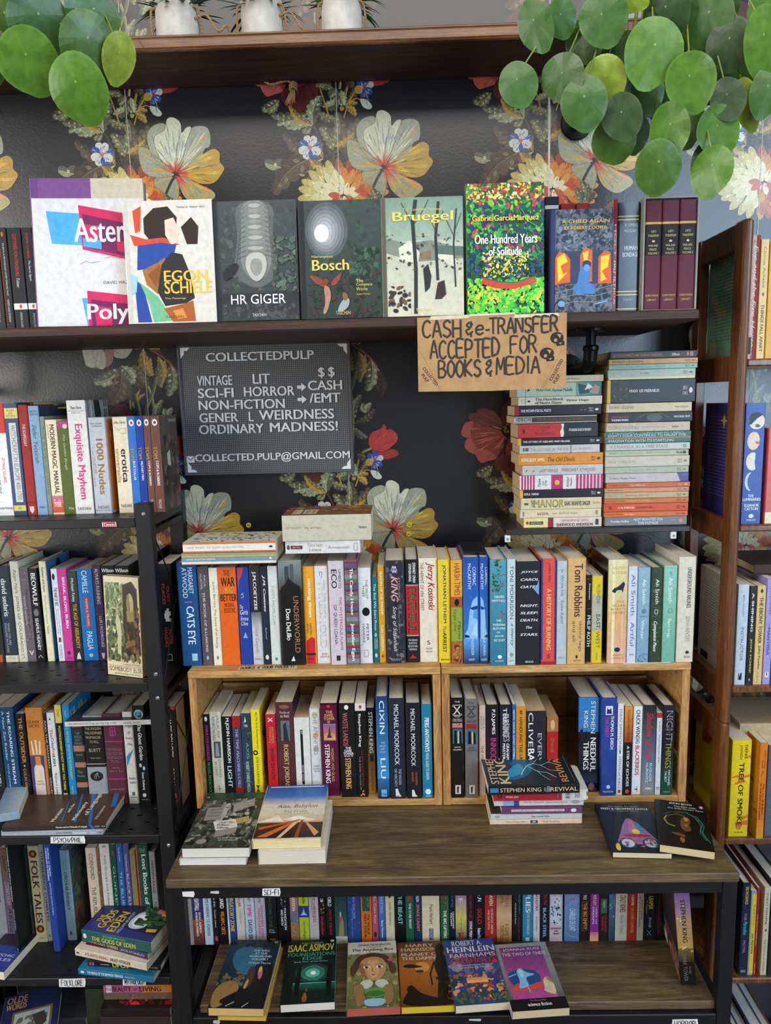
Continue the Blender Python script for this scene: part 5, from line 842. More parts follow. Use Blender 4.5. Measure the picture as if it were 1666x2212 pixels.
 ('h', 1225, 1264, 1206, 1442, 'cda364', 'tan hardcover with large hand-drawn brown title', 'v4a2430,5,55,36,80:*Tom Robbins|v6a4a3a,59,88,60,80:skinny legs|v6a4a3a,59,78,28,46:and all|p3a2a24,46 92 54 91 60 94 50 95|t5a4a30,96,97.4,36,74:BANTAM'),
 ('p', 1265, 1276, 1242, 1430, '17171a', 'thin black paperback with condensed white letters, partly hidden', 've0e0e0,10,28,40,80:*Everyman|ve0e0e0,46,82,20,90:*PHILIP ROTH|b8a2a2a,4,5|b8a2a2a,38,39'),
 ('h', 1277, 1300, 1244, 1432, 'a8a694', 'short hardcover banded yellow and grey with dark capitals', 'bd0b81e,0,22|bd0b81e,63,100|v6a6a3a,10,32,42,74:RUSHDIE|v4a4a30,44,83,34,76:EAST, WEST|v6a6a2a,88,97,40,58:PANTHEON'),
 ('h', 1311, 1353, 1209, 1442, 'd0b088', 'wide iridescent gold hardcover with dark blue running figure', 'gd8d0a0-d8b878,0,50|gd8a868-d8a894,50,100|be8dca8,0,100,20,34|gb8d0b0-e8c890,0,60,8,14|gd8b8c8-e0b080,30,100,70,78|tc8a060,6.5,9,20,92:SALMAN|tc8a060,11,13.6,18,92:RUSHDIE|p1e2a4a,18 30 30 27 46 26 60 24 70 22 76 21 84 23 80 26 76 28 74 32 68 29 54 29 44 29 34 32 24 31|tb8884a,39,41.6,42,84:THE|tb8884a,42.6,45,20,90:GROUND|tb8884a,46,48.4,16,90:BENEATH|tb8884a,49.4,51.8,18,90:HER FEET|o1e2a4a,84.4,88.8,36,66|tb8884a,91,92.6,30,76:KNOPF|tb8884a,94,95.6,22,84:CANADA', {'mat': M_FOIL, 'bc': 'b171615,0,100|t8a7a5a,10,14,10,80:SALMAN|t8a7a5a,16,20,10,80:RUSHDIE|s2a2a22-3a3a2a,30,6,30,90'}),
 ('p', 1354, 1373, 1224, 1434, 'c6cad6', 'white-lilac paperback with blue serif lettering', 'v4a6ea8,8,50,32,76:Ali Smith|v4a6ea8,57,82,32,76:Artful|t8a8e9a,90,92,24,74:PENGUIN', {'bc': 'bd0d0d8,0,100'}),
 ('h', 1374, 1401, 1226, 1434, '7d9fb4', 'dusty blue hardcover with white title and misty trees', 'g86a8bc-7a9ab0,0,90|s4a7a90-6a98ac-3a6a80,40,9,90,100|ve0e8ec,12,38,36,64:Ali Smith|o5a7a8e,43,48,34,72|t4a6a80,50,51.6,20,90:Pantheon|ve0e8ec,55,75,32,58:Winter', {'mat': M_GLOSS}),
 ('h', 1402, 1428, 1226, 1433, '31402c', 'dark leafy green hardcover with white script title', 's2a3a24-44583a-5a7040-3a3020-6a5a34,70,10,0,100|ve4e8e0,12,38,38,66:Ali Smith|wc8d0c8,4,36 44 60 44 60 48 36 48 36 44|ve8e8e0,56,88,22,58:*_Companion Piece', {'mat': M_GLOSS}),
 ('h', 1429, 1458, 1222, 1431, '7fb3a0', 'seafoam green hardcover with white title', 'g8abcaa-6aa690,0,100|s6a98b0-8abcaa,14,9,2,10,30,80|vdce8e0,12,38,36,64:Ali Smith|w5a8a78,4,40 44 66 44 66 48 40 48 40 44|vdce8e0,54,74,34,60:Spring', {'mat': M_GLOSS}),
 ('h', 1460, 1497, 1203, 1441, 'cfc8b4', 'tall cream hardcover with condensed black and grey title', 'v3a3a36,10,48,50,74:*UNDERGROUND AIRLINES|v8a8a80,56,80,48,74:BEN H. WINTERS|o2a2a2a,89,92,52,74|b9a9a90,94,96,44,80', {'bc': 'bcfc8b4,0,100|w6a6a60,1,70 26 86 27|w6a6a60,1,72 29 84 30'}),
], ymin=1.5535, ymax=1.585, depth=.15)
# a dark case over the two blue jackets
sc_ = thing('book_slipcase', 'worn black slipcase lid over the two electric blue books '+WG, 'slipcase', T((PY(1030, 1204, 1.56)[0], 1.60, PY(1030, 1204, 1.56)[2]+.0012)))
mb = MB(); mb.rbox(-.026, .026, -.005, .11, 0, .004, .001, '1c1c20'); mb.build('lid', M_GLOSS, sc_)
ps = MB(); a, b = PZ(1354, 1442, CT)[0], PZ(1458, 1440, CT)[0]
sl = thing('paper_slip', 'white paper slip lying under pale books at the right crate edge', 'paper', T(((a+b)/2, 1.5515, CT+.0001)))
ps.box(-(b-a)/2, (b-a)/2, 0, .0018, 0, .0009, 'd8d4cc'); ps.build('sheet', M_PAPER, sl)
# books lying over that row
def over(xl, xr, yb, y, zmin): return PY(xl, yb, y)[0], PY(xr, yb, y)[0], max(PY(xl, yb, y)[2], PY(xr, yb, y)[2], zmin)
zA = PY(495, 1219, 1.567)[2]; a, b, _ = over(394, 597, 1219, 1.57, 0)
lie('p', a, b, 1.567, zA, .026, .115, '6a93a8', 'bd6d4cc,0,100,84,100|bd87030,0,100,0,8|b6a93a8,0,100,26,64|bd8d8d0,0,100,8,26|be0a030,0,100,66,76|b8a9a7a,0,100,76,100|ve0e8ec,5,36,36,54:JANE AUSTEN EMMA|oe0e8ec,93,96,40,54', 'blue and orange striped paperback, lower of two lying above orange spine', GG)
zB = zA+.0263
lie('p', a+.005, b+.001, 1.565, zB, .0235, .12, 'd8d6ce', 'bc86a34,0,100,82,100|bc86a34,0,100,0,18|bdcdad4,0,100,18,82|v8a8078,5,66,42,60:ANNE BRONTE  THE TENANT OF WILDFELL HALL|o3a3a3a,93,97,40,62', 'white paperback with orange edges and grey plant-patterned cover, upper of two', GG,
 fc='bd4d0c0,0,100|s3a3c3c-8a8c84-5a5c58,150,3,4,96,4,96|bd4d0c0,36,62,40,62|t6a6a66,40,46,44,58:THE|t6a6a66,48,54,42,60:TENANT')
a, b, _ = over(617, 779, 1200, 1.565, 0)
zC = PY(700, 1196, 1.562)[2]
lie('p', a, b, 1.562, zC, .028, .10, 'd2d0ce', 'o5a4a48,2,6,30,70|b5a3a34,7,23,36,64|vd2c8c0,10,20,42,58:Signet Classics|vb8a89a,0,0,0,0: |v9a8a80,30,50,54,82:Sinclair|v9a8a80,32,48,18,46:Lewis|v9a8a80,57,86,36,60:Arrowsmith|w7a7a7a,3,22 92 78 92 78 96 22 96 22 92', 'white paperback with grey serif lettering, under the thick beige one', GG, yaw=-.03)
a, b, _ = over(612, 803, 1172, 1.565, 0)
lie('p', a, b, 1.560, zC+.0283, .0565, .13, 'bdb8a4', 'bbdb8a4,0,100|v3a3a34,4,22,48,56:LEO TOLSTOY|v3a3a34,25,44,48,56:War and Peace|v4a4a44,86,95,46,56:*_Bantam', 'very thick beige paperback with brown painted cover lying highest', GG,
 fc='b7a4a30,0,100|s8a5a34-a0683a-5a3420-6a2a20-c0905a,110,8,0,100,38,100|bc8b89a,10,20,10,60|tb03a34,11,14,14,56:ANTHONY|bb8b49a,22,38,10,60|t5a5a4a,25,30,20,50:WAR|t5a5a4a,31,36,20,50:and peace')

# ------------------------------------------------------------------ inside the left crate
WH, GH = 'inside the left crate', 'books inside the left crate'; ZC = Z_DESK+.0156
row(ZC, WH, GH, [
 ('p', 449, 462, 1543, 1714, '1b1b1c', 'black paperback with magenta and green vertical lettering', 'od8d8d8,3,9,24,70|vc83a9a,14,58,30,74:*FABULOUS HARBORS|v2aa05a,60,99,30,74:*MICHAEL MOORCOCK'),
 ('p', 463, 487, 1538, 1714, 'd2cfba', 'cream paperback with grey lettering and small dark picture', 'v6a6a60,4,32,56,80:JACK OF|v6a6a60,6,34,20,44:KINROWAN|b4a5258,36,56,24,84|p9aa0a4,40 38 60 38 70 54 34 54|v7a7a70,58,80,58,80:CHARLES|v7a7a70,60,78,24,44:de LINT|w3a3a3a,3,36 94 70 94|w3a3a3a,3,52 90 52 98'),
 ('p', 488, 509, 1548, 1714, '15171a', 'black paperback with large pale blue condensed title', 've0e4e4,2,60,34,76:*M.JOHN HARRISON|vb0d4dc,64,92,34,76:*LIGHT'),
 ('p', 510, 528, 1547, 1714, '3a3a5a', 'slate paperback with red top and red foot', 'b9a2024,0,14|b9a2024,92,100|v9a9ab0,16,72,34,68:*THE TIME MACHINE|vb8b8c8,74,92,34,66:H. G. WELLS', {'fc': 'b9a2024,0,100'}),
 ('p', 529, 550, 1541, 1714, '2a3a4a', 'dark painted blue-green paperback with white small lettering', 's22304a-3a5a54-54704a-1e2634,40,12,0,100|pc8d0d8,44 4 56 10 34 12|tc8d0d8,14,17,26,70:*TOR|v6a9a9a,36,56,40,70:AXIS|vc8d0d8,60,99,30,62:ROBERT CHARLES WILSON'),
 ('p', 551, 570, 1533, 1714, 'd8c81e', 'bright yellow paperback with black emblem and lettering', 'v3a3a1a,3,46,46,72:All My Sins Remembered|o1a1a1a,48,54,4,60|od8c81e,49.6,52.4,18,46|v3a3a1a,56,88,30,60:JOE HALDEMAN|p1a1a1a,20 90 60 90 40 94 60 98 20 98 40 94', {'fc': 'bd8c81e,0,100|s8a3a2a-3a3a2a,20,10,30,80'}),
 ('p', 582, 603, 1543, 1714, 'b8232c', 'red paperback with white X and vertical lettering', 've8e0d8,4,10,24,70:*X|vd0a060,16,30,58,76:AND OTHER|vd0a060,16,30,34,50:STORIES|vc08840,30,36,24,76:*TO|v1a1a1a,42,82,34,68:YEVGENY ZAMYATIN', {'fc': 'b1a1616,0,100|sb8232c,20,10'}),
 ('p', 604, 641, 1517, 1714, '4e2a2e', 'thick maroon paperback with portrait and gold vertical lettering', 'o7a5a4a,3,7,20,80|t4e2a2e,0,0,0,0: |td8ccc0,10,13,22,80:The Eye of|td8ccc0,13.5,16.5,26,76:the World|b5a6a70,20,42,26,78|p2a2a30,40 24 56 22 64 32 70 42 40 42|v9a7a4a,0,0,0,0: |vc8a45a,46,94,30,64:*ROBERT JORDAN', {'fc': 'b3a2024,0,100|tc8a45a,20,30,20,100:*JORDAN'}),
 ('p', 642, 675, 1550, 1714, 'd0cec8', 'plain white paperback with narrow black title stripe', 'b17181a,16,88,38,54|vd8d8d8,17,22,42,52:27|vd8d8d8,62,84,42,50:ZOO CITY|bb8a03a,91,96,50,64', {'pg': 'c0a888'}),
 ('p', 676, 698, 1531, 1715, 'c8c8c8', 'white paperback with coloured discs and spaced grey lettering', 'ob8b070,4,11,20,80|oc8904a,28,34,24,76|o7a9a7a,44,50,24,76|v8a8a8c,5,54,30,70:THE AFFINITIES|t7a7a7a,66,68,20,80:ROBERT|t7a7a7a,69,71,14,86:CHARLES|t7a7a7a,72,74,22,78:WILSON'),
 ('p', 699, 735, 1519, 1719, '551236', 'thick burgundy paperback with small castle picture and gold title', 'b2e0a1e,0,2|oc83a3a,2,5,40,60|td0a050,8,11,32,72:*THE|td0a050,11.5,14.5,26,78:*DARK|td0a050,15,18,20,84:*TOWER|td0a050,18.5,21.5,42,58:*IV|b8a7a8a,22,40,16,88|gb04a3a-d89a5a,23,39,20,84|g6a5a8a-b86a4a,23,32,20,84|p3a2a4a,50 26 54 24 58 34 66 37 34 37 44 33|ve0d8d0,44,86,20,48:*STEPHEN KING|vd0a050,48,84,56,72:WIZARD AND GLASS'),
 ('p', 739, 772, 1519, 1722, '19181a', 'thick black paperback with dull red and orange condensed titles', 'od8d8d8,2,7,34,62|vb05a5a,10,45,22,54:*WASTE LANDS|te0e0e0,46,48.6,34,70:*THE|te0e0e0,49,51.6,28,76:*DARK|te0e0e0,52,54.6,20,86:*TOWER|te0e0e0,55,56.6,26,80:BOOK III|ve0a860,58,91,30,66:*STEPHEN KING'),
 ('p', 773, 796, 1519, 1722, '161517', 'black paperback with white top tab and red vertical subtitle', 'bd0ccc8,0,8|ob83a44,2,6,36,62|ve0e0e0,11,46,24,52:*Stephen King|v9a2a2a,49,88,44,66:The Drawing of the Three|v8a8a8a,56,90,26,38:THE DARK TOWER II|sb06a2a-d89a4a,8,10,88,99,30,70'),
 ('p', 797, 813, 1529, 1715, '1d1b1a', 'slim black and amber paperback with white condensed lettering', 'g3a2a20-b87a2a,30,100|ve8e4e0,5,52,26,78:*STEPHEN KING|b2a2a30,54,62,30,80|v2a1a14,66,96,40,70:THE GUNSLINGER'),
 ('h', 817, 843, 1505, 1725, '1d4a80', 'blue gradient hardcover with thin spaced white letters', 'g1a3a6a-3a86c0,0,80|g2a6aa0-16243a,80,100|ve0ecf4,4,36,30,70:CIXIN|ve0ecf4,60,80,30,70:LIU|tc0d8e8,44,45.6,34,70:TO|tc0d8e8,47,48.6,28,74:HOLD|tc0d8e8,50,51.6,36,66:UP|tc0d8e8,53,54.6,28,74:THE SKY|b6ab0e0,91,98,30,74|t14243a,94.6,97,34,70:*TOR', {'mat': M_GLOSS}),
 ('h', 844, 878, 1509, 1728, '1c2230', 'dark navy hardcover with silver vertical capitals', 've0e4e8,6,66,34,62:MICHAEL MOORCOCK|vb0b8c4,70,86,56,72:THE WOODS|vb0b8c4,70,88,30,46:OF ARCADY|pd8d8d8,34 90 48 90 62 97 34 97|te0e0e0,96,98.4,32,70:*TOR'),
 ('h', 880, 912, 1519, 1730, '17161a', 'black hardcover with silver capitals and orange subtitle', 've0e4e8,6,66,34,62:MICHAEL MOORCOCK|vb8582a,72,86,58,72:THE WHISPERING|vb8582a,72,82,32,48:SWARM|pd8d8d8,34 91 48 91 62 98 34 98|te0e0e0,96.5,98.6,32,70:*TOR'),
 ('h', 914, 936, 1522, 1735, '1b7290', 'teal hardcover with tall white lettering and avon-like disc', 've8ecec,14,50,30,72:*PIERS ANTHONYS|vd8e4e8,51,80,36,66:VISUAL GUIDE TO XANTH|od8e4e8,90,96,26,80|td8e4e8,97,98.6,26,80:AVON'),
], ymin=1.5555, ymax=1.66, back=CB-.010, depth=.13)

# ------------------------------------------------------------------ inside the right crate
WI, GI = 'inside the right crate', 'books inside the right crate'
XF = 't{0},3,4.6,30,70:THE|w{1},9,26 8 72 16|w{1},9,72 8 26 16|w{1},5,18 7 82 7|w{1},5,18 17 82 17|w{1},4,18 7 18 8.6|w{1},4,82 7 82 8.6|w{1},4,18 17 18 15.4|w{1},4,82 17 82 15.4|t{0},17.6,19,30,70:FILES|t{0},20.4,21.6,16,86:CREATED BY|t{0},22,23.2,14,88:CHRIS CARTER|ba02a30,24.5,30,10,90|t{0},25,26.6,14,86:BOOK OF THE|t{0},27,28.8,12,88:UNEXPLAINED|b2a6a8a,30.5,45,14,88|p141418,26 32 44 32 48 45 24 45|pc8b07a,52 33 64 32 62 45 52 45|p1a1a20,64 32 80 34 82 45 64 45|t{0},48,49.6,26,74:JANE|t{0},50.4,52,18,82:GOLDMAN|bd0d0c8,87,96,30,72|p3a3a3a,40 89 60 88 54 95 42 95'
row(ZC, WI, GI, [
 ('h', 976, 1004, 1508, 1737, '161616', 'tall black hardcover with large white crossed emblem and picture', XF.format('d8d4c8', 'c8c4b8'), {'mat': M_FOIL}),
 ('h', 1006, 1034, 1511, 1737, '6c6868', 'tall silver-grey hardcover with dark crossed emblem and picture', XF.format('2a2a2c', '3a3a40'), {'mat': M_FOIL}),
 ('h', 1036, 1050, 1524, 1719, 'c8aa98', 'pinkish beige hardcover with dark lettering', 'v5a3a34,12,26,60,80:DEAN R.|v5a3a34,12,26,26,46:KOONTZ|v5a3a34,44,68,32,70:THE VISION'),
 ('h', 1051, 1078, 1523, 1719, '1b191a', 'black hardcover with white name and magenta title', 've8e0dc,5,32,40,72:*P.D.JAMES|vc02a7a,36,74,34,80:*INNOCENT', {'mat': M_GLOSS}),
 ('h', 1080, 1106, 1523, 1719, '1d1f26', 'dark blue-black hardcover with silver titles and orange foot', 'ga0683a-5a3020,60,100|vc0c4cc,3,20,28,60:*THE|vb8bcc4,10,34,24,76:*BURNING|v9a9ea8,20,40,30,80:*SHOES|ve0e0e4,42,60,54,78:*GRAHAM|ve0e0e4,42,70,24,46:*MASTERTON', {'mat': M_GLOSS}),
 ('p', 1107, 1114, 1522, 1719, '2858a0', 'thin blue paperback with white lettering', 've0e8f0,6,60,24,76:NEWFIC CHOICES  RAMSEY CAMPBELL|s4a8ac8,6,20,80,100'),
 ('p', 1115, 1136, 1526, 1719, 'c88420', 'mustard orange paperback with dark vertical title', 'v3a2a14,4,9,36,62:*#|v4a3414,12,76,34,64:*HANDLING THE UNDEAD|v6a4a1a,80,92,34,60:LINDQVIST'),
 ('p', 1137, 1179, 1536, 1719, '26262b', 'thick charcoal paperback with overlapping white lettering', 'vd8d8dc,2,42,10,34:CLIVE|ve8e8ec,44,88,8,40:*BARKER|vb8b8c0,26,84,58,78:EVERVILLE', {'pg': 'c8ac84'}),
 ('p', 1181, 1205, 1550, 1719, 'a8231f', 'red paperback with gold portrait block at its top', 'b9a6a3a,0,18|oc8a07a,3,16,30,70|vc86a4a,26,44,36,64:_Dracula|ve8d8d0,56,90,36,62:*_BRAM STOKER', {'pg': 'b89868'}),
 ('h', 1248, 1294, 1507, 1724, '14161c', 'thick hardcover with blue top and big white and black titles', 'b2a78b8,0,36|p14161c,0 34 20 32 24 38 40 34 44 40 64 34 70 40 100 36 100 60 0 60|v1c2a4a,3,38,56,82:*STEPHEN|ve0e0d8,3.6,37.4,58,80:STEPHEN|v1c2a4a,13,32,22,48:*KING|ve0e0d8,13.6,31.4,24,46:KING|ve4e2d8,42,78,58,84:*NEEDFUL|ve4e2d8,46,76,24,50:*THINGS|o7a4a4a,90,98,50,80|g14161c-1c3048,78,90', {'y': 1.572, 'mat': M_FOIL, 'bc': 'b141416,0,100'}),
 ('h', 1295, 1330, 1508, 1729, '24408a', 'cobalt blue hardcover with cat emblem and magenta title', 'bd0d0d8,8,17,24,70|p1a2a5a,30 16 34 10 46 12 58 10 64 16|ve0e4ec,18,52,58,78:*THOMAS M. DISCH|vb83a8a,19,40,22,46:*THE PRIEST|oc8d0e0,89,93,38,62|td0d8e4,95,96.8,18,82:MILLENNIUM', {'mat': M_FOIL}),
 ('p', 1331, 1344, 1520, 1717, 'd0d0d4', 'white paperback with light grey spaced lettering', 'v6a6a74,6,50,32,68:DAN SIMMONS|o3a7a6a,50,55,36,64|v7a7a84,57,92,32,68:SONG of KALI|ob83a3a,94,98,26,74'),
 ('p', 1346, 1363, 1526, 1718, '1c1a1a', 'slim black paperback with fiery orange top half', 'gd88a2a-8a3a1a,0,40|v3a1a14,4,38,34,64:RICHARD MATHESON|ve0e0e0,44,90,34,66:*A STIR OF ECHOES|oc84a3a,93,98,26,74'),
 ('p', 1364, 1384, 1526, 1716, 'd6d4d6', 'white paperback with black and red heavy condensed titles', 'v2a2a2c,4,42,32,74:*CHUCK WENDIG|vb02a34,44,78,32,74:*BLACKBIRDS|v3a3a3a,91,97,36,64:*T'),
 ('h', 1385, 1414, 1524, 1721, '2a2c38', 'smoky hardcover fading dark to grey with red slanted title', 'g1c1c22-5a6a7c,0,70|g5a6a7c-8a8a88,70,100|vb82a2e,8,62,26,74:*_Shadow of Cain|vd0dce4,64,84,56,74:BUGLIOSI|vd0dce4,64,86,28,46:HURWITZ|oc0b8a8,91,94,24,76', {'mat': M_FOIL}),
 ('p', 1415, 1426, 1540, 1717, 'c8c8cc', 'slim white paperback with red top band', 'bb02a2c,0,6|v6a6a70,10,60,30,66:Shelley  FRANKENSTEIN|t7a7a7a,90,94,20,80:OXFORD'),
 ('h', 1427, 1453, 1524, 1719, '1c1d22', 'black and green hardcover with outlined vertical title', 'g1c1d22-1e4a3a,55,100|va8a8b8,6,40,32,80:*NIGHT|v22222a,6.6,39.4,37,75:NIGHT|v9a9a3a,41,70,30,76:THINGS|vd8dcd8,72,90,56,74:MICHAEL|vd8dcd8,73,86,28,46:TALBOT|t8ab0a0,96,97.6,20,80:MORROW', {'mat': M_GLOSS}),
], ymin=1.5555, ymax=1.66, back=CB-.010, depth=.13)

# ------------------------------------------------------------------ on the table top
WT, GT = 'on the table top', 'books lying on the table top'
zz = Z_DESK+.0003
t1 = PZ(387, 1871, zz); 
flat('p', (387, 1857), (531, 1856), (430, 1730), zz, .0125, 'd0ccc4', 'white paperback lying under the grey city-cover book '+WT, GT, pg='d8d4cc')
flat('p', (391, 1833), (538, 1831), (441, 1714), zz+.0128, .021, '3e3f3a', 'paperback with grey aerial city cover '+WT, GT, pg='d4d0c8',
 fc='b3a3c36,0,100|s2a2c28-4a4c44-1e241e-6a6a60-8a887c-3a4a34,260,6,0,100|s24382a-304a34,20,9,0,16|s9a968a-7a786c-b0aa98,60,4,20,60,30,90|p8a8678,12 30 38 28 40 52 14 54|pa8a294,38 28 46 32 46 48 40 52|w4a4a44,1.2,18 34 36 33|w4a4a44,1.2,18 40 36 39|w4a4a44,1.2,18 46 36 45|p9a9484,52 24 84 12 86 26 56 40|pb09a64,62 52 84 46 86 56 64 62|pd4d0c4,30 56 64 52 72 66 40 72|p8a8678,40 72 72 66 72 76 42 84|t2a2a2a,56,59.5,40,64:*COUNT ZERO|t2a2a2a,60.5,64,38,58:*William|t2a2a2a,65,68.5,40,58:*Gibson|td0d0c8,84,86,48,84:IN THE MATRIX|td0d0c8,87.5,89.5,50,80:OF THE SPRAWL')
flat('p', (557, 1839), (703, 1836), (590, 1730), zz, .029, 'cfc6b4', 'pale paperback lying under the blue sunset-cover book '+WT, GT, pg='d6cebe')
flat('p', (544, 1815), (693, 1811), (594, 1698), zz+.0293, .0195, 'd8cca8', 'paperback with blue sky and sunburst cover '+WT, GT, pg='dccb9c',
 fc='g1f4a94-3a72b8,0,24|g3a72b8-d8ccb8,24,40|bd8ccb4,40,60|t3a4a5a,39,47,24,88:_Alas, Babylon|t8a7a6a,50,53.5,38,74:Pat Frank|t8a7a6a,55.5,57.5,24,84:Foreword by David Brin|gd4c4aa-c8a888,58,72|g4a2a1a-2a1a14,72,98|pf0e4d0,0 70 30 60 40 70|pe8dcc8,36 66 60 60 90 68 60 72|pf8f0e0,48 64 60 60 74 64 62 72|pc86a3a,62 66 66 68 20 96 4 96|pe0b890,60 66 64 70 40 98 34 98|p8a4a2a,66 68 70 68 66 98 60 98|pd89a6a,70 68 74 70 96 90 90 96|pb85a2a,60 68 62 70 6 84 4 80|t6a5a4a,97.4,98.6,8,50:MODERN CLASSICS|bc8d4e0,3,5,6,94')
# leaning five-book pile
zs = Z_DESK+.0003
for xl, xr, yy_, th, D_, c, sp, desc, ex in (
 (1059, 1257, 1.472, .0115, .112, 'd8b8a0', 'v5a4a40,18,40,36,62:Marie-Claire Blais|b3a3a3a,20,80,44,52|o8ac0b0,34,66,46,50|v5a4a40,58,76,36,62:Mad Shadows', 'peach paperback at the bottom of the six-high pile', {}),
 (1061, 1257, 1.472, .0125, .112, 'b4bab6', 'vc8d0cc,20,42,36,62:Evelyn Waugh|v4a4e4c,44,64,34,64:*The Loved One|o8a9490,30,70,4,10', 'pale grey paperback second from the bottom of the pile', {'fc': 'b3a3a2a,0,100'}),
 (1084, 1257, 1.470, .0150, .108, '6a3a5c', 'b4e2444,0,18|b5a2e50,0,100,0,30|bd0c4c8,0,0|wb89aa8,1,12 40 72 40|bcabcc0,12,78,40,74|v5a3a50,13,43,48,66:MADAME BOVARY|v5a3a50,49,77,48,66:GUSTAVE FLAUBERT|od8ccd0,24,82,86,93', 'purple paperback with cream title strip in the pile', {}),
 (1068, 1260, 1.476, .0165, .11, 'c8c4c0', 'b8aa4d0,0,100,10,22|b3a4a8a,0,100,22,28|bc8c4c0,0,100,28,100|v4a4a4a,34,56,36,64:Morley Callaghan|v4a4a4a,58,82,36,62:_The Loved and the Lost|o9a9894,24,74,86,96', 'white paperback with blue block in the pile', {}),
):
    sp = sp.replace('b8aa4d0,0,100,10,22', 'b8aa4d0,10,22').replace('b3a4a8a,0,100,22,28', 'b3a4a8a,22,28').replace('bc8c4c0,0,100,28,100', 'bc8c4c0,28,100').replace('|o9a9894,24,74,86,96', '|o9a9894,86,96,24,74').replace('od8ccd0,24,82,86,93', 'od8ccd0,86,93,24,82').replace('o8a9490,30,70,4,10', 'o8a9490,4,10,30,70').replace('b3a3a3a,20,80,44,52', 'b3a3a3a,44,52,20,80').replace('o8ac0b0,34,66,46,50', 'o8ac0b0,46,50,34,66').replace('bd0c4c8,0,0|', '').replace('b4e2444,0,18|b5a2e50,0,100,0,30|', '')
    a, b = PY(xl, 1800, yy_)[0], PY(xr, 1800, yy_)[0]
    lie('p', a, b, yy_, zs, th, D_, c, sp, desc+' '+WT, GT, **ex); zs += th+.0003
a, b = PY(1067, 1765, 1.468)[0], PY(1270, 1765, 1.468)[0]
vt = thing('video_cassette', 'red and white cardboard video cassette sleeve in the pile '+WT, 'video cassette', T(((a+b)/2, 1.468, zs)))
hv = .0245; mb = MB(); hl = (b-a)/2
mb.box(-hl, hl*.45, 0, .103, 0, hv, 'b02028'); mb.box(hl*.45, hl-.004, 0, .103, 0, hv, 'cfc9c2')
art(mb, 'w2a1a1a,1.2,6 30 6 78|o2a1010,30,74,4,9|ob02028,36,68,5,8|w2a1010,1,6.5 32 6.5 52 4.6 66|w2a1010,1,6.5 52 8.4 66|t2a1010,24,42,13,60:*SINGLE VIDEO THEORY|te4d8d0,56,76,13,26:*PEARL JAM|w7a7a74,.6,68 24 72 24 72 80 68 80 68 24|v4a4a48,20,86,76,81:*VHS HiFi|v5a5a58,30,76,86,91:STEREO', lambda u, v, e: (-hl+2*hl*u, -e, hv*(1-v)))
mb.build('sleeve', M_MATTE, vt)
mb = MB(); mb.box(hl-.012, hl-.0045, .004, .099, .003, hv-.003, '2a2a2c'); mb.rbox(hl-.004, hl, .001, .1, .001, .007, .0005, 'cfc9c2'); mb.rbox(hl-.004, hl, .001, .1, hv-.007, hv-.001, .0005, 'cfc9c2'); mb.build('cassette', M_PLASTIC, vt)
zs += hv+.0004
A, B = PZ(1062, 1747, zs), PZ(1267, 1745, zs)
book('p', .0205, B[0]-A[0], .135, '17181a', 'b17181a,0,100|b2a78b8,2,11,25,75|tc8d8e0,0,0,0,0: |vd8c0a0,13,58,28,72:STEPHEN KING|vc8c8c8,61,63,28,72:A NOVEL|v9aa8b0,64,68,20,84:*REVIVAL|vd8c0a0,68,98,28,72:REVIVAL', T((B[0], 1.452, zs+.0104)) @ Rz(.02) @ LIE, 'black paperback with blue lightning cover topping the pile '+WT, GT, pg='d0c8b8',
 fc=soft('b1c2022,0,100|g2a3438-1a2226,0,100|p14608a,10 26 30 22 50 34 70 30 84 38 90 52 60 56 30 50|p2a92b8,20 26 40 24 60 34 70 44 40 46|w9ad8e8,1.6,30 40 44 44 60 50 66 58|w9ad8e8,1.2,60 50 40 60 36 70 20 78|w9ad8e8,1,66 58 60 66 70 76 62 86|w9ad8e8,.9,60 66 44 74 40 84|w9ad8e8,.9,66 58 84 66 88 80|w9ad8e8,.8,44 60 30 62 12 70|w9ad8e8,.8,70 76 86 84|tc8b090,4,13,4,98:*STEPHEN|td8b88a,14,26,4,92:*KING|tc88a50,82,90,6,92:*REVIVAL|w8a8a8a,.5,6 96 90 96'))
flat('p', (1323, 1841), (1452, 1844), (1279, 1737), zz, .012, '16171c', 'black paperback with pink and blue spaceship cover '+WT, GT, pg='d0c09a',
 fc=soft('g1a2430-0e1014,0,100|t8a9aa8,3,6,24,78:Science Fiction|te0dcd0,8,12,8,96:*FRED & GEOFFREY HOYLE|t9aa8b0,13.5,16.5,24,76:Into Deepest Space|p8a6a9a,46 28 60 36 84 70 88 84 26 84 14 80 22 70|pb86a8a,50 30 60 38 70 60 40 66|p3a7aa8,56 36 66 40 72 60 60 62|pd8c84a,46 58 56 52 64 60 54 66|o2a3a5a,72,92,18,48|o2a3a5a,72,92,58,88|ob8c8d0,74,90,22,44|ob8c8d0,74,90,62,84|sc84a5a-3a5a8a,20,3,74,90,22,84|oa02a3a,64,70,30,78|pd8b83a,10 84 18 82 16 98 8 96|p2a7a6a,78 84 92 80 94 92 84 94'))
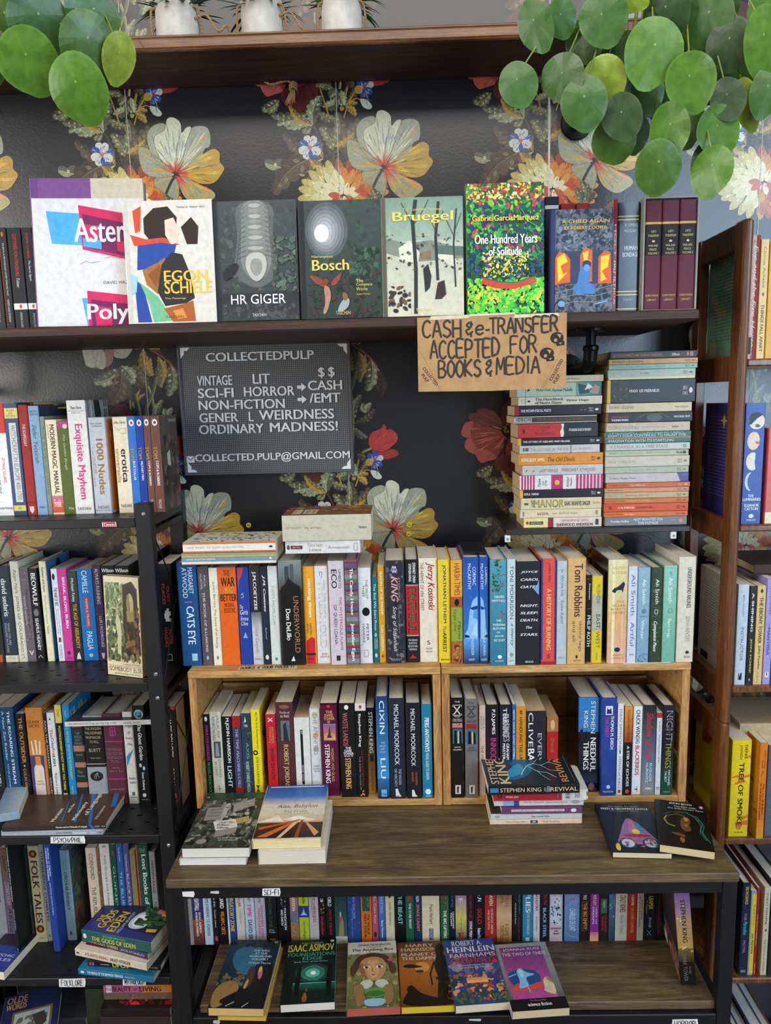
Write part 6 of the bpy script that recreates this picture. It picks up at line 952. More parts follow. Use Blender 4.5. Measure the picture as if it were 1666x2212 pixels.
flat('p', (1424, 1824), (1545, 1841), (1369, 1723), zz+.0122, .0165, '141210', 'black paperback with dark green-haired profile cover, on its neighbour '+WT, GT, pg='cdb98c',
 fc=soft('b14110f,0,100|td8d4c8,3,8,28,74:*JOHN BOYD|tc8d0c8,9.5,13.5,36,80:The Girl with|tc8d0c8,15,19,24,94:the Jade Green Eyes|o8a3a5a,4,12,86,97|od8c8c8,5.6,10.4,89,94|w2a6a58,2,14 34 30 26 60 24 76 34 84 50 80 66 90 80|w3a8a70,1.2,60 26 80 32 90 50 84 66 96 84|w3a8a70,1,70 30 88 44 82 60 90 74|w9a8a3a,3,20 36 14 44 20 54 34 58|w6a6a34,2,20 36 40 30 56 34|p6a4420,46 38 62 34 66 44 60 52 66 62 54 68 44 60|pb07a40,50 36 60 35 62 42 56 46|p8a5a2a,50 50 60 50 60 56 52 58|p6a4a24,22 70 40 72 52 74 50 80 44 78 30 76|p8a5a2a,40 78 50 82 46 92 40 88'))

# ------------------------------------------------------------------ lower shelf of the table
WJ, GJ = "in the table's lower row", 'small paperbacks on the lower table shelf'
J = []
def j(xl, xr, c, desc, sp, yb=2040, **o): J.append(('p', xl, xr, yb-157, yb, c, desc, sp, dict(pg='c8b890', **o)))
v1 = 'v{0},30,88,28,74:{1}'
j(389, 399, '4a4a48', 'dim grey slim paperback at the left end', 'v2a2a2a,30,90:ASIMOV', 2030)
j(400, 420, '7e7e80', 'scuffed silver-grey paperback', 's6a6a6c-9a9a9c,20,8|v4a4a4c,28,50,30,66:ASIM|v5a5a5e,52,94,34,62:HARRY TURTLEDOVE', 2036)
j(421, 443, '3a3868', 'purple paperback with orange-brown foot and white capitals', 'g3a3870-2a2a50,0,66|g8a4a34-3a2420,66,100|ve4e4ec,34,54,24,66:*NIGHTFALL|ve0c8c0,56,84,56,78:*ISAAC ASIMOV|ve0c8c0,56,88,26,46:*ROBERT SILVERBERG', 2037)
j(444, 462, 'a9b9c8', 'pale blue paperback with dark serif capitals', 'v3a4a6a,30,88,32,68:*ADAMS STAIRWAY TO FOREVER', 2038)
j(463, 475, '1a1a1c', 'black paperback with small white italic lettering', 'vd0d0d0,30,48,34,66:the 5th|vd0d0d0,52,76,34,62:Douglas Adams|ob83a6a,88,95,24,76')
j(476, 494, '171514', 'black paperback with white and orange condensed letters', 've8e8e8,30,50,26,72:*GUARD|vd8842a,54,86,28,72:*WILLIAM C. DIETZ')
j(495, 513, '213f7a', 'blue paperback with bold yellow capitals and white left strip', 'bc8ccd0,0,100,0,22|vd8b02a,30,82,34,80:*PURGATORY ZONE|v2a3a5a,32,66,6,20:ARSEN DARNAY')
j(514, 532, 'bdb8ac', 'plain off-white paperback with small grey lettering', 'v4a4a48,30,48,32,64:*STELLAR|v7a7a74,54,72,38,60:John Brunner')
j(533, 554, 'aeb9c6', 'pale blue paperback with red and navy condensed capitals', 'vb0445a,30,62,28,66:*OF TIME|v2a3a5a,66,99,28,68:*DAVID BRIN')
j(555, 577, 'b2a4b0', 'lilac paperback with two lines of magenta serif capitals', 'v5a3a5a,30,42,34,60:DAMS|vb0384e,46,90,54,76:MONSTERS AND|vb0384e,50,86,26,48:MAGICIANS')
j(578, 601, '1c1c1d', 'black paperback with dark green capitals and gold corner', 'v4a5a44,30,76,28,58:DRAGONS TOMB|tc8c8c8,79,81,24,70:The|tc8c8c8,82,84,20,80:Tombs|b8a6434,92,99,24,78', 2042)
j(603, 629, '151517', 'thick black paperback with statue photo and white title', 's5a5650-8a867e-2a2826,20,8,30,48,30,80|ve0e0e0,50,80,54,72:*FOUNDATION|ve0e0e0,52,74,28,46:*AND EARTH')
j(630, 648, '9a6a4a', 'paperback with orange and blue spacecraft painting', 'gb86a44-4a6a8a,30,70|s8a5a3a-4a6a80-b0a090,24,10,50,98|ve0d4c8,30,54,28,66:*HARRISON')
j(649, 670, 'a8b830', 'lime green paperback with blue glowing panel', 'b2a3a78,47,63|p9ab8e0,50 50 60 56 86 60 14 60 40 56|v3a4a1a,30,44,30,66:*JOE HALDEMAN|v4a5a20,68,92,34,64:camouflage')
j(671, 691, 'b4a8b0', 'pale lilac paperback with red capitals', 'vb03a4a,30,70,42,70:*THE DARKNESS|v4a4a54,32,62,22,36:C.J. CHERRYH|w6a7aa0,2,20 78 70 72')
j(692, 706, '1b1616', 'black paperback with gold figure and red lettering', 's9a6a2a-c8904a-5a3a1a,24,10,42,58|ve0e0e0,32,42,30,70:*13|vb8283a,62,88,28,72:*Deathstalker')
j(707, 725, '161618', 'black paperback with white and red capitals', 've0e0e0,30,48,26,68:*WORLD|vb02a34,52,88,36,66:DAVID DRAKE')
j(726, 752, '2c3e40', 'teal paperback with painted woman in a cream dress', 'bc8c0ac,0,32|g2a3a3c-2e5a50,32,90|p8a7a54,24 94 40 66 60 62 72 72 70 94|pa04a4a,34 62 52 60 56 68 40 70|pc8a88a,40 56 52 56 52 62 42 62|bc0b8a4,90,100', 2040)
j(753, 781, '27407c', 'worn navy paperback with faded lettering', 's1e3468-3a5490,30,8|v8a9ac8,34,66,40,60:NEW SORCERER|v7a8ab8,50,92,30,38:THE FIRST BOOK', 2038)
j(782, 805, 'c86a24', 'orange paperback with framed green picture and black title', 'b2a4a3a,30,56,14,84|s3a6a4a-8a4a2a-4a7aa0,20,8,31,55,16,82|v2a1a10,60,88,56,78:*THE WORLD|v2a1a10,60,92,26,48:*NEXT DOOR', 2036)
j(806, 819, 'a84a5a', 'dusky pink paperback with white serif name', 've0c0c4,30,72,32,68:KILL Colin Free|o3a2a2a,84,92,20,70')
j(820, 834, '4a6aa4', 'cornflower blue paperback with small lettering', 'g4a70b0-34508a,30,100|vb8c8e0,32,58,34,66:POLICE TALES|ve0e4ec,68,92,34,66:*Barry Norman')
j(835, 854, 'c8bc98', 'yellowed cream paperback with fine lettering', 'v4a4434,42,76,40,60:ZENNA HENDERSON|o3a3424,30,37,34,64')
j(855, 877, '131414', 'black paperback with turquoise capitals', 'v8ac0c0,30,74,32,72:*THE BEAST')
j(878, 896, '1d5a40', 'bottle green paperback with white title and red top letters', 'bb02a30,0,40,26,70|vd8e0d8,44,80,40,66:*THE STAR BEAST')
j(897, 912, '222e56', 'navy paperback with orange bold capitals', 've0e0e0,30,42,28,66:*HEINLEIN|vd88a3a,46,84,32,70:*SPACE CADET')
j(913, 951, 'd2c2a0', 'wide cream paperback with plain black name', 'v3a3a34,46,74,42,64:Frank Herbert|b34426a,80,96,40,62|vd8d8d8,81,95,44,58:POCKET')
j(953, 971, '2e5a34', 'green leafy paperback with white serif capitals', 's2a4a2a-4a7a3a-6a8a4a,30,10,30,100|ve4e8dc,54,94,34,70:*THE BIG LIFTERS|s9a2a2a,6,10,34,48')
j(972, 984, '161d2c', 'slim black-navy paperback with blue and white lettering', 'v4a6aa0,30,50,34,72:TIDE OF TIME|ve4e4e4,56,80,56,80:*CRAWFORD|ve4e4e4,58,76,20,46:*KILIAN')
j(985, 1009, 'a87a7a', 'paperback fading pink to yellow with sailing ship', 'g9a6a98-c8b85a,30,66|gc8b85a-2a3a4a,66,100|vd8c8d0,30,44,30,64:*LE|w3a3a3a,2,50 64 50 88|w3a3a3a,1.6,34 74 66 74|p2a2a3a,24 86 76 86 66 92 34 92|bb03a2a,86,97,40,70')
j(1010, 1025, '2c1a1c', 'dark maroon paperback with white condensed name', 'v8a3a44,30,66,34,66:WHO NEVER MISSED|ve0e0e0,70,96,30,70:*STEVE PERRY')
j(1026, 1047, '16161b', 'black paperback with large red letters', 'sd0d0d8,8,10,32,42,30,70|vb82a34,52,74,28,72:*SOLO|vd8dce0,80,99,30,62:*Robert Mason')
j(1048, 1072, 'a02826', 'red paperback with cream serif lettering', 've0cc8a,30,48,40,72:*RAVEN|ve0cca8,52,88,54,72:GEORGE R.R. MARTIN|ve0cca8,54,82,26,42:AND LISA TUTTLE')
j(1073, 1106, 'a8703a', 'wide bronze metallic paperback with brown capitals', 'g8a5a34-c8a078,30,62|gc8a078-a06a34,62,100|v6a3a1a,32,50,56,78:GEORGE R. R.|v6a3a1a,32,44,26,46:MARTIN|v5a3418,74,99,54,78:A GAME OF|v5a3418,76,99,24,48:THRONES')
j(1108, 1128, '181a18', 'black paperback with teal and red lettering', 'v2a8a6a,30,60,62,80:MAN-KZIN WARS VI|vb8343a,66,98,56,72:Created by LARRY NIVEN|vd0d0d0,44,74,24,36:with Benford & Martin')
j(1129, 1151, '2878a0', 'teal blue paperback with large pale letters', 've4e4d4,30,58,30,76:*FLIES|vc8d08a,58,90,42,68:KIVE DOONAELER|bd0d8dc,94,99,30,66')
j(1152, 1166, 'c0b8bc', 'pale pinkish white paperback with maroon capitals', 'v8a2a3a,30,56,32,74:*MATADORA|v5a5a5e,64,86,34,66:STEVE PERRY')
j(1167, 1186, '141821', 'black paperback with icy blue capitals', 'vb0323a,30,46,36,72:ZEN TENT|v8ab0c8,50,94,32,66:*BLACK STEEL', 2045)
j(1187, 1215, 'b49ea8', 'dusty pink paperback with grey swirling drawing', 'bb8bcc8,32,76,8,88|s3a3a4a-6a6a80-9aa0b8,40,10,33,75,10,86|t4a2a34,79,81.6,8,92:*MOONLIGHT|t4a2a34,83,85.4,36,66:*AND|t4a2a34,87,89.4,26,74:*VINES', 2047)
j(1219, 1251, '5b7ba6', 'wide soft blue paperback with white condensed capitals', 'g6a86b0-4a6a94,30,100|s9a5a7a-6a8ab0,14,8,30,46|vc8d4e8,50,84,34,72:CHARLES DE LINT|wb8b06a,2,4 86 40 92 96 94', 2048)
j(1252, 1273, '1a1713', 'black paperback with orange framed title', 'w8a5a2a,4,22 40 74 40 74 84 22 84 22 40|vd8842a,42,82,34,68:*THE BIG EMPTY|vd0d0c8,30,37,30,66:PAX', 2048)
j(1274, 1293, '7a2a7e', 'magenta paperback with gold and white capitals', 'v4a2a5a,0,0: |vd8b84a,30,46,32,66:*KELLEY|vd8c8dc,48,74,58,78:HERO OF|vd8c8dc,48,74,24,46:DREAMS|gb05a6a-d8a070,86,100', 2048)
j(1294, 1313, '1a1d1c', 'black paperback with green portrait and red lettering', 'b3a5a44,36,58,14,84|o8a7a6a,38,50,34,66|vb02e30,60,86,56,80:*THE SEVENTH|vb02e30,62,84,24,48:*WARRIOR', 2047)
j(1314, 1327, '3d5570', 'slate blue paperback with sea scene', 'g4a6a8a-2a3a54,30,100|s8aa4b8-5a6a7a,16,10,40,76', 2047)
j(1328, 1354, 'bdb6a4', 'cream paperback with dark red western lettering', 'v7a2428,30,56,36,82:*CRAZY BONES|v7a7a70,60,88,40,62:WILLIAM TUNING', 2048)
j(1355, 1374, 'a82c22', 'bright red paperback with orange capitals', 've8d8c8,30,46,34,64:*H. BEAM PIPER|vd89a4a,48,88,34,66:*THE COSMIC COMPUTER', 2048)
j(1375, 1389, 'b8b4ac', 'slim greyish white paperback with red capitals', 'v8a2a30,30,68,56,78:*H. BEAM PIPER|v8a2a30,30,78,26,46:*LORD KALVAN OF OTHERWHEN', 2048)
j(1390, 1413, '182030', 'dark navy paperback with yellow title', 'vd0c030,32,52,40,80:*LEAPER|vc0b84a,38,60,14,30:for Conqueror|v9ac0d8,64,80,36,70:Jefferson Swycaffer|w9ac0d8,3,30 84 70 92|w9ac0d8,3,70 84 30 92', 2048)
j(1414, 1429, '1a1416', 'black paperback with dark red lettering', 'v6a3a3c,30,60,36,62:WITH A TANGLED SKEIN|v8a3038,60,90,36,62:A WIZARD IN A FEUD', 2047)
j(1430, 1442, '121213', 'plain black paperback at the right end', 'v3a3a3a,40,90:EARTH', 2046)
row(Z_LOW, WJ, GJ, J, ymin=1.44, ymax=1.52, depth=.108, yfix=1.482)
zl = Z_LOW+.0003
A, B = PZ(1524, 2150, Z_LOW), PZ(1553, 2146, Z_LOW)
book('p', .030, .215, .145, '5a4a70', 'g6a4a8a-9a7a7a,0,30|ga08060-a8863a,30,66|g6a5a2a-141214,62,78|b141214,76,100|s8a6a9a-b08a5a-c8a86a,20,9,0,66|v2a2430,12,56,36,66:*STEPHEN KING|td8c8b0,60,63,20,60:7|v6a6458,68,96,24,50:DARK TOWER|v6a6458,80,88,60,74:THE', T((.560, 1.350, Z_LOW+.006)) @ Rz(-.12) @ Ry(-.10), 'thick purple and gold paperback leaning on the lower table shelf', GJ, pg='9a9a98', bc='g3a3038-1c1818,0,70|sa0703a-4a2a1a-8a5a2a,40,8,74,98|w4a4444,.6,10 12 90 12|'+'|'.join('w6a6260,.7,%d %d 92 %d' % (10+k % 3*4, 14+k*3, 14+k*3) for k in range(19))+'|bc0bcb4,84,96,6,30')
for q in (
 ((470, 2192), (574, 2194), (500, 2046), .012, 'c8a04a', 'yellow-edged paperback under the knight-and-lady one', '', 'c8a83c', 0),
 ((448, 2177), (569, 2179), (484, 2030), .018, '1f3440', 'dark paperback with cloaked couple on a moonlit cover', 'g1c3a4a-14181a,0,100|p2e6a84,20 12 60 8 76 20 76 44 60 56 30 50 12 30|s141a1c-26342c,40,7,0,12,0,100|p141614,60 40 84 30 100 40 100 100 0 100 40 80 64 60|s6a6048-4a4434,30,4,50,70,0,50|p8a6a3a,0 70 30 60 50 74 20 100 0 100|p141414,4 96 40 78 84 62 100 70 100 98|p4a2c1c,52 44 62 40 68 52 64 72 54 72|pb08a3a,54 62 60 60 58 74 52 74|pb0607a,70 46 80 44 82 58 76 62|pc8a060,72 42 78 41 79 50 72 50|td4d8d8,16,19,52,84:*THE WELL|td4d8d8,20.5,23.5,56,80:*AT THE|td4d8d8,25,28,46,90:*WORLDS END|td4d8d8,29.5,32.5,52,84:*VOLUME I|tc8d0d4,35,38.4,48,92:William Morris|w8a9a94,2,30 98 44 92|w8a9a94,2,60 99 70 93|o8a8478,2,6,88,96', 'c8a468', .0123),
 ((604, 2171), (723, 2164), (625, 2033), .018, '101a18', 'black and green paperback with spiral galaxy and yellow name', 'b10201c,0,100|o143c34,40,70,22,90|o2a6a58,44,66,32,80|o5aa890,48,62,42,70|oe0f0e4,52,58,52,62|w3a8a74,1.4,34 56 44 46 60 43 78 50|w3a8a74,1.4,78 56 66 66 50 66 36 60|g1e5a4a-0e2420,70,82|b5ab098,70,71|p0c100e,26 44 34 42 32 88 22 90|p0c100e,84 44 94 44 92 90 82 90|p141a16,0 40 20 40 18 100 0 100|p8a4a2a,36 98 44 80 50 98|p6a3a2a,42 82 46 76 50 84|tb8c8c0,5,7,30,74:The New York Times Bestseller|td8d024,8,20,4,96:*ISAAC ASIMOV|t3a9a7a,22,28,4,98:*FOUNDATIONS|t3a9a7a,29,34.5,34,74:*EDGE|tb0c0b8,36,38,18,84:Book Four of the Series|oc8c8b8,2,6,88,96', 'd4cec4', 0),
 ((748, 2180), (865, 2174), (750, 2037), .0175, '6f6a3e', 'olive paperback with girl portrait above a small valley', 'g8a8650-5a5a34,0,100|bcfc8b4,0,20|t4a4440,3.4,7,20,88:*ZENNA HENDERSON|t5a5450,8,10,38,70:Creator of THE PEOPLE|t1e1c1c,11,16.6,8,94:*The Anything Box|t6a645c,17.6,19,20,84:When you look inside you see another world|s9a9450-5a5830-7a7644,120,4,20,100|p4a331e,10 40 14 30 24 22 50 18 78 22 88 32 92 42 84 46 80 34 50 26 24 34 20 46 12 50|p4a331e,6 38 14 34 18 44 12 56 5 52|p4a331e,96 38 86 34 82 44 88 54 97 50|w6a4a2c,.8,10 36 8 52|w6a4a2c,.8,14 38 12 54|w6a4a2c,.8,90 36 93 50|pb58658,24 34 34 27 50 25 68 27 77 35 77 46 70 56 58 62 46 62 33 56 25 46|pc89a6a,40 30 62 30 66 40 60 56 46 58 38 44|p8a5c3c,24 36 30 34 36 52 42 60 34 57 26 48|w5a3a22,.9,30 38.5 38 36.5 45 38|w5a3a22,.9,57 38 64 36.5 72 38.5|oeae0d4,39.5,43.5,31,45|oeae0d4,39.5,43.5,57,71|o3a2818,39.4,43.6,34.5,41.5|o3a2818,39.4,43.6,60.5,67.5|oe8e0d8,40,40.9,38.4,40|oe8e0d8,40,40.9,64.4,66|w8a5c3c,1,50 43 48.4 48 52.6 48.6|p9a5044,45 53 51 52.2 57 53 51 55|oa85858,29.5,34,80,92|pb4bab0,26 62 44 60 52 66 44 74 24 74|pb4bab0,78 62 60 60 52 66 62 74 82 72|p8a6a40,12 74 24 68 34 72 32 80 36 90 30 98 16 94|p8a6a40,90 74 78 68 70 72 72 80 68 90 74 98 88 94|p5a8a34,30 76 50 72 76 74 74 86 40 88|p8ab0c4,30 88 76 88 70 99 34 99|p3a6a2a,32 80 54 76 74 80 70 84 40 86|p8a6a40,10 70 26 66 34 72 30 84 34 96 20 92|p8a6a40,90 70 76 68 72 74 74 86 72 96 86 92', 'b0504a', 0),
 ((866, 2176), (984, 2171), (859, 2036), .0155, '8a4a1e', 'rust orange paperback with skeletal alien figure', 'g5a3420-a0581e,0,34|ga8601e-6a3a14,34,100|oc88a3a,34,50,30,60|td0b494,4,9,16,72:*HARRY|td0b494,10.5,16,6,78:*HARRISON|tc8bca8,19,24,6,86:*PLANET OF|tc8bca8,25.4,30.4,6,90:*THE DAMNED|p2a2420,4 40 20 36 36 39 50 42 20 44|p3a2a1c,30 48 44 46 50 50 36 51|p16120f,78 6 90 4 94 14 88 20 96 30 94 60 88 96 72 96 76 60 68 40 76 28 74 14|w16120f,3,70 34 60 54 62 70|w16120f,3,92 34 98 60|w16120f,3,76 60 70 96|s1a140e-2a1e14,20,5,40,90,70,96|p1e1812,0 100 8 84 26 70 34 80 60 88 100 92 100 100|p1e1812,10 76 20 68 30 74 20 82', 'c8b020', 0),
 ((983, 2173), (1103, 2164), (967, 2032), .018, '33427c', 'blue paperback with glowing city ruins and red outlined title', 'g34488a-4a4a6a,0,34|s3a4a7a-6a5a7a-2a3a5a-8a7a8a,60,9,28,60|s8a5a3a-c88a5a-4a3a44-d0a070-a04a34-2a3a34,150,5,56,96|s2a4a3a-4a5a44,40,5,80,100|td0d4dc,3,11,16,76:*ROBERT A.|td0d4dc,12.6,21.6,4,98:*HEINLEIN|tb83a44,23,31,6,98:*FARNHAMS|tb83a44,32,40,8,94:*FREEHOLD|td0c8d8,24,30,8,96:FARNHAMS|td0d0dc,41.4,44,18,80:Science Fictions Most|td0d0dc,45,47.6,20,78:Controversial Novel|ob83040,36,42,86,98|gc8804a-e0b070,62,70,30,70', 'd2c4a0', 0),
 ((1106, 2186), (1231, 2177), (1076, 2041), .0165, 'a8a6a2', 'grey-framed paperback with purple cover and blue running figure', 'g9a9896-4a4846,0,100|b1a1818,84,100,0,100|g7a3a74-a84a84,6,84,8,88|td8ccd8,8,13,14,84:JOANNA RUSS|td8ccd8,15,20,10,92:THE TWO OF THEM|p1e4a7a,8 46 34 40 66 44 70 62 40 70 14 66|pc84a3a,10 66 30 60 46 66 64 60 76 68 50 72 14 74|p7ab0d8,26 44 36 38 44 46 62 50 50 52 40 54 44 66 36 68 22 70 30 58|p9ac8e0,30 44 36 40 42 48 34 56|w7ab0d8,2,26 48 10 52|w7ab0d8,2,40 68 42 76|wb04a3a,2,50 40 64 36|pc8b890,70 58 80 54 88 60 88 82 74 78 66 74 70 70|p8a7a5a,74 56 86 56 88 66|t8a8a88,86,88,36,64:The Womens Press|te0dcd4,90,94.6,30,72:*science fiction', 'c8b48c', 0),
):
    bl, br, tl, th, c, desc, fc, pg, z1 = q; fc = fc.replace('|p', '|q')
    flat('p', bl, br, tl, zl+z1, th, c, desc+' on the lower table shelf', 'paperbacks lying cover-up on the lower table shelf', fc=fc, pg=pg, lift=0)
# ------------------------------------------------------------------ two stacks on the small floating shelf
WS, GS = 'left stack on the small shelf', 'paperbacks stacked on the small black shelf'
def stack(y0, zb, items, where):
    z = zb
    for it in items:
        xl, xr, yt, c, desc, sp = it[:6]; o = it[6] if len(it) > 6 else {}
        y = y0+o.get('dy', 0); zt = PY((xl+xr)/2, yt, y0)[2]; th = max(zt-z, .006)
        a, b = PY(xl, yt, y)[0], PY(xr, yt, y)[0]
        lie('p', a, b, y, z, th, o.get('D', .108), c, sp, desc+', '+where, GS, pg=o.get('pg', 'c8ae84'), fc=o.get('fc', ''), yaw=o.get('yaw', 0)); z = zt+.0001
PG = '|o{0},93,97,38,62|v{0},86,91,52,70:ISBN 0 14|v{0},86,91,30,46:0 044 3'
stack(1.612, Z_FLOAT+.0003, [
 (1132, 1300, 1118, 'd0c2b6', 'cream paperback with yellow end block and dark red bar', 'bd8cc8a,0,31|oa8382c,2.4,6.4,34,68|b5a5048,7,25,32,66|vd8cc8a,10,22,40,58:Signet Classic|b8a2c34,31,38|bd0b4b0,48,84,52,92|v9a4a4a,49,83,56,84:winesburg, ohio|v3a3030,42,89,12,42:*SHERWOOD ANDERSON|b3a3a3a,92,96,20,80'),
 (1124, 1299, 1100, 'cfc0a0', 'cream paperback with faint red and brown lettering', 'v9a3a30,21,35,34,66:*SHOSHA|v8a7a5a,39,72,36,64:_Isaac Bashevis Singer|b8a8068,3,5,20,80|b8a8068,93,96,30,80'),
 (1126, 1300, 1075, 'cbbb98', 'cream paperback with big olive outlined capitals', 'v5a5428,12,16,26,80:*THE|v4a4420,16,53,18,84:*MANOR|va8a04a,16.6,52.4,24,80:MANOR|v3a3a34,54,86,30,68:*ISAAC BASHEVIS SINGER|b5a5a50,4,9,40,60|v7a7458,89,98,44,58:AVON'),
 (1123, 1303, 1057, '1c1d20', 'black yellow-tabbed paperback, fourth from the bottom', 'bd0a43a,0,4|ve0e0e0,5,23,36,64:*ZOLA  NANA'+PG.format('c8c8c8')),
 (1123, 1303, 1026, 'd0d0cc', 'thick white paperback with magenta stripes and yellow sun', '|'.join('bb02a6a,%g,%g' % (k*3.5+2, k*3.5+4) for k in range(5))+'|bb02a6a,38,52|od8a82a,42,48,30,66|v3a3a3a,0,0: |t4a4a4a,22,25,20,80:_Tales|t4a4a4a,27,29,30,60:_of the|t4a4a4a,30,33,24,70:_City|t4a4a4a,56,59,14,86:_Armistead|t4a4a4a,60.5,63.5,20,80:_Maupin|'+'|'.join('bb02a6a,%g,%g' % (68+k*4.2, 70.4+k*4.2) for k in range(8)), {'fc': 'bb02a6a,0,100'}),
 (1129, 1303, 1004, 'b5b5b4', 'pale grey paperback with worn dark capitals', 'v6a6a68,21,44,32,64:LADY ORACLE|v6a6a68,49,90,32,64:MARGARET ATWOOD|p5a8a9a,8 10 56 14 40 16 36 12|p2a2a2a,30 4 60 5 50 6'),
 (1120, 1303, 979, 'd0842c', 'orange paperback with white and dark italic lettering', 've8e0d0,4,31,34,62:*KINGSLEY AMIS|v4a2a14,35,67,28,68:_The Old Devils'+PG.format('5a3a1a')),
 (1123, 1296, 961, 'b9b9b4', 'grey-white paperback with violet bar', 'v8a8a84,13,61,30,64:THE CATCHER IN THE RYE|b8a84a8,63,65|v8a8a84,68,88,34,62:J.D. SALINGER|b5a5a58,4,6,30,70|b5a5a58,7,11,30,70'),
 (1119, 1301, 945, '1b1c20', 'black yellow-tabbed paperback under the red and black one', 'bd0a43a,0,4|ve0e0e0,6,62,36,62:*THE LETTERS OF ABELARD AND HELOISE'+PG.format('c8c8c8')),
 (1119, 1292, 914, '22242a', 'thick red and black paperback with torn white divide', 'bb8302e,0,54|pd8d4cc,0 54 40 53 70 55 100 54 100 58 60 57 30 58 0 57|v7a1c20,27,40,62,82:CRIME|v7a1c20,30,36,46,56:AND|v7a1c20,22,46,16,38:PUNISHMENT|ve0e0e0,64,92,42,60:*FYODOR DOSTOYEVSKY|o5a1418,6,9,30,66'),
 (1110, 1290, 897, '3a3c34', 'dark green paperback with cream edge lines', 'bc8c4b0,0,100,84,92|bc8c4b0,0,100,6,14|ba8b0a8,0,22,20,76|v2a2a28,3,24,28,76:*HEMINGWAY|v8a4a3a,28,84,34,66:THE SUN ALSO RISES'),
 (1112, 1299, 875, '202124', 'black paperback with red tab', 'b9a2028,0,5|ve0e0e0,7,42,36,62:*THE METAPHYSICAL POETS|wd0d0d0,2,40 76 50 78|wd0d0d0,2,44 80 50 83'+PG.format('c8c8c8')),
 (1120, 1301, 856, 'cfc4ae', 'cream paperback with bold black title and black emblem', 'w3a3a34,2,30 4 70 4 70 8 30 8 30 4|p2a2a2a,40 11 64 12 50 15 36 13|b8a8070,8.4,8.9|v2a2a28,20,54,54,88:*The Hunchback|v2a2a28,20,52,14,46:*of Notre Dame|v2a2a28,57,84,32,66:*Victor Hugo'),
 (1117, 1300, 826, 'a8b8a0', 'pale green paperback with painted sea scene at its right', 'v4a5a4c,23,40,34,58:*Moby-Dick|v4a5a4c,42,66,34,58:*Herman Melville|p2a2a2a,36 12 60 13 50 16|b6a7a68,10,10.6|g6a9a90-3a6a6a,70,100|p2a4a50,10 74 90 72 70 84 20 86|pd0dcd8,40 80 90 84 60 90|pb08a6a,20 86 80 92 60 98 10 96'),
 (1122, 1304, 811, 'c8bc98', 'cream paperback topping the stack beside cardboard sign', 'v4a3a2a,56,72,34,66:_elt Finest|w8a7a5a,2,20 96 80 96 80 98 20 98', {'fc': 'bc8bc98,0,100'}),
], WS)
WR = 'right stack on the small shelf'
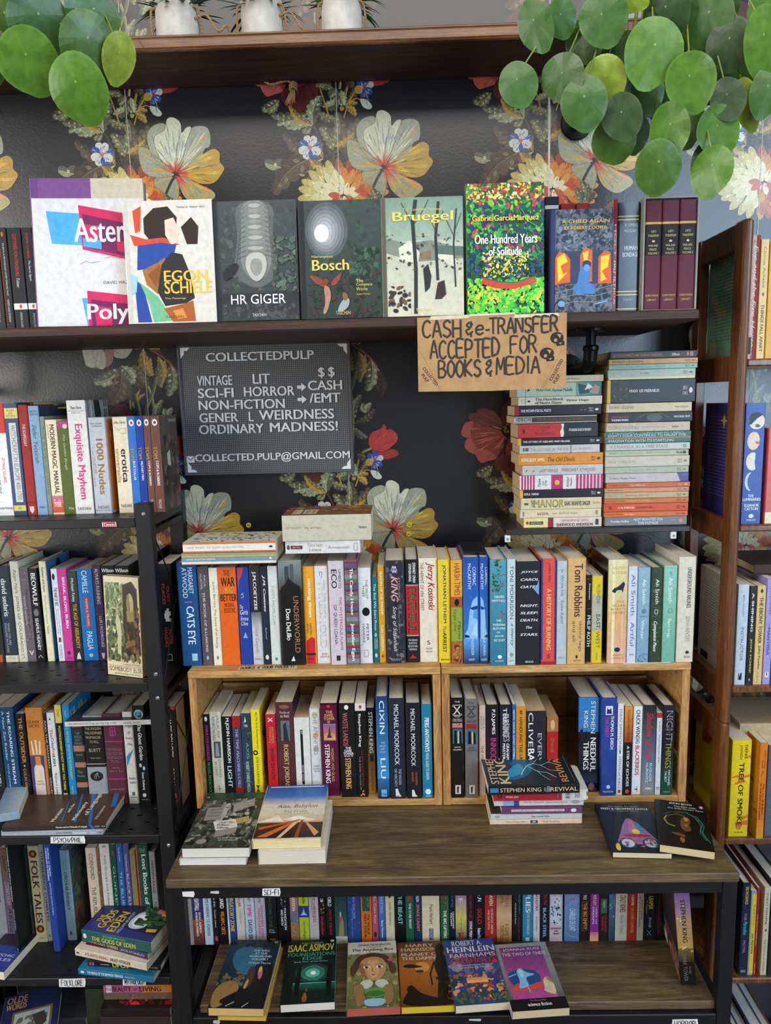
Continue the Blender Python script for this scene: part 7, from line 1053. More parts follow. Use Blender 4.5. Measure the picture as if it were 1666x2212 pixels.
stack(1.612, Z_FLOAT+.0003, [
 (1308, 1484, 1116, '74767c', 'grey-blue paperback with white serif capitals', 've0e0e0,6,29,34,64:*Timothy Findley|ve4e4e4,35,70,56,84:NOT WANTED ON|ve4e4e4,40,65,16,44:THE VOYAGE|oc88a6a,90,95,30,70|vb0b0b0,80,86,50,66:ISBN'),
 (1306, 1486, 1105, 'c4662a', 'orange paperback with black and white lettering, second from bottom', 'v4a2010,2,22,36,66:_Timothy Findley|ve8d8c0,24,36,36,66:The Wars'+PG.format('5a2a10')),
 (1306, 1487, 1087, 'c0481c', 'deep red-orange paperback with white author and black title', 've8d8cc,17,36,40,62:*E. M. FORSTER|v4a1810,38,58,40,60:*HOWARDS END|o8a2a10,5,9,30,70'+PG.format('6a2010')),
 (1307, 1488, 1076, 'b8662c', 'brownish orange slim paperback with worn lettering', 'v8a3a14,2,24,34,66:Graham Greene|vd8c0a0,26,56,34,66:The Power and the Glory'+PG.format('6a3010')),
 (1307, 1488, 1063, 'b09a70', 'tan paperback with pale green end and fish outline', 'b9a9a7a,0,22|w5a5a44,3,30 3 60 6 30 8 60 3|v5a5034,24,52,38,60:Henry Green  Concluding'+PG.format('6a6040')),
 (1307, 1489, 1053, 'b88064', 'dusty salmon paperback with red author name', 'v8a2a20,3,21,34,66:*James Joyce|vd8b89a,23,84,36,62:A Portrait of the Artist as a Young Man'+PG.format('6a4030')),
 (1311, 1491, 1042, 'b85a24', 'rust orange paperback with black and white names', 'v4a2010,3,26,34,66:_Margaret Drabble|vd8c0b0,28,46,34,66:*The Millstone'+PG.format('d8c0a0')),
 (1309, 1488, 1022, 'b2a8a8', 'pale mauve paperback with purple picture at its end', 'v5a4a4a,5,36,36,58:_W Somerset Maugham  Theatre|b4a4a8a,86,100|s2a2a5a-7a7ab8-4a3a6a,30,4,86,100|pb2a8a8,0 86 0 90 100 86'),
 (1308, 1488, 1008, '9ea390', 'sage grey paperback with faint lettering', 'v8a8f7c,28,62,36,62:Across the Bridge|vb0b4a0,20,70,70,80: '+PG.format('6a6e5c')),
 (1308, 1490, 985, 'b8b09c', 'thick pale stone paperback with spaced grey capitals', 'v8a8a84,3,36,36,62:PAUL THEROUX'+PG.format('7a7464')),
 (1308, 1488, 972, 'a4aa8a', 'pale olive paperback with black oval badge', 'v7a8468,5,78,36,66:Bagthorpes Unlimited  Helen Cresswell|v2a2a24,85,93,30,70:*_Piccolo|o2a2a24,93,97,24,76', {'dy': .003}),
 (1310, 1491, 957, 'b4b4b0', 'light grey paperback with tall thin capitals', 'v7a7a78,5,74,26,74:V.S.NAIPAUL IN A FREE STATE|o6a6a68,92,96,24,76|ob4b4b0,93,95,36,64'),
 (1309, 1493, 932, '246460', 'teal paperback with orange stripe and pale capitals', 'bb85a34,0,100,40,52|v9ab8b0,3,91,84,104:THOUGHT AND NINETEEN|vb8ccc4,3,94,56,80:EIGHTY FOUR CONTINUES TO HAUNT THE|vb8ccc4,3,80,10,34:IMAGINATION WITH ITS STARTLING'),
 (1311, 1491, 912, 'b8a890', 'cream paperback with blue-grey outlined capitals', 'v7a8494,3,38,30,66:DORIS LESSING|v9a8a74,42,72,36,58:_A Ripple from the Storm|v4a443a,78,87,36,62:_Panther'),
 (1314, 1496, 890, '1b1b1d', 'black paperback with red title and pale ring', 'w8a8a8a,1.6,0 31 45 36 85 45 98 54 85 63 45 72 0 77|o4a4b50,46,64,4,86|vb83a40,4,25,46,66:*DEATH IN VENICE|ve0e0e0,4,24,16,36:*THOMAS MANN|vd8d8d8,78,97,40,60:*VINTAGE FILM', {}),
 (1311, 1495, 870, 'c2b492', 'cream paperback with thin dark capitals', 'v6a6048,3,32,40,72:DORIS LESSING|v5a5240,80,96,42,58:TRIAD GRANADA'),
 (1313, 1503, 819, '20242c', 'very thick black paperback with yellow tab and dark face', 'bd0a83a,0,3.6|b2c3228,4,24|s3a4434-1c2018-5a6448,26,6,5,23|ve0e0e0,25,59,46,58:*HUGO  LES MISERABLES'+PG.format('c8c8c8')),
 (1315, 1502, 814, 'd0c898', 'slim pale yellow paperback just above the thickest one', ''),
 (1314, 1503, 797, 'aab4a0', 'pale grey-green paperback with small centred title', 'v4a5a4c,37,47,40,60:*Lord Jim|w7a8a7a,2,30 5 70 6 50 9'+PG.format('4a5a4c')),
 (1316, 1507, 786, '8aaea4', 'slim pale turquoise paperback', 'v6a8a84,4,64,34,64:_Youth and the End of the Tether'+PG.format('3a4a48')),
 (1316, 1508, 774, 'c8924a', 'tan orange paperback, second from the top', 'v5a3a1c,4,39,30,66:*PATRICIA HIGHSMITH'+PG.format('6a4a24')),
 (1320, 1506, 758, '26221f', 'black paperback with pink lettering topping the tall stack', 'va86a74,3,60,30,66:*SATURDAY NIGHT AND SUNDAY MORNING|vd8d0c8,71,80,30,66:*Sillitoe|ob85a6a,88,91,20,80|b9a6a7a,92,96,20,80', {'fc': 'b5a4030,0,100'}),
], WR)

# ------------------------------------------------------------------ brown bookcase books
WW, GW = 'on the brown bookcase', 'books on the brown bookcase'
LINES = '|'.join('w{0},.4,%d %d %d %d' % (14, 12+k*3, 86-(k % 4)*6, 12+k*3) for k in range(24))
row(LEV[0], WW, GW, [
 ('h', 1614, 1633, 508, 763, '8e2a22', 'red hardcover with torn white edge and green back, top level', 'bc8a8a0,0,100,0,50|sd8b8b0-b86a60-e0d0c8,30,10,0,100,0,50|ve0d8d0,8,90,30,70:_Eve and the Fire Horse|b3a3a3a,82,96,10,40', {'bc': 'b6f9a80,0,100|s9a9a72-74a084-a8a078,12,16,0,100|'+LINES.format('2a3a30')}),
 ('p', 1634, 1651, 517, 763, 'd6b878', 'straw yellow paperback with grey name and bold black title', 'v6a6048,6,40,32,66:Chinua Achebe|o6a5a3a,44,47,34,64|v3a3424,54,94,30,70:*THINGS FALL APART'),
 ('p', 1653, 1685, 520, 763, 'd09a28', 'golden yellow paperback at the photo edge, top level', 'v5a3a14,10,80,40,60:NO LONGER AT EASE'),
], yfix=1.556, depth=.20, back=1.783)
row(LEV[1], WW, GW, [
 ('p', 1600, 1642, 872, 1132, '34509c', 'thick royal blue paperback with moon-phase faces', 'od8c8b4,8,21,18,98|p1a1a1e,20 12 30 8 60 7 90 9 60 12 30 17 18 17|o4a5a6a,17.5,19.5,50,76|p3a2a24,40 18 60 16.6 82 18 60 17.4|od8c0ac,23,38,14,78|p34509c,78 23 100 23 100 38 72 38 76 32|pb04a4a,54 31 76 31 74 33 60 33|od4d0b8,40,55,12,78|p34509c,60 40 100 40 100 56 64 56 56 48|ob8ccd8,56.5,72,10,70|o34509c,55.5,73,24,98|te0e4e4,75,77.4,30,60:*THE|te0e4e4,78,80.4,2,96:*LUMINARIES|te0e4e4,83,85.4,14,88:*ELEANOR|te0e4e4,86,88.4,16,84:*CATTON|od8dce0,91.6,95,38,64|td8dce0,96,97.4,30,74:EMBLEM', {'bc': 'b30306a,0,100|pb89a4a,50 9 53 14 62 15 53 16 50 22 47 16 38 15 47 14|'+LINES.replace('12+k','12').format('8a7a8a')}),
 ('p', 1652, 1682, 925, 1128, 'c85a58', 'coral red paperback with cream foot and cream capitals', 'bd8d0b0,88,100|ve0c8a0,5,58,50,74:*CHEKHOV SELECTED STORIES|va03a3a,60,86,50,70:ANTON CHEKHOV'),
], yfix=1.556, depth=.20, back=1.783)
row(LEV[1], WW, GW, [('p', 1520, 1533, 932, 1100, 'b8a88a', 'tan paperback with dark standing figure on its back, nearest the wall', '', {'y': 1.735, 'd': .045, 'bc': 'bc0b090,0,100|s3a3424-5a5234-2a2418,40,10,4,100,10,70'})], back=1.783) if False else None
row(LEV[2], WW, GW, [
 ('p', 1586, 1609, 1263, 1481, 'b9c4d2', 'pale icy blue paperback with thin dark serif title', 'v6a747e,10,32,44,60:BETH FOLLETT|v5a646e,42,76,40,66:INSTRUCTOR|b2a2a2e,88,95,36,66|pb9c4d2,40 88 52 88 46 92', {'bc': 'bd0c4b0,0,100|'+LINES.format('5a5248')+'|b2a2a2a,90,97,10,30'}),
 ('p', 1611, 1625, 1266, 1479, '202428', 'slim black paperback with spaced white and yellow capitals', 've0e0e0,7,46,34,66:*A SHINING|vd0c04a,53,88,34,66:*JON FOSSE|pd0d0d0,40 94 60 94 50 97'),
 ('p', 1627, 1645, 1266, 1480, 'd0b274', 'tan paperback with bold black serif title', 'o4a3a24,3,7,34,66|v3a2a1a,11,58,30,70:*THE EBONY TOWER|v3a2a1a,60,84,34,66:*John Fowles|v6a5a3a,87,98,40,50:PAN'),
 ('p', 1647, 1663, 1250, 1479, '9a90c4', 'lilac paperback with dark capitals and white emblem', 'v4a4470,7,33,30,70:JOHN FOWLES|w4a4470,4,50 42 50 46|v4a4470,46,72,32,66:*MANTISSA|bd8d8e4,88,93,26,74|p2a2a3a,40 89 50 88 60 91 50 92'),
 ('p', 1664, 1690, 1252, 1479, '3a3450', 'dark violet paperback cut by the photo edge', 'vb0a8c8,10,70:THE MAGUS'),
], yfix=1.556, depth=.20, back=1.783)
zz = LEV[2]+PY(1660, 1250, 1.556)[2]-LEV[2]+.002
lie('h', .762, .98, 1.585, zz, .022, .15, '3a2a22', 'v8a6a3a,20,70,30,60:THE ANATOMY', 'dark brown hardcover lying across the third-level books '+WW, GW, pg='c8b48c')
row(LEV[3], WW, GW, [
 ('p', 1573, 1614, 1599, 1814, 'd8bc18', 'thick yellow paperback with black blocky title and orange branches', 'pc8702c,0 38 30 36 60 37 100 35 100 38 60 39 80 43 20 46 20 44 60 41 30 38 0 39|pc8702c,60 80 100 77 100 80 70 83|pc8702c,30 85 60 84 100 83 100 88 70 88 60 93 40 92|pc8702c,80 17 100 15 100 19|v4a4014,5,19,66,80:*DENIS|v4a4014,5,20,38,54:JOHNSON|v2a2410,23,89,40,66:*TREE OF SMOKE|t4a4014,95,96.4,30,76:PICADOR', {'bc': 'bd8bc18,0,100|pa85a2a,20 16 50 20 40 30 20 34|'+LINES.format('3a3414')+'|bc8c4b8,84,97,60,90'}),
 ('p', 1632, 1648, 1605, 1824, 'd0701c', 'orange paperback with dark hand-lettered lines, pushed forward', 'gd8781c-d09a2c,80,100|v5a2a14,8,26,56,74:*JOEL THOMAS|v5a2a14,18,26,30,46:*HYNES|w4a2410,5,50 28 30 36|v5a2a14,42,74,56,76:*WELL ALL BE BURNT|v5a2a14,42,80,22,42:*IN OUR BEDS SOME NIGHT', {'bc': 'gc07a1c-b8862c,0,100|s8a5a1c-c89a3a,30,5,40,100', 'y': 1.546}),
 ('p', 1650, 1676, 1610, 1818, '5a6068', 'grey paperback with pale capitals and red name', 'vc0ccd0,4,44,30,64:*DOWN TO THE DIRT|vb0505a,46,76,30,64:*JOEL HYNES'),
], yfix=1.556, depth=.20, back=1.783)
zz = LEV[3]+.212
lie('h', .758, 1.05, 1.60, zz, .034, .15, 'b8a07a', 'v5a2a24,26,60,24,76:*OAK AND ASH', 'tan hardcover with big dark red capitals lying on the fourth-level books '+WW, GW, yaw=-.02, pg='c8c0b0')
row(LEV[4], WW, GW, [
 ('h', 1595, 1613, 1908, 2113, '1c2438', 'navy hardcover with yellow, pink and turquoise lettering', 'vd0c034,4,23,36,70:*ERIC MCCORMACK|vb070b0,32,40,34,64:*THE|v4aa8b8,41,56,30,74:*_Paradise|vb070b0,62,76,34,64:*MOTEL|tb8c0cc,94,97,26,80:KING', {'mat': M_GLOSS}),
 ('p', 1614, 1626, 1925, 2109, '8a94a8', 'slim grey paperback with yellow front panel', 'bd8c030,3,98,24,100|v5a5020,16,40,50,76:BLACK DOGS|v4a4418,50,74,40,78:*IAN McEWAN'),
 ('p', 1627, 1632, 1918, 2106, 'a81c24', 'thin bright red paperback', 've0c8c0,30,66,30,70:THE SAILOR WHO FELL|ve0c8c0,86,98,30,70:VINTAGE'),
 ('p', 1642, 1655, 1917, 2111, 'c8bc9c', 'cream paperback with spaced dark capitals', 'v3a3a34,6,42,30,66:YUKIO MISHIMA|o3a3a34,47,50,40,66|v7a7464,58,96,34,62:_The Sound of Waves'),
 ('h', 1657, 1685, 1905, 2113, '2a2624', 'dark brown hardcover at the photo edge', 'v8a8070,10,80:RUNAWAY HORSES'),
], yfix=1.556, depth=.20, back=1.783)
zz = -.0747
for k, (x, w_, c) in enumerate(((.712, .022, '6a2a34'), (.737, .03, 'b8a07a'), (.770, .016, '2a3450'), (.789, .024, 'c8b48c'), (.816, .03, '3a4a6a'), (.849, .022, '8a4a3a'))):
    book('h', w_, (.205, .2, .215, .198, .21, .2)[k], .2, c, '', T((x+w_/2, 1.558, zz)), ('maroon', 'tan', 'dark navy', 'straw', 'slate blue', 'brick')[k]+' hardcover, seen from above, lowest level of the brown bookcase', GW, pg='d4d0cc')

# ------------------------------------------------------------------ peg letter board
lb = thing('letter_board', 'dark grey peg letter board with white capitals hung on the flowered wall', 'letter board', T((-.32, 1.80, 1.64)))
BW, BH = .414, .312; x0 = -BW/2; z1 = BH/2
fn = lambda u, v, e: (x0+BW*u, -.0006-e, z1-BH*v)
m, nt, b = newmat('pegboard'); t = nd(nt, 'ShaderNodeTexCoord'); mp = nd(nt, 'ShaderNodeMapping'); mp.inputs['Scale'].default_value = (1, 0, 1)
vo = nd(nt, 'ShaderNodeTexVoronoi'); vo.inputs['Scale'].default_value = 212; vo.inputs['Randomness'].default_value = 0
nt.links.new(t.outputs['Object'], mp.inputs[0]); nt.links.new(mp.outputs[0], vo.inputs['Vector'])
r = ramp(nt, vo.outputs['Distance'], [(.27, '141414'), (.33, '56545a')]); nt.links.new(r.outputs[0], b.inputs['Base Color']); b.inputs['Roughness'].default_value = .5; bump(nt, b, vo.outputs['Distance'], .3, .0006)
r.color_ramp.elements[1].color = col('646262')
mb = MB(); mb.box(x0+.006, -x0-.006, -.0004, .012, -z1+.006, z1-.006); mb.build('peg_panel', m, lb)
mb = MB()
for q in ((x0, -x0, z1-.006, z1), (x0, -x0, -z1, -z1+.006)): mb.rbox(q[0], q[1], -.005, .0165, q[2], q[3], .001, '47464a')
for q in ((x0, x0+.006), (-x0-.006, -x0)): mb.rbox(q[0], q[1], -.005, .0165, -z1+.0061, z1-.0061, .001, '47464a')
mb.build('frame', plain('board_frame', '5a5a5e', .45), lb)
W_ = 'te2e0dc,%g,%g,%g,%g:*%s'
LT = [(6.5, 13, 16.5, 79, 'COLLECTEDPULP'), (23.6, 31, 10.6, 31, 'VINTAGE'), (23.2, 30.6, 43, 53, 'LIT'), (33.2, 40.4, 10.6, 31.5, 'SCI-FI'), (32.9, 40.1, 37.5, 67, 'HORROR'), (42.4, 49.6, 10.6, 61, 'NON-FICTION'), (19.6, 27.6, 81, 84.8, '$'), (19.4, 27.4, 86.8, 90.6, '$'), (29.4, 36.6, 74.8, 94.6, 'CASH'), (39, 46.2, 75.4, 93.5, '/EMT'), (52, 59.2, 10.6, 33.4, 'GENER'), (51.8, 59, 39.6, 42.4, 'L'), (51, 58.4, 45.6, 89.4, 'WEIRDNESS'), (61, 68.2, 10, 48, 'ORDINARY'), (60.6, 67.8, 51.6, 91.4, 'MADNESS!'), (83.6, 91, 6.6, 49, 'COLLECTED.'), (83.4, 90.8, 50, 94.8, 'PULP@GMAIL.COM')]
LT[-2:] = [(83.5, 91, 6.6, 97.8, 'COLLECTED.PULP@GMAIL.COM')]
mb = MB(); s = '|'.join(W_ % q for q in LT)
for k in range(4): art(mb, s, lambda u, v, e, k=k: fn(u, v, e+.0004+.0004*k))
art(mb, '|'.join('pe2e0dc,%g %g %g %g %g %g %g %g %g %g %g %g %g %g' % (68.5, y+2, 71, y+2, 71, y, 73.8, y+3.2, 71, y+6.4, 71, y+4.4, 68.5, y+4.4) for y in (30.8, 40.2))+'|be2e0dc,85,90,1.6,6.2|w2a2a2c,.5,2 85.6 3.9 88.2 5.8 85.6', lambda u, v, e: fn(u, v, e+.0015))
mb.build('lettering', M_PLASTIC, lb)
for sx, sz in ((0, 0), (1, 0), (0, 1), (1, 1)):
    mb = MB(); q = lambda a, b: (1-a if sx else a, 1-b if sz else b)
    P = [q(.018, .022), q(.075, .022), q(.058, .045), q(.04, .045), q(.04, .068), q(.018, .105)]
    A = [fn(u, v, .0002) for u, v in P]; B = [fn(u, v, .0016) for u, v in P]; mb.loft([A, B], 'e2e0dc'); mb.build('corner_piece', M_PLASTIC, lb)

# ------------------------------------------------------------------ hand written cardboard sign
cs = thing('cardboard_sign', 'brown cardboard sign with marker capitals taped below the board edge', 'sign', T((.180, 1.4545, 1.739)))
SW_, SH_ = .284, .142; fn = lambda u, v, e: (-SW_/2+SW_*u, -.0008-e, SH_/2-SH_*v+(u-.5)*.003)
mb = MB(); mb.loft([[(-.142, y, -.0695), (.0, y, -.0715), (.142, y, -.0685), (.142, y, .0715), (-.142, y, .0695)] for y in (.0032, -.0008)], 'b08a5f')
mb.build('board', M_CARD, cs)
mb = MB(); IN = '3a3230'
for s, a, b, c, d in (('CASH', .035, .295, .05, .27), ('&', .322, .372, .09, .25), ('e', .39, .445, .13, .25), ('-', .46, .482, .17, .22), ('TRANSFER', .485, .94, .045, .245), ('ACCEPTED', .085, .55, .31, .545), ('FOR', .625, .80, .29, .515), ('BOOKS', .14, .425, .58, .80), ('&', .455, .50, .60, .78), ('MEDIA', .53, .82, .565, .785)): handwrite(mb, s, fn, a, b, c, d, IN, .0038, sp=.22)
for cx_, cy_, rr_ in ((.935, .34, .045), (.868, .54, .048)):
    art(mb, 'o{2},{0},{1},{3},{4}'.format((cy_-.085)*100, (cy_+.07)*100, '2e2826', (cx_-rr_)*100, (cx_+rr_)*100)+'|pb08a5f,%g %g %g %g %g %g'.replace('%g', '{}').format((cx_)*100, (cy_-.06)*100, (cx_+.03)*100, (cy_-.05)*100, (cx_+.02)*100, (cy_+.0)*100)+'|ob08a5f,%f,%f,%f,%f' % ((cy_+.0)*100, (cy_+.045)*100, (cx_-.02)*100, (cx_+.002)*100)+'|p2e2826,%f %f %f %f %f %f %f %f' % ((cx_-.01)*100, (cy_+.05)*100, (cx_+.05)*100, (cy_+.03)*100, (cx_+.05)*100, (cy_+.09)*100, (cx_)*100, (cy_+.1)*100)+'|pb08a5f,%f %f %f %f %f %f' % ((cx_+.012)*100, (cy_+.06)*100, (cx_+.036)*100, (cy_+.055)*100, (cx_+.024)*100, (cy_+.08)*100), fn)
def stamp(cx_, cy_, ang, s, w, h):
    ca, sa = math.cos(ang), math.sin(ang)
    def g(u, v, e):
        a, b2 = (u-.5)*w, (v-.5)*h; return fn(cx_+(a*ca-b2*sa)/SW_, cy_+(a*sa+b2*ca)/SH_, e)
    art(mb, 't2e2826,0,100,0,100:*'+s, g)
stamp(.082, .78, .93, 'COLLECTED', .043, .0062); stamp(.047, .80, .93, 'PULP', .018, .006); stamp(.932, .755, -1.05, 'COLLECTED', .045, .0062); stamp(.935, .875, -1.05, 'PULP', .019, .006)
for a, b in ((.02, .155), (.97, .845)): art(mb, 'w9a774c,.25,%f %f %f %f' % (a*100, 45 if a < .5 else 48, b*100, 98), fn)
mb.build('lettering', M_PAPER, cs)
mb = MB()
for a, b, c in ((.08, .35, 0), (.34, .66, .004), (.64, .95, -.002)):
    P = [(-SW_/2+SW_*a, -.0016-c*.02, .0655+c+(a-.5)*.003), (-SW_/2+SW_*b, -.0016-c*.02, .0665+c+(b-.5)*.003), (-SW_/2+SW_*(b-.01), -.0012, .0725+c*.5), (-SW_/2+SW_*(a+.012), -.0012, .0715+c*.5)]
    mb.loft([P, [(x, y+.0003, z) for x, y, z in P]], 'd2bfa8')
mb.build('masking_tape', M_PAPER, cs)

# ------------------------------------------------------------------ potted grasses on the highest shelf
def leafm(name, c1, c2, rough=.35):
    m, nt, b = newmat(name); a = nd(nt, 'ShaderNodeAttribute', attribute_name='Col'); n = noise(nt, 60, 4)
    r = ramp(nt, n.outputs[0], [(.35, c1), (.65, c2)]); nt.links.new(mul(nt, a.outputs[0], r.outputs[0], .7), b.inputs['Base Color'])
    b.inputs['Roughness'].default_value = rough; b.inputs['Specular IOR Level'].default_value = .5; bump(nt, b, n.outputs[0], .15, .001); return m
G_LEAF = leafm('green_leaf', 'c0c8b0', 'fff'); G_STEM = leafm('green_stem', 'c8c8b0', 'fff', .5)
rp = random.Random(11)
def rope(mb, P, r=.0022):
    P = [np.array(p, float) for p in P]; S = []
    for i in range(len(P)-1):
        a, b, c, d = [P[min(max(i+j, 0), len(P)-1)] for j in (-1, 0, 1, 2)]
        for k in range(10):
            t = k/10; S.append(.5*((2*b)+(c-a)*t+(2*a-5*b+4*c-d)*t*t+(-a+3*b-3*c+d)*t**3))
    S.append(P[-1]); mb.tube(S, r, n=6)
    for s in (0, 1, 2):
        Q = []
        for i, p in enumerate(S):
            t = S[min(i+1, len(S)-1)]-S[max(i-1, 0)]; t = t/(np.linalg.norm(t)+1e-9); u = np.cross(t, (0.3, 1, .2)); u /= np.linalg.norm(u); v = np.cross(t, u); a = i*1.1+s*2.094
            Q.append(p+(u*math.cos(a)+v*math.sin(a))*r*.75)
        mb.tube(Q, r*.62, n=5)
POTY = 1.69
for k, (xl, xr, yb, nm) in enumerate(((340, 433, 82, 'leftmost'), (523, 613, 76, 'middle'), (695, 784, 66, 'rightmost'))):
    a, b = PY(xl, yb, POTY)[0], PY(xr, yb, POTY)[0]; R = (b-a)/2; h = .092
    o = thing('potted_plant', nm+' of three whitewashed pots with green leaves on the highest shelf', 'potted plant', T(((a+b)/2, POTY, Z_TOP)), 'white pots on the highest shelf')
    mb = MB(); mb.lathe([(.001, .0003), (R*.80, .0003), (R*.93, .006), (R*.985, .02), (R, h), (R*.93, h), (R*.92, h-.014), (.001, h-.014)], (0, 0, 0), n=40); p = mb.build('pot', C_POT, o, True)
    mb = MB()
    for i in range(120):
        q = rp.uniform(0, 6.28); r0 = rp.uniform(0, R*.8); L = rp.uniform(.03, .085); el = rp.uniform(.15, 1.3); hd = (math.cos(q), math.sin(q)); bx_, by_ = r0*hd[0], r0*hd[1]; wd = rp.uniform(.004, .009); c = rp.choice(('2e5a24', '3a6a2a', '24481e', '4a7a34', '1e4020')); droop = rp.uniform(.2, 1.2)
        prev = None
        for s in range(6):
            f = s/5; rr_ = r0+L*f*math.cos(el); zz_ = h-.012+L*(f*math.sin(el)-droop*.5*f*f); wv = wd*math.sin(math.pi*min(1, f*.85+.12))
            A = (hd[0]*rr_-hd[1]*wv/2, hd[1]*rr_+hd[0]*wv/2, zz_); B = (hd[0]*rr_+hd[1]*wv/2, hd[1]*rr_-hd[0]*wv/2, zz_); Mi = (hd[0]*rr_, hd[1]*rr_, zz_-wv*.2)
            if prev: mb.face([prev[0], A, Mi, prev[2]], c); mb.face([prev[2], Mi, B, prev[1]], c)
            prev = (A, B, Mi)
    mb.build('foliage', G_LEAF, o, True)
    s = R
    for sd in (-1, 1):
        mb = MB(); rope(mb, [(sd*s*.86, -s*.5, h*.86), (sd*s*1.08, -s*.44, h*.8), (sd*s*1.16, -s*.2, h*.45), (sd*s*1.1, .0, .012), (sd*s*1.02, s*.3, .006)])
        mb.build('rope_handle', C_ROPE, o, True); mb = MB()
    if k < 2: rope(mb, [(s*.9, -s*.45, h*.62), (s*1.4, -s*.3, h*.72), (s*1.9, -.01, h*.4), (s*2.3, 0, .05) if k == 0 else (s*2.2, 0, .03), (s*2.5, .01, .006)])
    if k < 2: mb.build('rope_garland', C_ROPE, o, True)
tr = thing('rope_tassel', 'knotted jute rope tassel hanging behind the highest shelf over the flowers', 'rope', T((*PY(634, 195, 1.808)[:2], PY(634, 195, 1.808)[2])))
mb = MB(); rope(mb, [(-.075, -.004, .028), (-.05, -.006, .012), (-.012, -.006, .018), (.0, -.006, .006)]); rope(mb, [(.0, -.006, .06), (.002, -.006, .03), (.0, -.006, .004)]); mb.build('rope', C_ROPE, tr, True)
mb = MB()
for i in range(3): rope(mb, [(-.008, -.004, .004*i), (0, -.014, .003+.004*i), (.008, -.004, .006*i), (0, .002, .004)], .0022)
mb.build('knot', C_ROPE, tr, True)
mb = MB()
for i in range(22):
    a = rp.uniform(-.9, .9); mb.tube([(a*.004, -.006, .0), (a*.009-.004, -.007, -.014), (a*.013-.009, -.006+rp.uniform(-.004, .004), -.026-rp.uniform(0, .008))], .0009, n=5)
mb.build('tassel', C_ROPE, tr, True)

# ------------------------------------------------------------------ round-leaved trailing plants
def round_leaf(mb, st, px, py, rx, ry, y, c, crown, tilt=None, roll=None):
    P = Vector(PY(px, py, y)); k = (P[1])/F*1.0; k = (P-Vector(EYE)).length/F*.98
    rx, ry = rx*k, ry*k; r = rp
    nrm = (Vector(EYE)-P).normalized(); nrm = (nrm+Vector((r.uniform(-.35, .35), 0, r.uniform(-.15, .35)))).normalized()
    dn = (Vector((0, 0, -1))-nrm*Vector((0, 0, -1)).dot(nrm)).normalized(); ro = r.uniform(-.4, .4) if roll is None else roll
    dn = Matrix.Rotation(ro, 3, nrm) @ dn; sd = nrm.cross(dn)
    n, FR = 26, (0, .05, .16, .4, .65, .88, 1); rings = 6; cup = r.uniform(-.16, .10); pts = []; cols = []; base = Vector(col(c)[:3])
    at = P-dn*ry*.22
    for s in (0, 1):
        pts.append([])
        for j in range(rings+1):
            f = FR[j]; rg = []
            for q in range(n):
                a = 2*math.pi*q/n; ex = math.sin(a); ey = -math.cos(a)     # ey=+1 tip end
                w = 1+.02*math.sin(3*a+px); tip = 1.07 if abs(a-math.pi) < .3 else 1
                X = rx*ex*f*w*(1-.06*max(ey, 0)); Y = ry*ey*f*w*tip
                h = cup*rx*(f**2)+.05*rx*math.sin(6*a)*f**3*.5+.03*rx*(1-f)
                h -= .10*rx*math.cos(2*a)*f*f*.6
                p = P+sd*X+dn*(Y-ry*.22*(1-f)**1*1.0)+nrm*(h-s*.0006); rg.append(p)
            pts[s].append(rg)
    vein = tuple(min(1, x*1.07+.002) for x in base)+(1,); edge = tuple(min(1, x*1.2+.004) for x in base)+(1,); bc = tuple(base)+(1,)
    for s in (0, 1):
        for j in range(rings):
            for q in range(n):
                q2 = (q+1) % n; g = [pts[s][j][q], pts[s][j][q2], pts[s][j+1][q2], pts[s][j+1][q]]
                def cc_(jj, qq): return (.45, .52, .2, 1) if jj == 0 else edge if jj == rings else vein if qq % 5 == 0 and jj < 5 else bc
                cl = [cc_(j, q), cc_(j, q2), cc_(j+1, q2), cc_(j+1, q)]
                if j == 0: g = [g[0], g[2], g[3]]; cl = [cl[0], cl[2], cl[3]]
                mb.face(g, cl)
    for q in range(n):
        q2 = (q+1) % n; mb.face([pts[0][-1][q], pts[0][-1][q2], pts[1][-1][q2], pts[1][-1][q]], c)
    a = pts[1][0][0]; m1 = a-nrm*.02+Vector((0, 0, .02)); cr = Vector(crown)
    m2 = m1.lerp(cr, .5)+Vector((0, -.015, .03)); S = []
    for i in range(13):
        t = i/12; S.append(a*(1-t)**3+m1*3*t*(1-t)**2+m2*3*t*t*(1-t)+cr*t**3)
    st.tube(S, .0015, r.choice(('6a7a34', '7a8a3c', '8a8a44')), n=6)
DKG, MDG, LTG, YLG, OLG = '314b26', '3d6125', '537c25', '86982e', '466624'
def pilea(pot, leaves, label, cr):
    o = thing('trailing_houseplant', label, 'plant', T(pot))
    fm, sm = MB(), MB()
    for L in leaves: round_leaf(fm, sm, *L[:4], L[5], L[4], (cr[0]+rp.uniform(-.03, .03), cr[1], cr[2]+rp.uniform(-.02, .02)), roll=L[6] if len(L) > 6 else None)
    for m_ in (fm, sm): m_.v = [(x-pot[0], y-pot[1], z-pot[2]) for x, y, z in m_.v]
    fm.build('foliage', G_LEAF, o, True)
    sm.tube([(cr[0]-pot[0], cr[1]-pot[1], cr[2]-pot[2]+.01), (cr[0]*.5-pot[0]*.5, (cr[1]-pot[1])*.4, .14), (0, 0, .09)], [.004, .005, .006], '7a6a44'); sm.build('stems', G_STEM, o, True)
    mb = MB(); mb.lathe([(.001, .0003), (.045, .0003), (.058, .11), (.053, .11), (.052, .098), (.001, .098)], (0, 0, 0), n=36); mb.build('pot', C_POT, o, True)
    mb = MB(); mb.lathe([(.001, .0985), (.0505, .0985), (.03, .104), (.001, .106)], (0, 0, 0), n=24); mb.build('soil', C_SOIL, o, True)
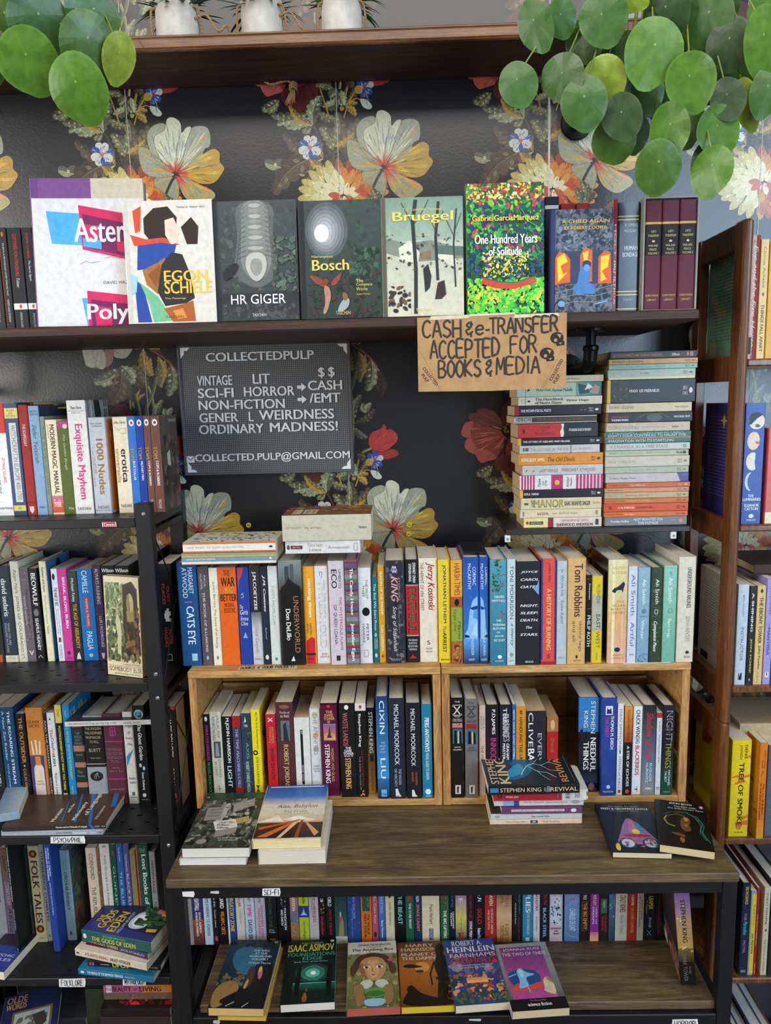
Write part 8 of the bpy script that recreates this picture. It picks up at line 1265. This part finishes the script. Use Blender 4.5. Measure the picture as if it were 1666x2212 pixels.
pilea((.48, 1.71, Z_TOP), [
 (1545, 165, 26, 42, DKG, 1.44), (1400, 200, 30, 38, MDG, 1.42), (1302, 112, 26, 26, DKG, 1.44), (1490, 120, 30, 30, DKG, 1.45), (1375, 290, 24, 34, DKG, 1.42), (1480, 262, 34, 46, MDG, 1.41), (1430, 215, 34, 40, DKG, 1.43), (1595, 150, 46, 34, MDG, 1.42), (1341, 252, 38, 42, DKG, 1.41), (1263, 88, 36, 38, MDG, 1.40), (1365, 122, 28, 46, MDG, 1.40, .3), (1480, 80, 26, 34, LTG, 1.42), (1545, 20, 40, 40, MDG, 1.44),
 (1157, 55, 32, 47, MDG, 1.38, .35), (1213, 40, 28, 33, MDG, 1.37), (1304, 42, 43, 46, MDG, 1.36), (1120, 182, 37, 42, MDG, 1.36, .3), (1217, 168, 41, 42, MDG, 1.35), (1303, 175, 42, 44, YLG, 1.37), (1263, 221, 44, 49, MDG, 1.34), (1411, 113, 52, 58, LTG, 1.34), (1440, 28, 40, 46, DKG, 1.37), (1530, 42, 42, 51, MDG, 1.37), (1577, 95, 39, 42, DKG, 1.36), (1493, 177, 43, 51, LTG, 1.33),
 (1327, 303, 42, 42, OLG, 1.38), (1345, 253, 37, 43, DKG, 1.35), (1448, 281, 37, 48, LTG, 1.34), (1552, 283, 37, 45, LTG, 1.35), (1422, 362, 43, 50, OLG, 1.35), (1536, 368, 39, 47, LTG, 1.33), (1614, 226, 21, 46, YLG, 1.36, .2), (1573, 214, 30, 38, DKG, 1.34), (1650, 92, 32, 58, LTG, 1.33), (1656, 198, 28, 43, MDG, 1.34), (1360, 2, 34, 18, YLG, 1.36), (1655, 22, 30, 30, LTG, 1.37), (1520, 345, 22, 36, OLG, 1.38)],
 'big trailing round-leaved green plant hanging over the shelf at upper right', (.49, 1.52, 2.545))
pilea((-.74, 1.71, Z_TOP), [(135, 78, 24, 34, DKG, 1.44), (15, 45, 44, 54, OLG, 1.39), (199, 30, 47, 40, MDG, 1.38), (83, 46, 51, 53, MDG, 1.36), (256, 126, 29, 44, YLG, 1.36, -.2), (63, 133, 52, 54, LTG, 1.35), (187, 97, 46, 56, OLG, 1.34, -.2), (170, 193, 52, 59, LTG, 1.33, .2), (-40, 110, 50, 50, MDG, 1.36)],
 'trailing round-leaved green plant hanging over the shelf at upper left', (-.66, 1.52, 2.56))

# ------------------------------------------------------------------ small fittings on the wall
def hook(px, py, label, ring=True):
    p = PY(px, py, 1.812); o = thing('screw_hook', label, 'hook', T(p), 'yellow cup hooks in the wallpaper')
    mb = MB(); n = 20; rings = []
    for k in range(n):
        a = 2*math.pi*k/n; rings.append([((.0048+.0017*math.cos(q))*math.cos(a), -.004+.0017*math.sin(q), (.0048+.0017*math.cos(q))*math.sin(a)) for q in [2*math.pi*j/8 for j in range(8)]])
    mb.loft(rings+[rings[0]], cap=False); mb.build('eye', C_YELLOW, o, True)
    mb = MB(); mb.tube([(0, .0075, 0), (0, -.003, 0)], .0019); mb.build('shank', C_YELLOW, o, True)
hook(884, 1133, 'upper of two yellow eye hooks on the big grey flower'); hook(883, 1153, 'lower of two yellow eye hooks on the big grey flower'); hook(538, 1134, 'yellow eye hook above the stacked striped paperbacks'); hook(1521, 1149, 'yellow eye hook seen through the brown bookcase side')
p = PY(1513, 818, 1.812); o = thing('wall_tag', 'small white card tag with black ring behind the bookcase side', 'tag', T(p))
mb = MB(); mb.rbox(-.014, .014, -.002, .0055, -.011, .011, .001, 'd0d4dc'); art(mb, 'o2a2a2e,30,74,50,84|od0d4dc,38,66,57,77', lambda u, v, e: (-.014+.028*u, -.002-e, .011-.022*v)); mb.build('card', M_PLASTIC, o)
p = PY(1561, 810, 1.812); o = thing('rubber_stopper', 'black round rubber stopper screwed to the wall behind the bookcase side', 'stopper', T(p))
mb = MB(); mb.lathe([(.001, -.012), (.005, -.012), (.009, -.007), (.010, .0), (.008, .0065), (.001, .0065)], (0, 0, 0), 'y', 20); mb.build('body', K_PIPE, o, True)
mb = MB(); mb.lathe([(.0005, -.0135), (.0028, -.0132), (.003, -.0119)], (0, 0, 0), 'y', 12); mb.build('screw', S_SCREW, o)
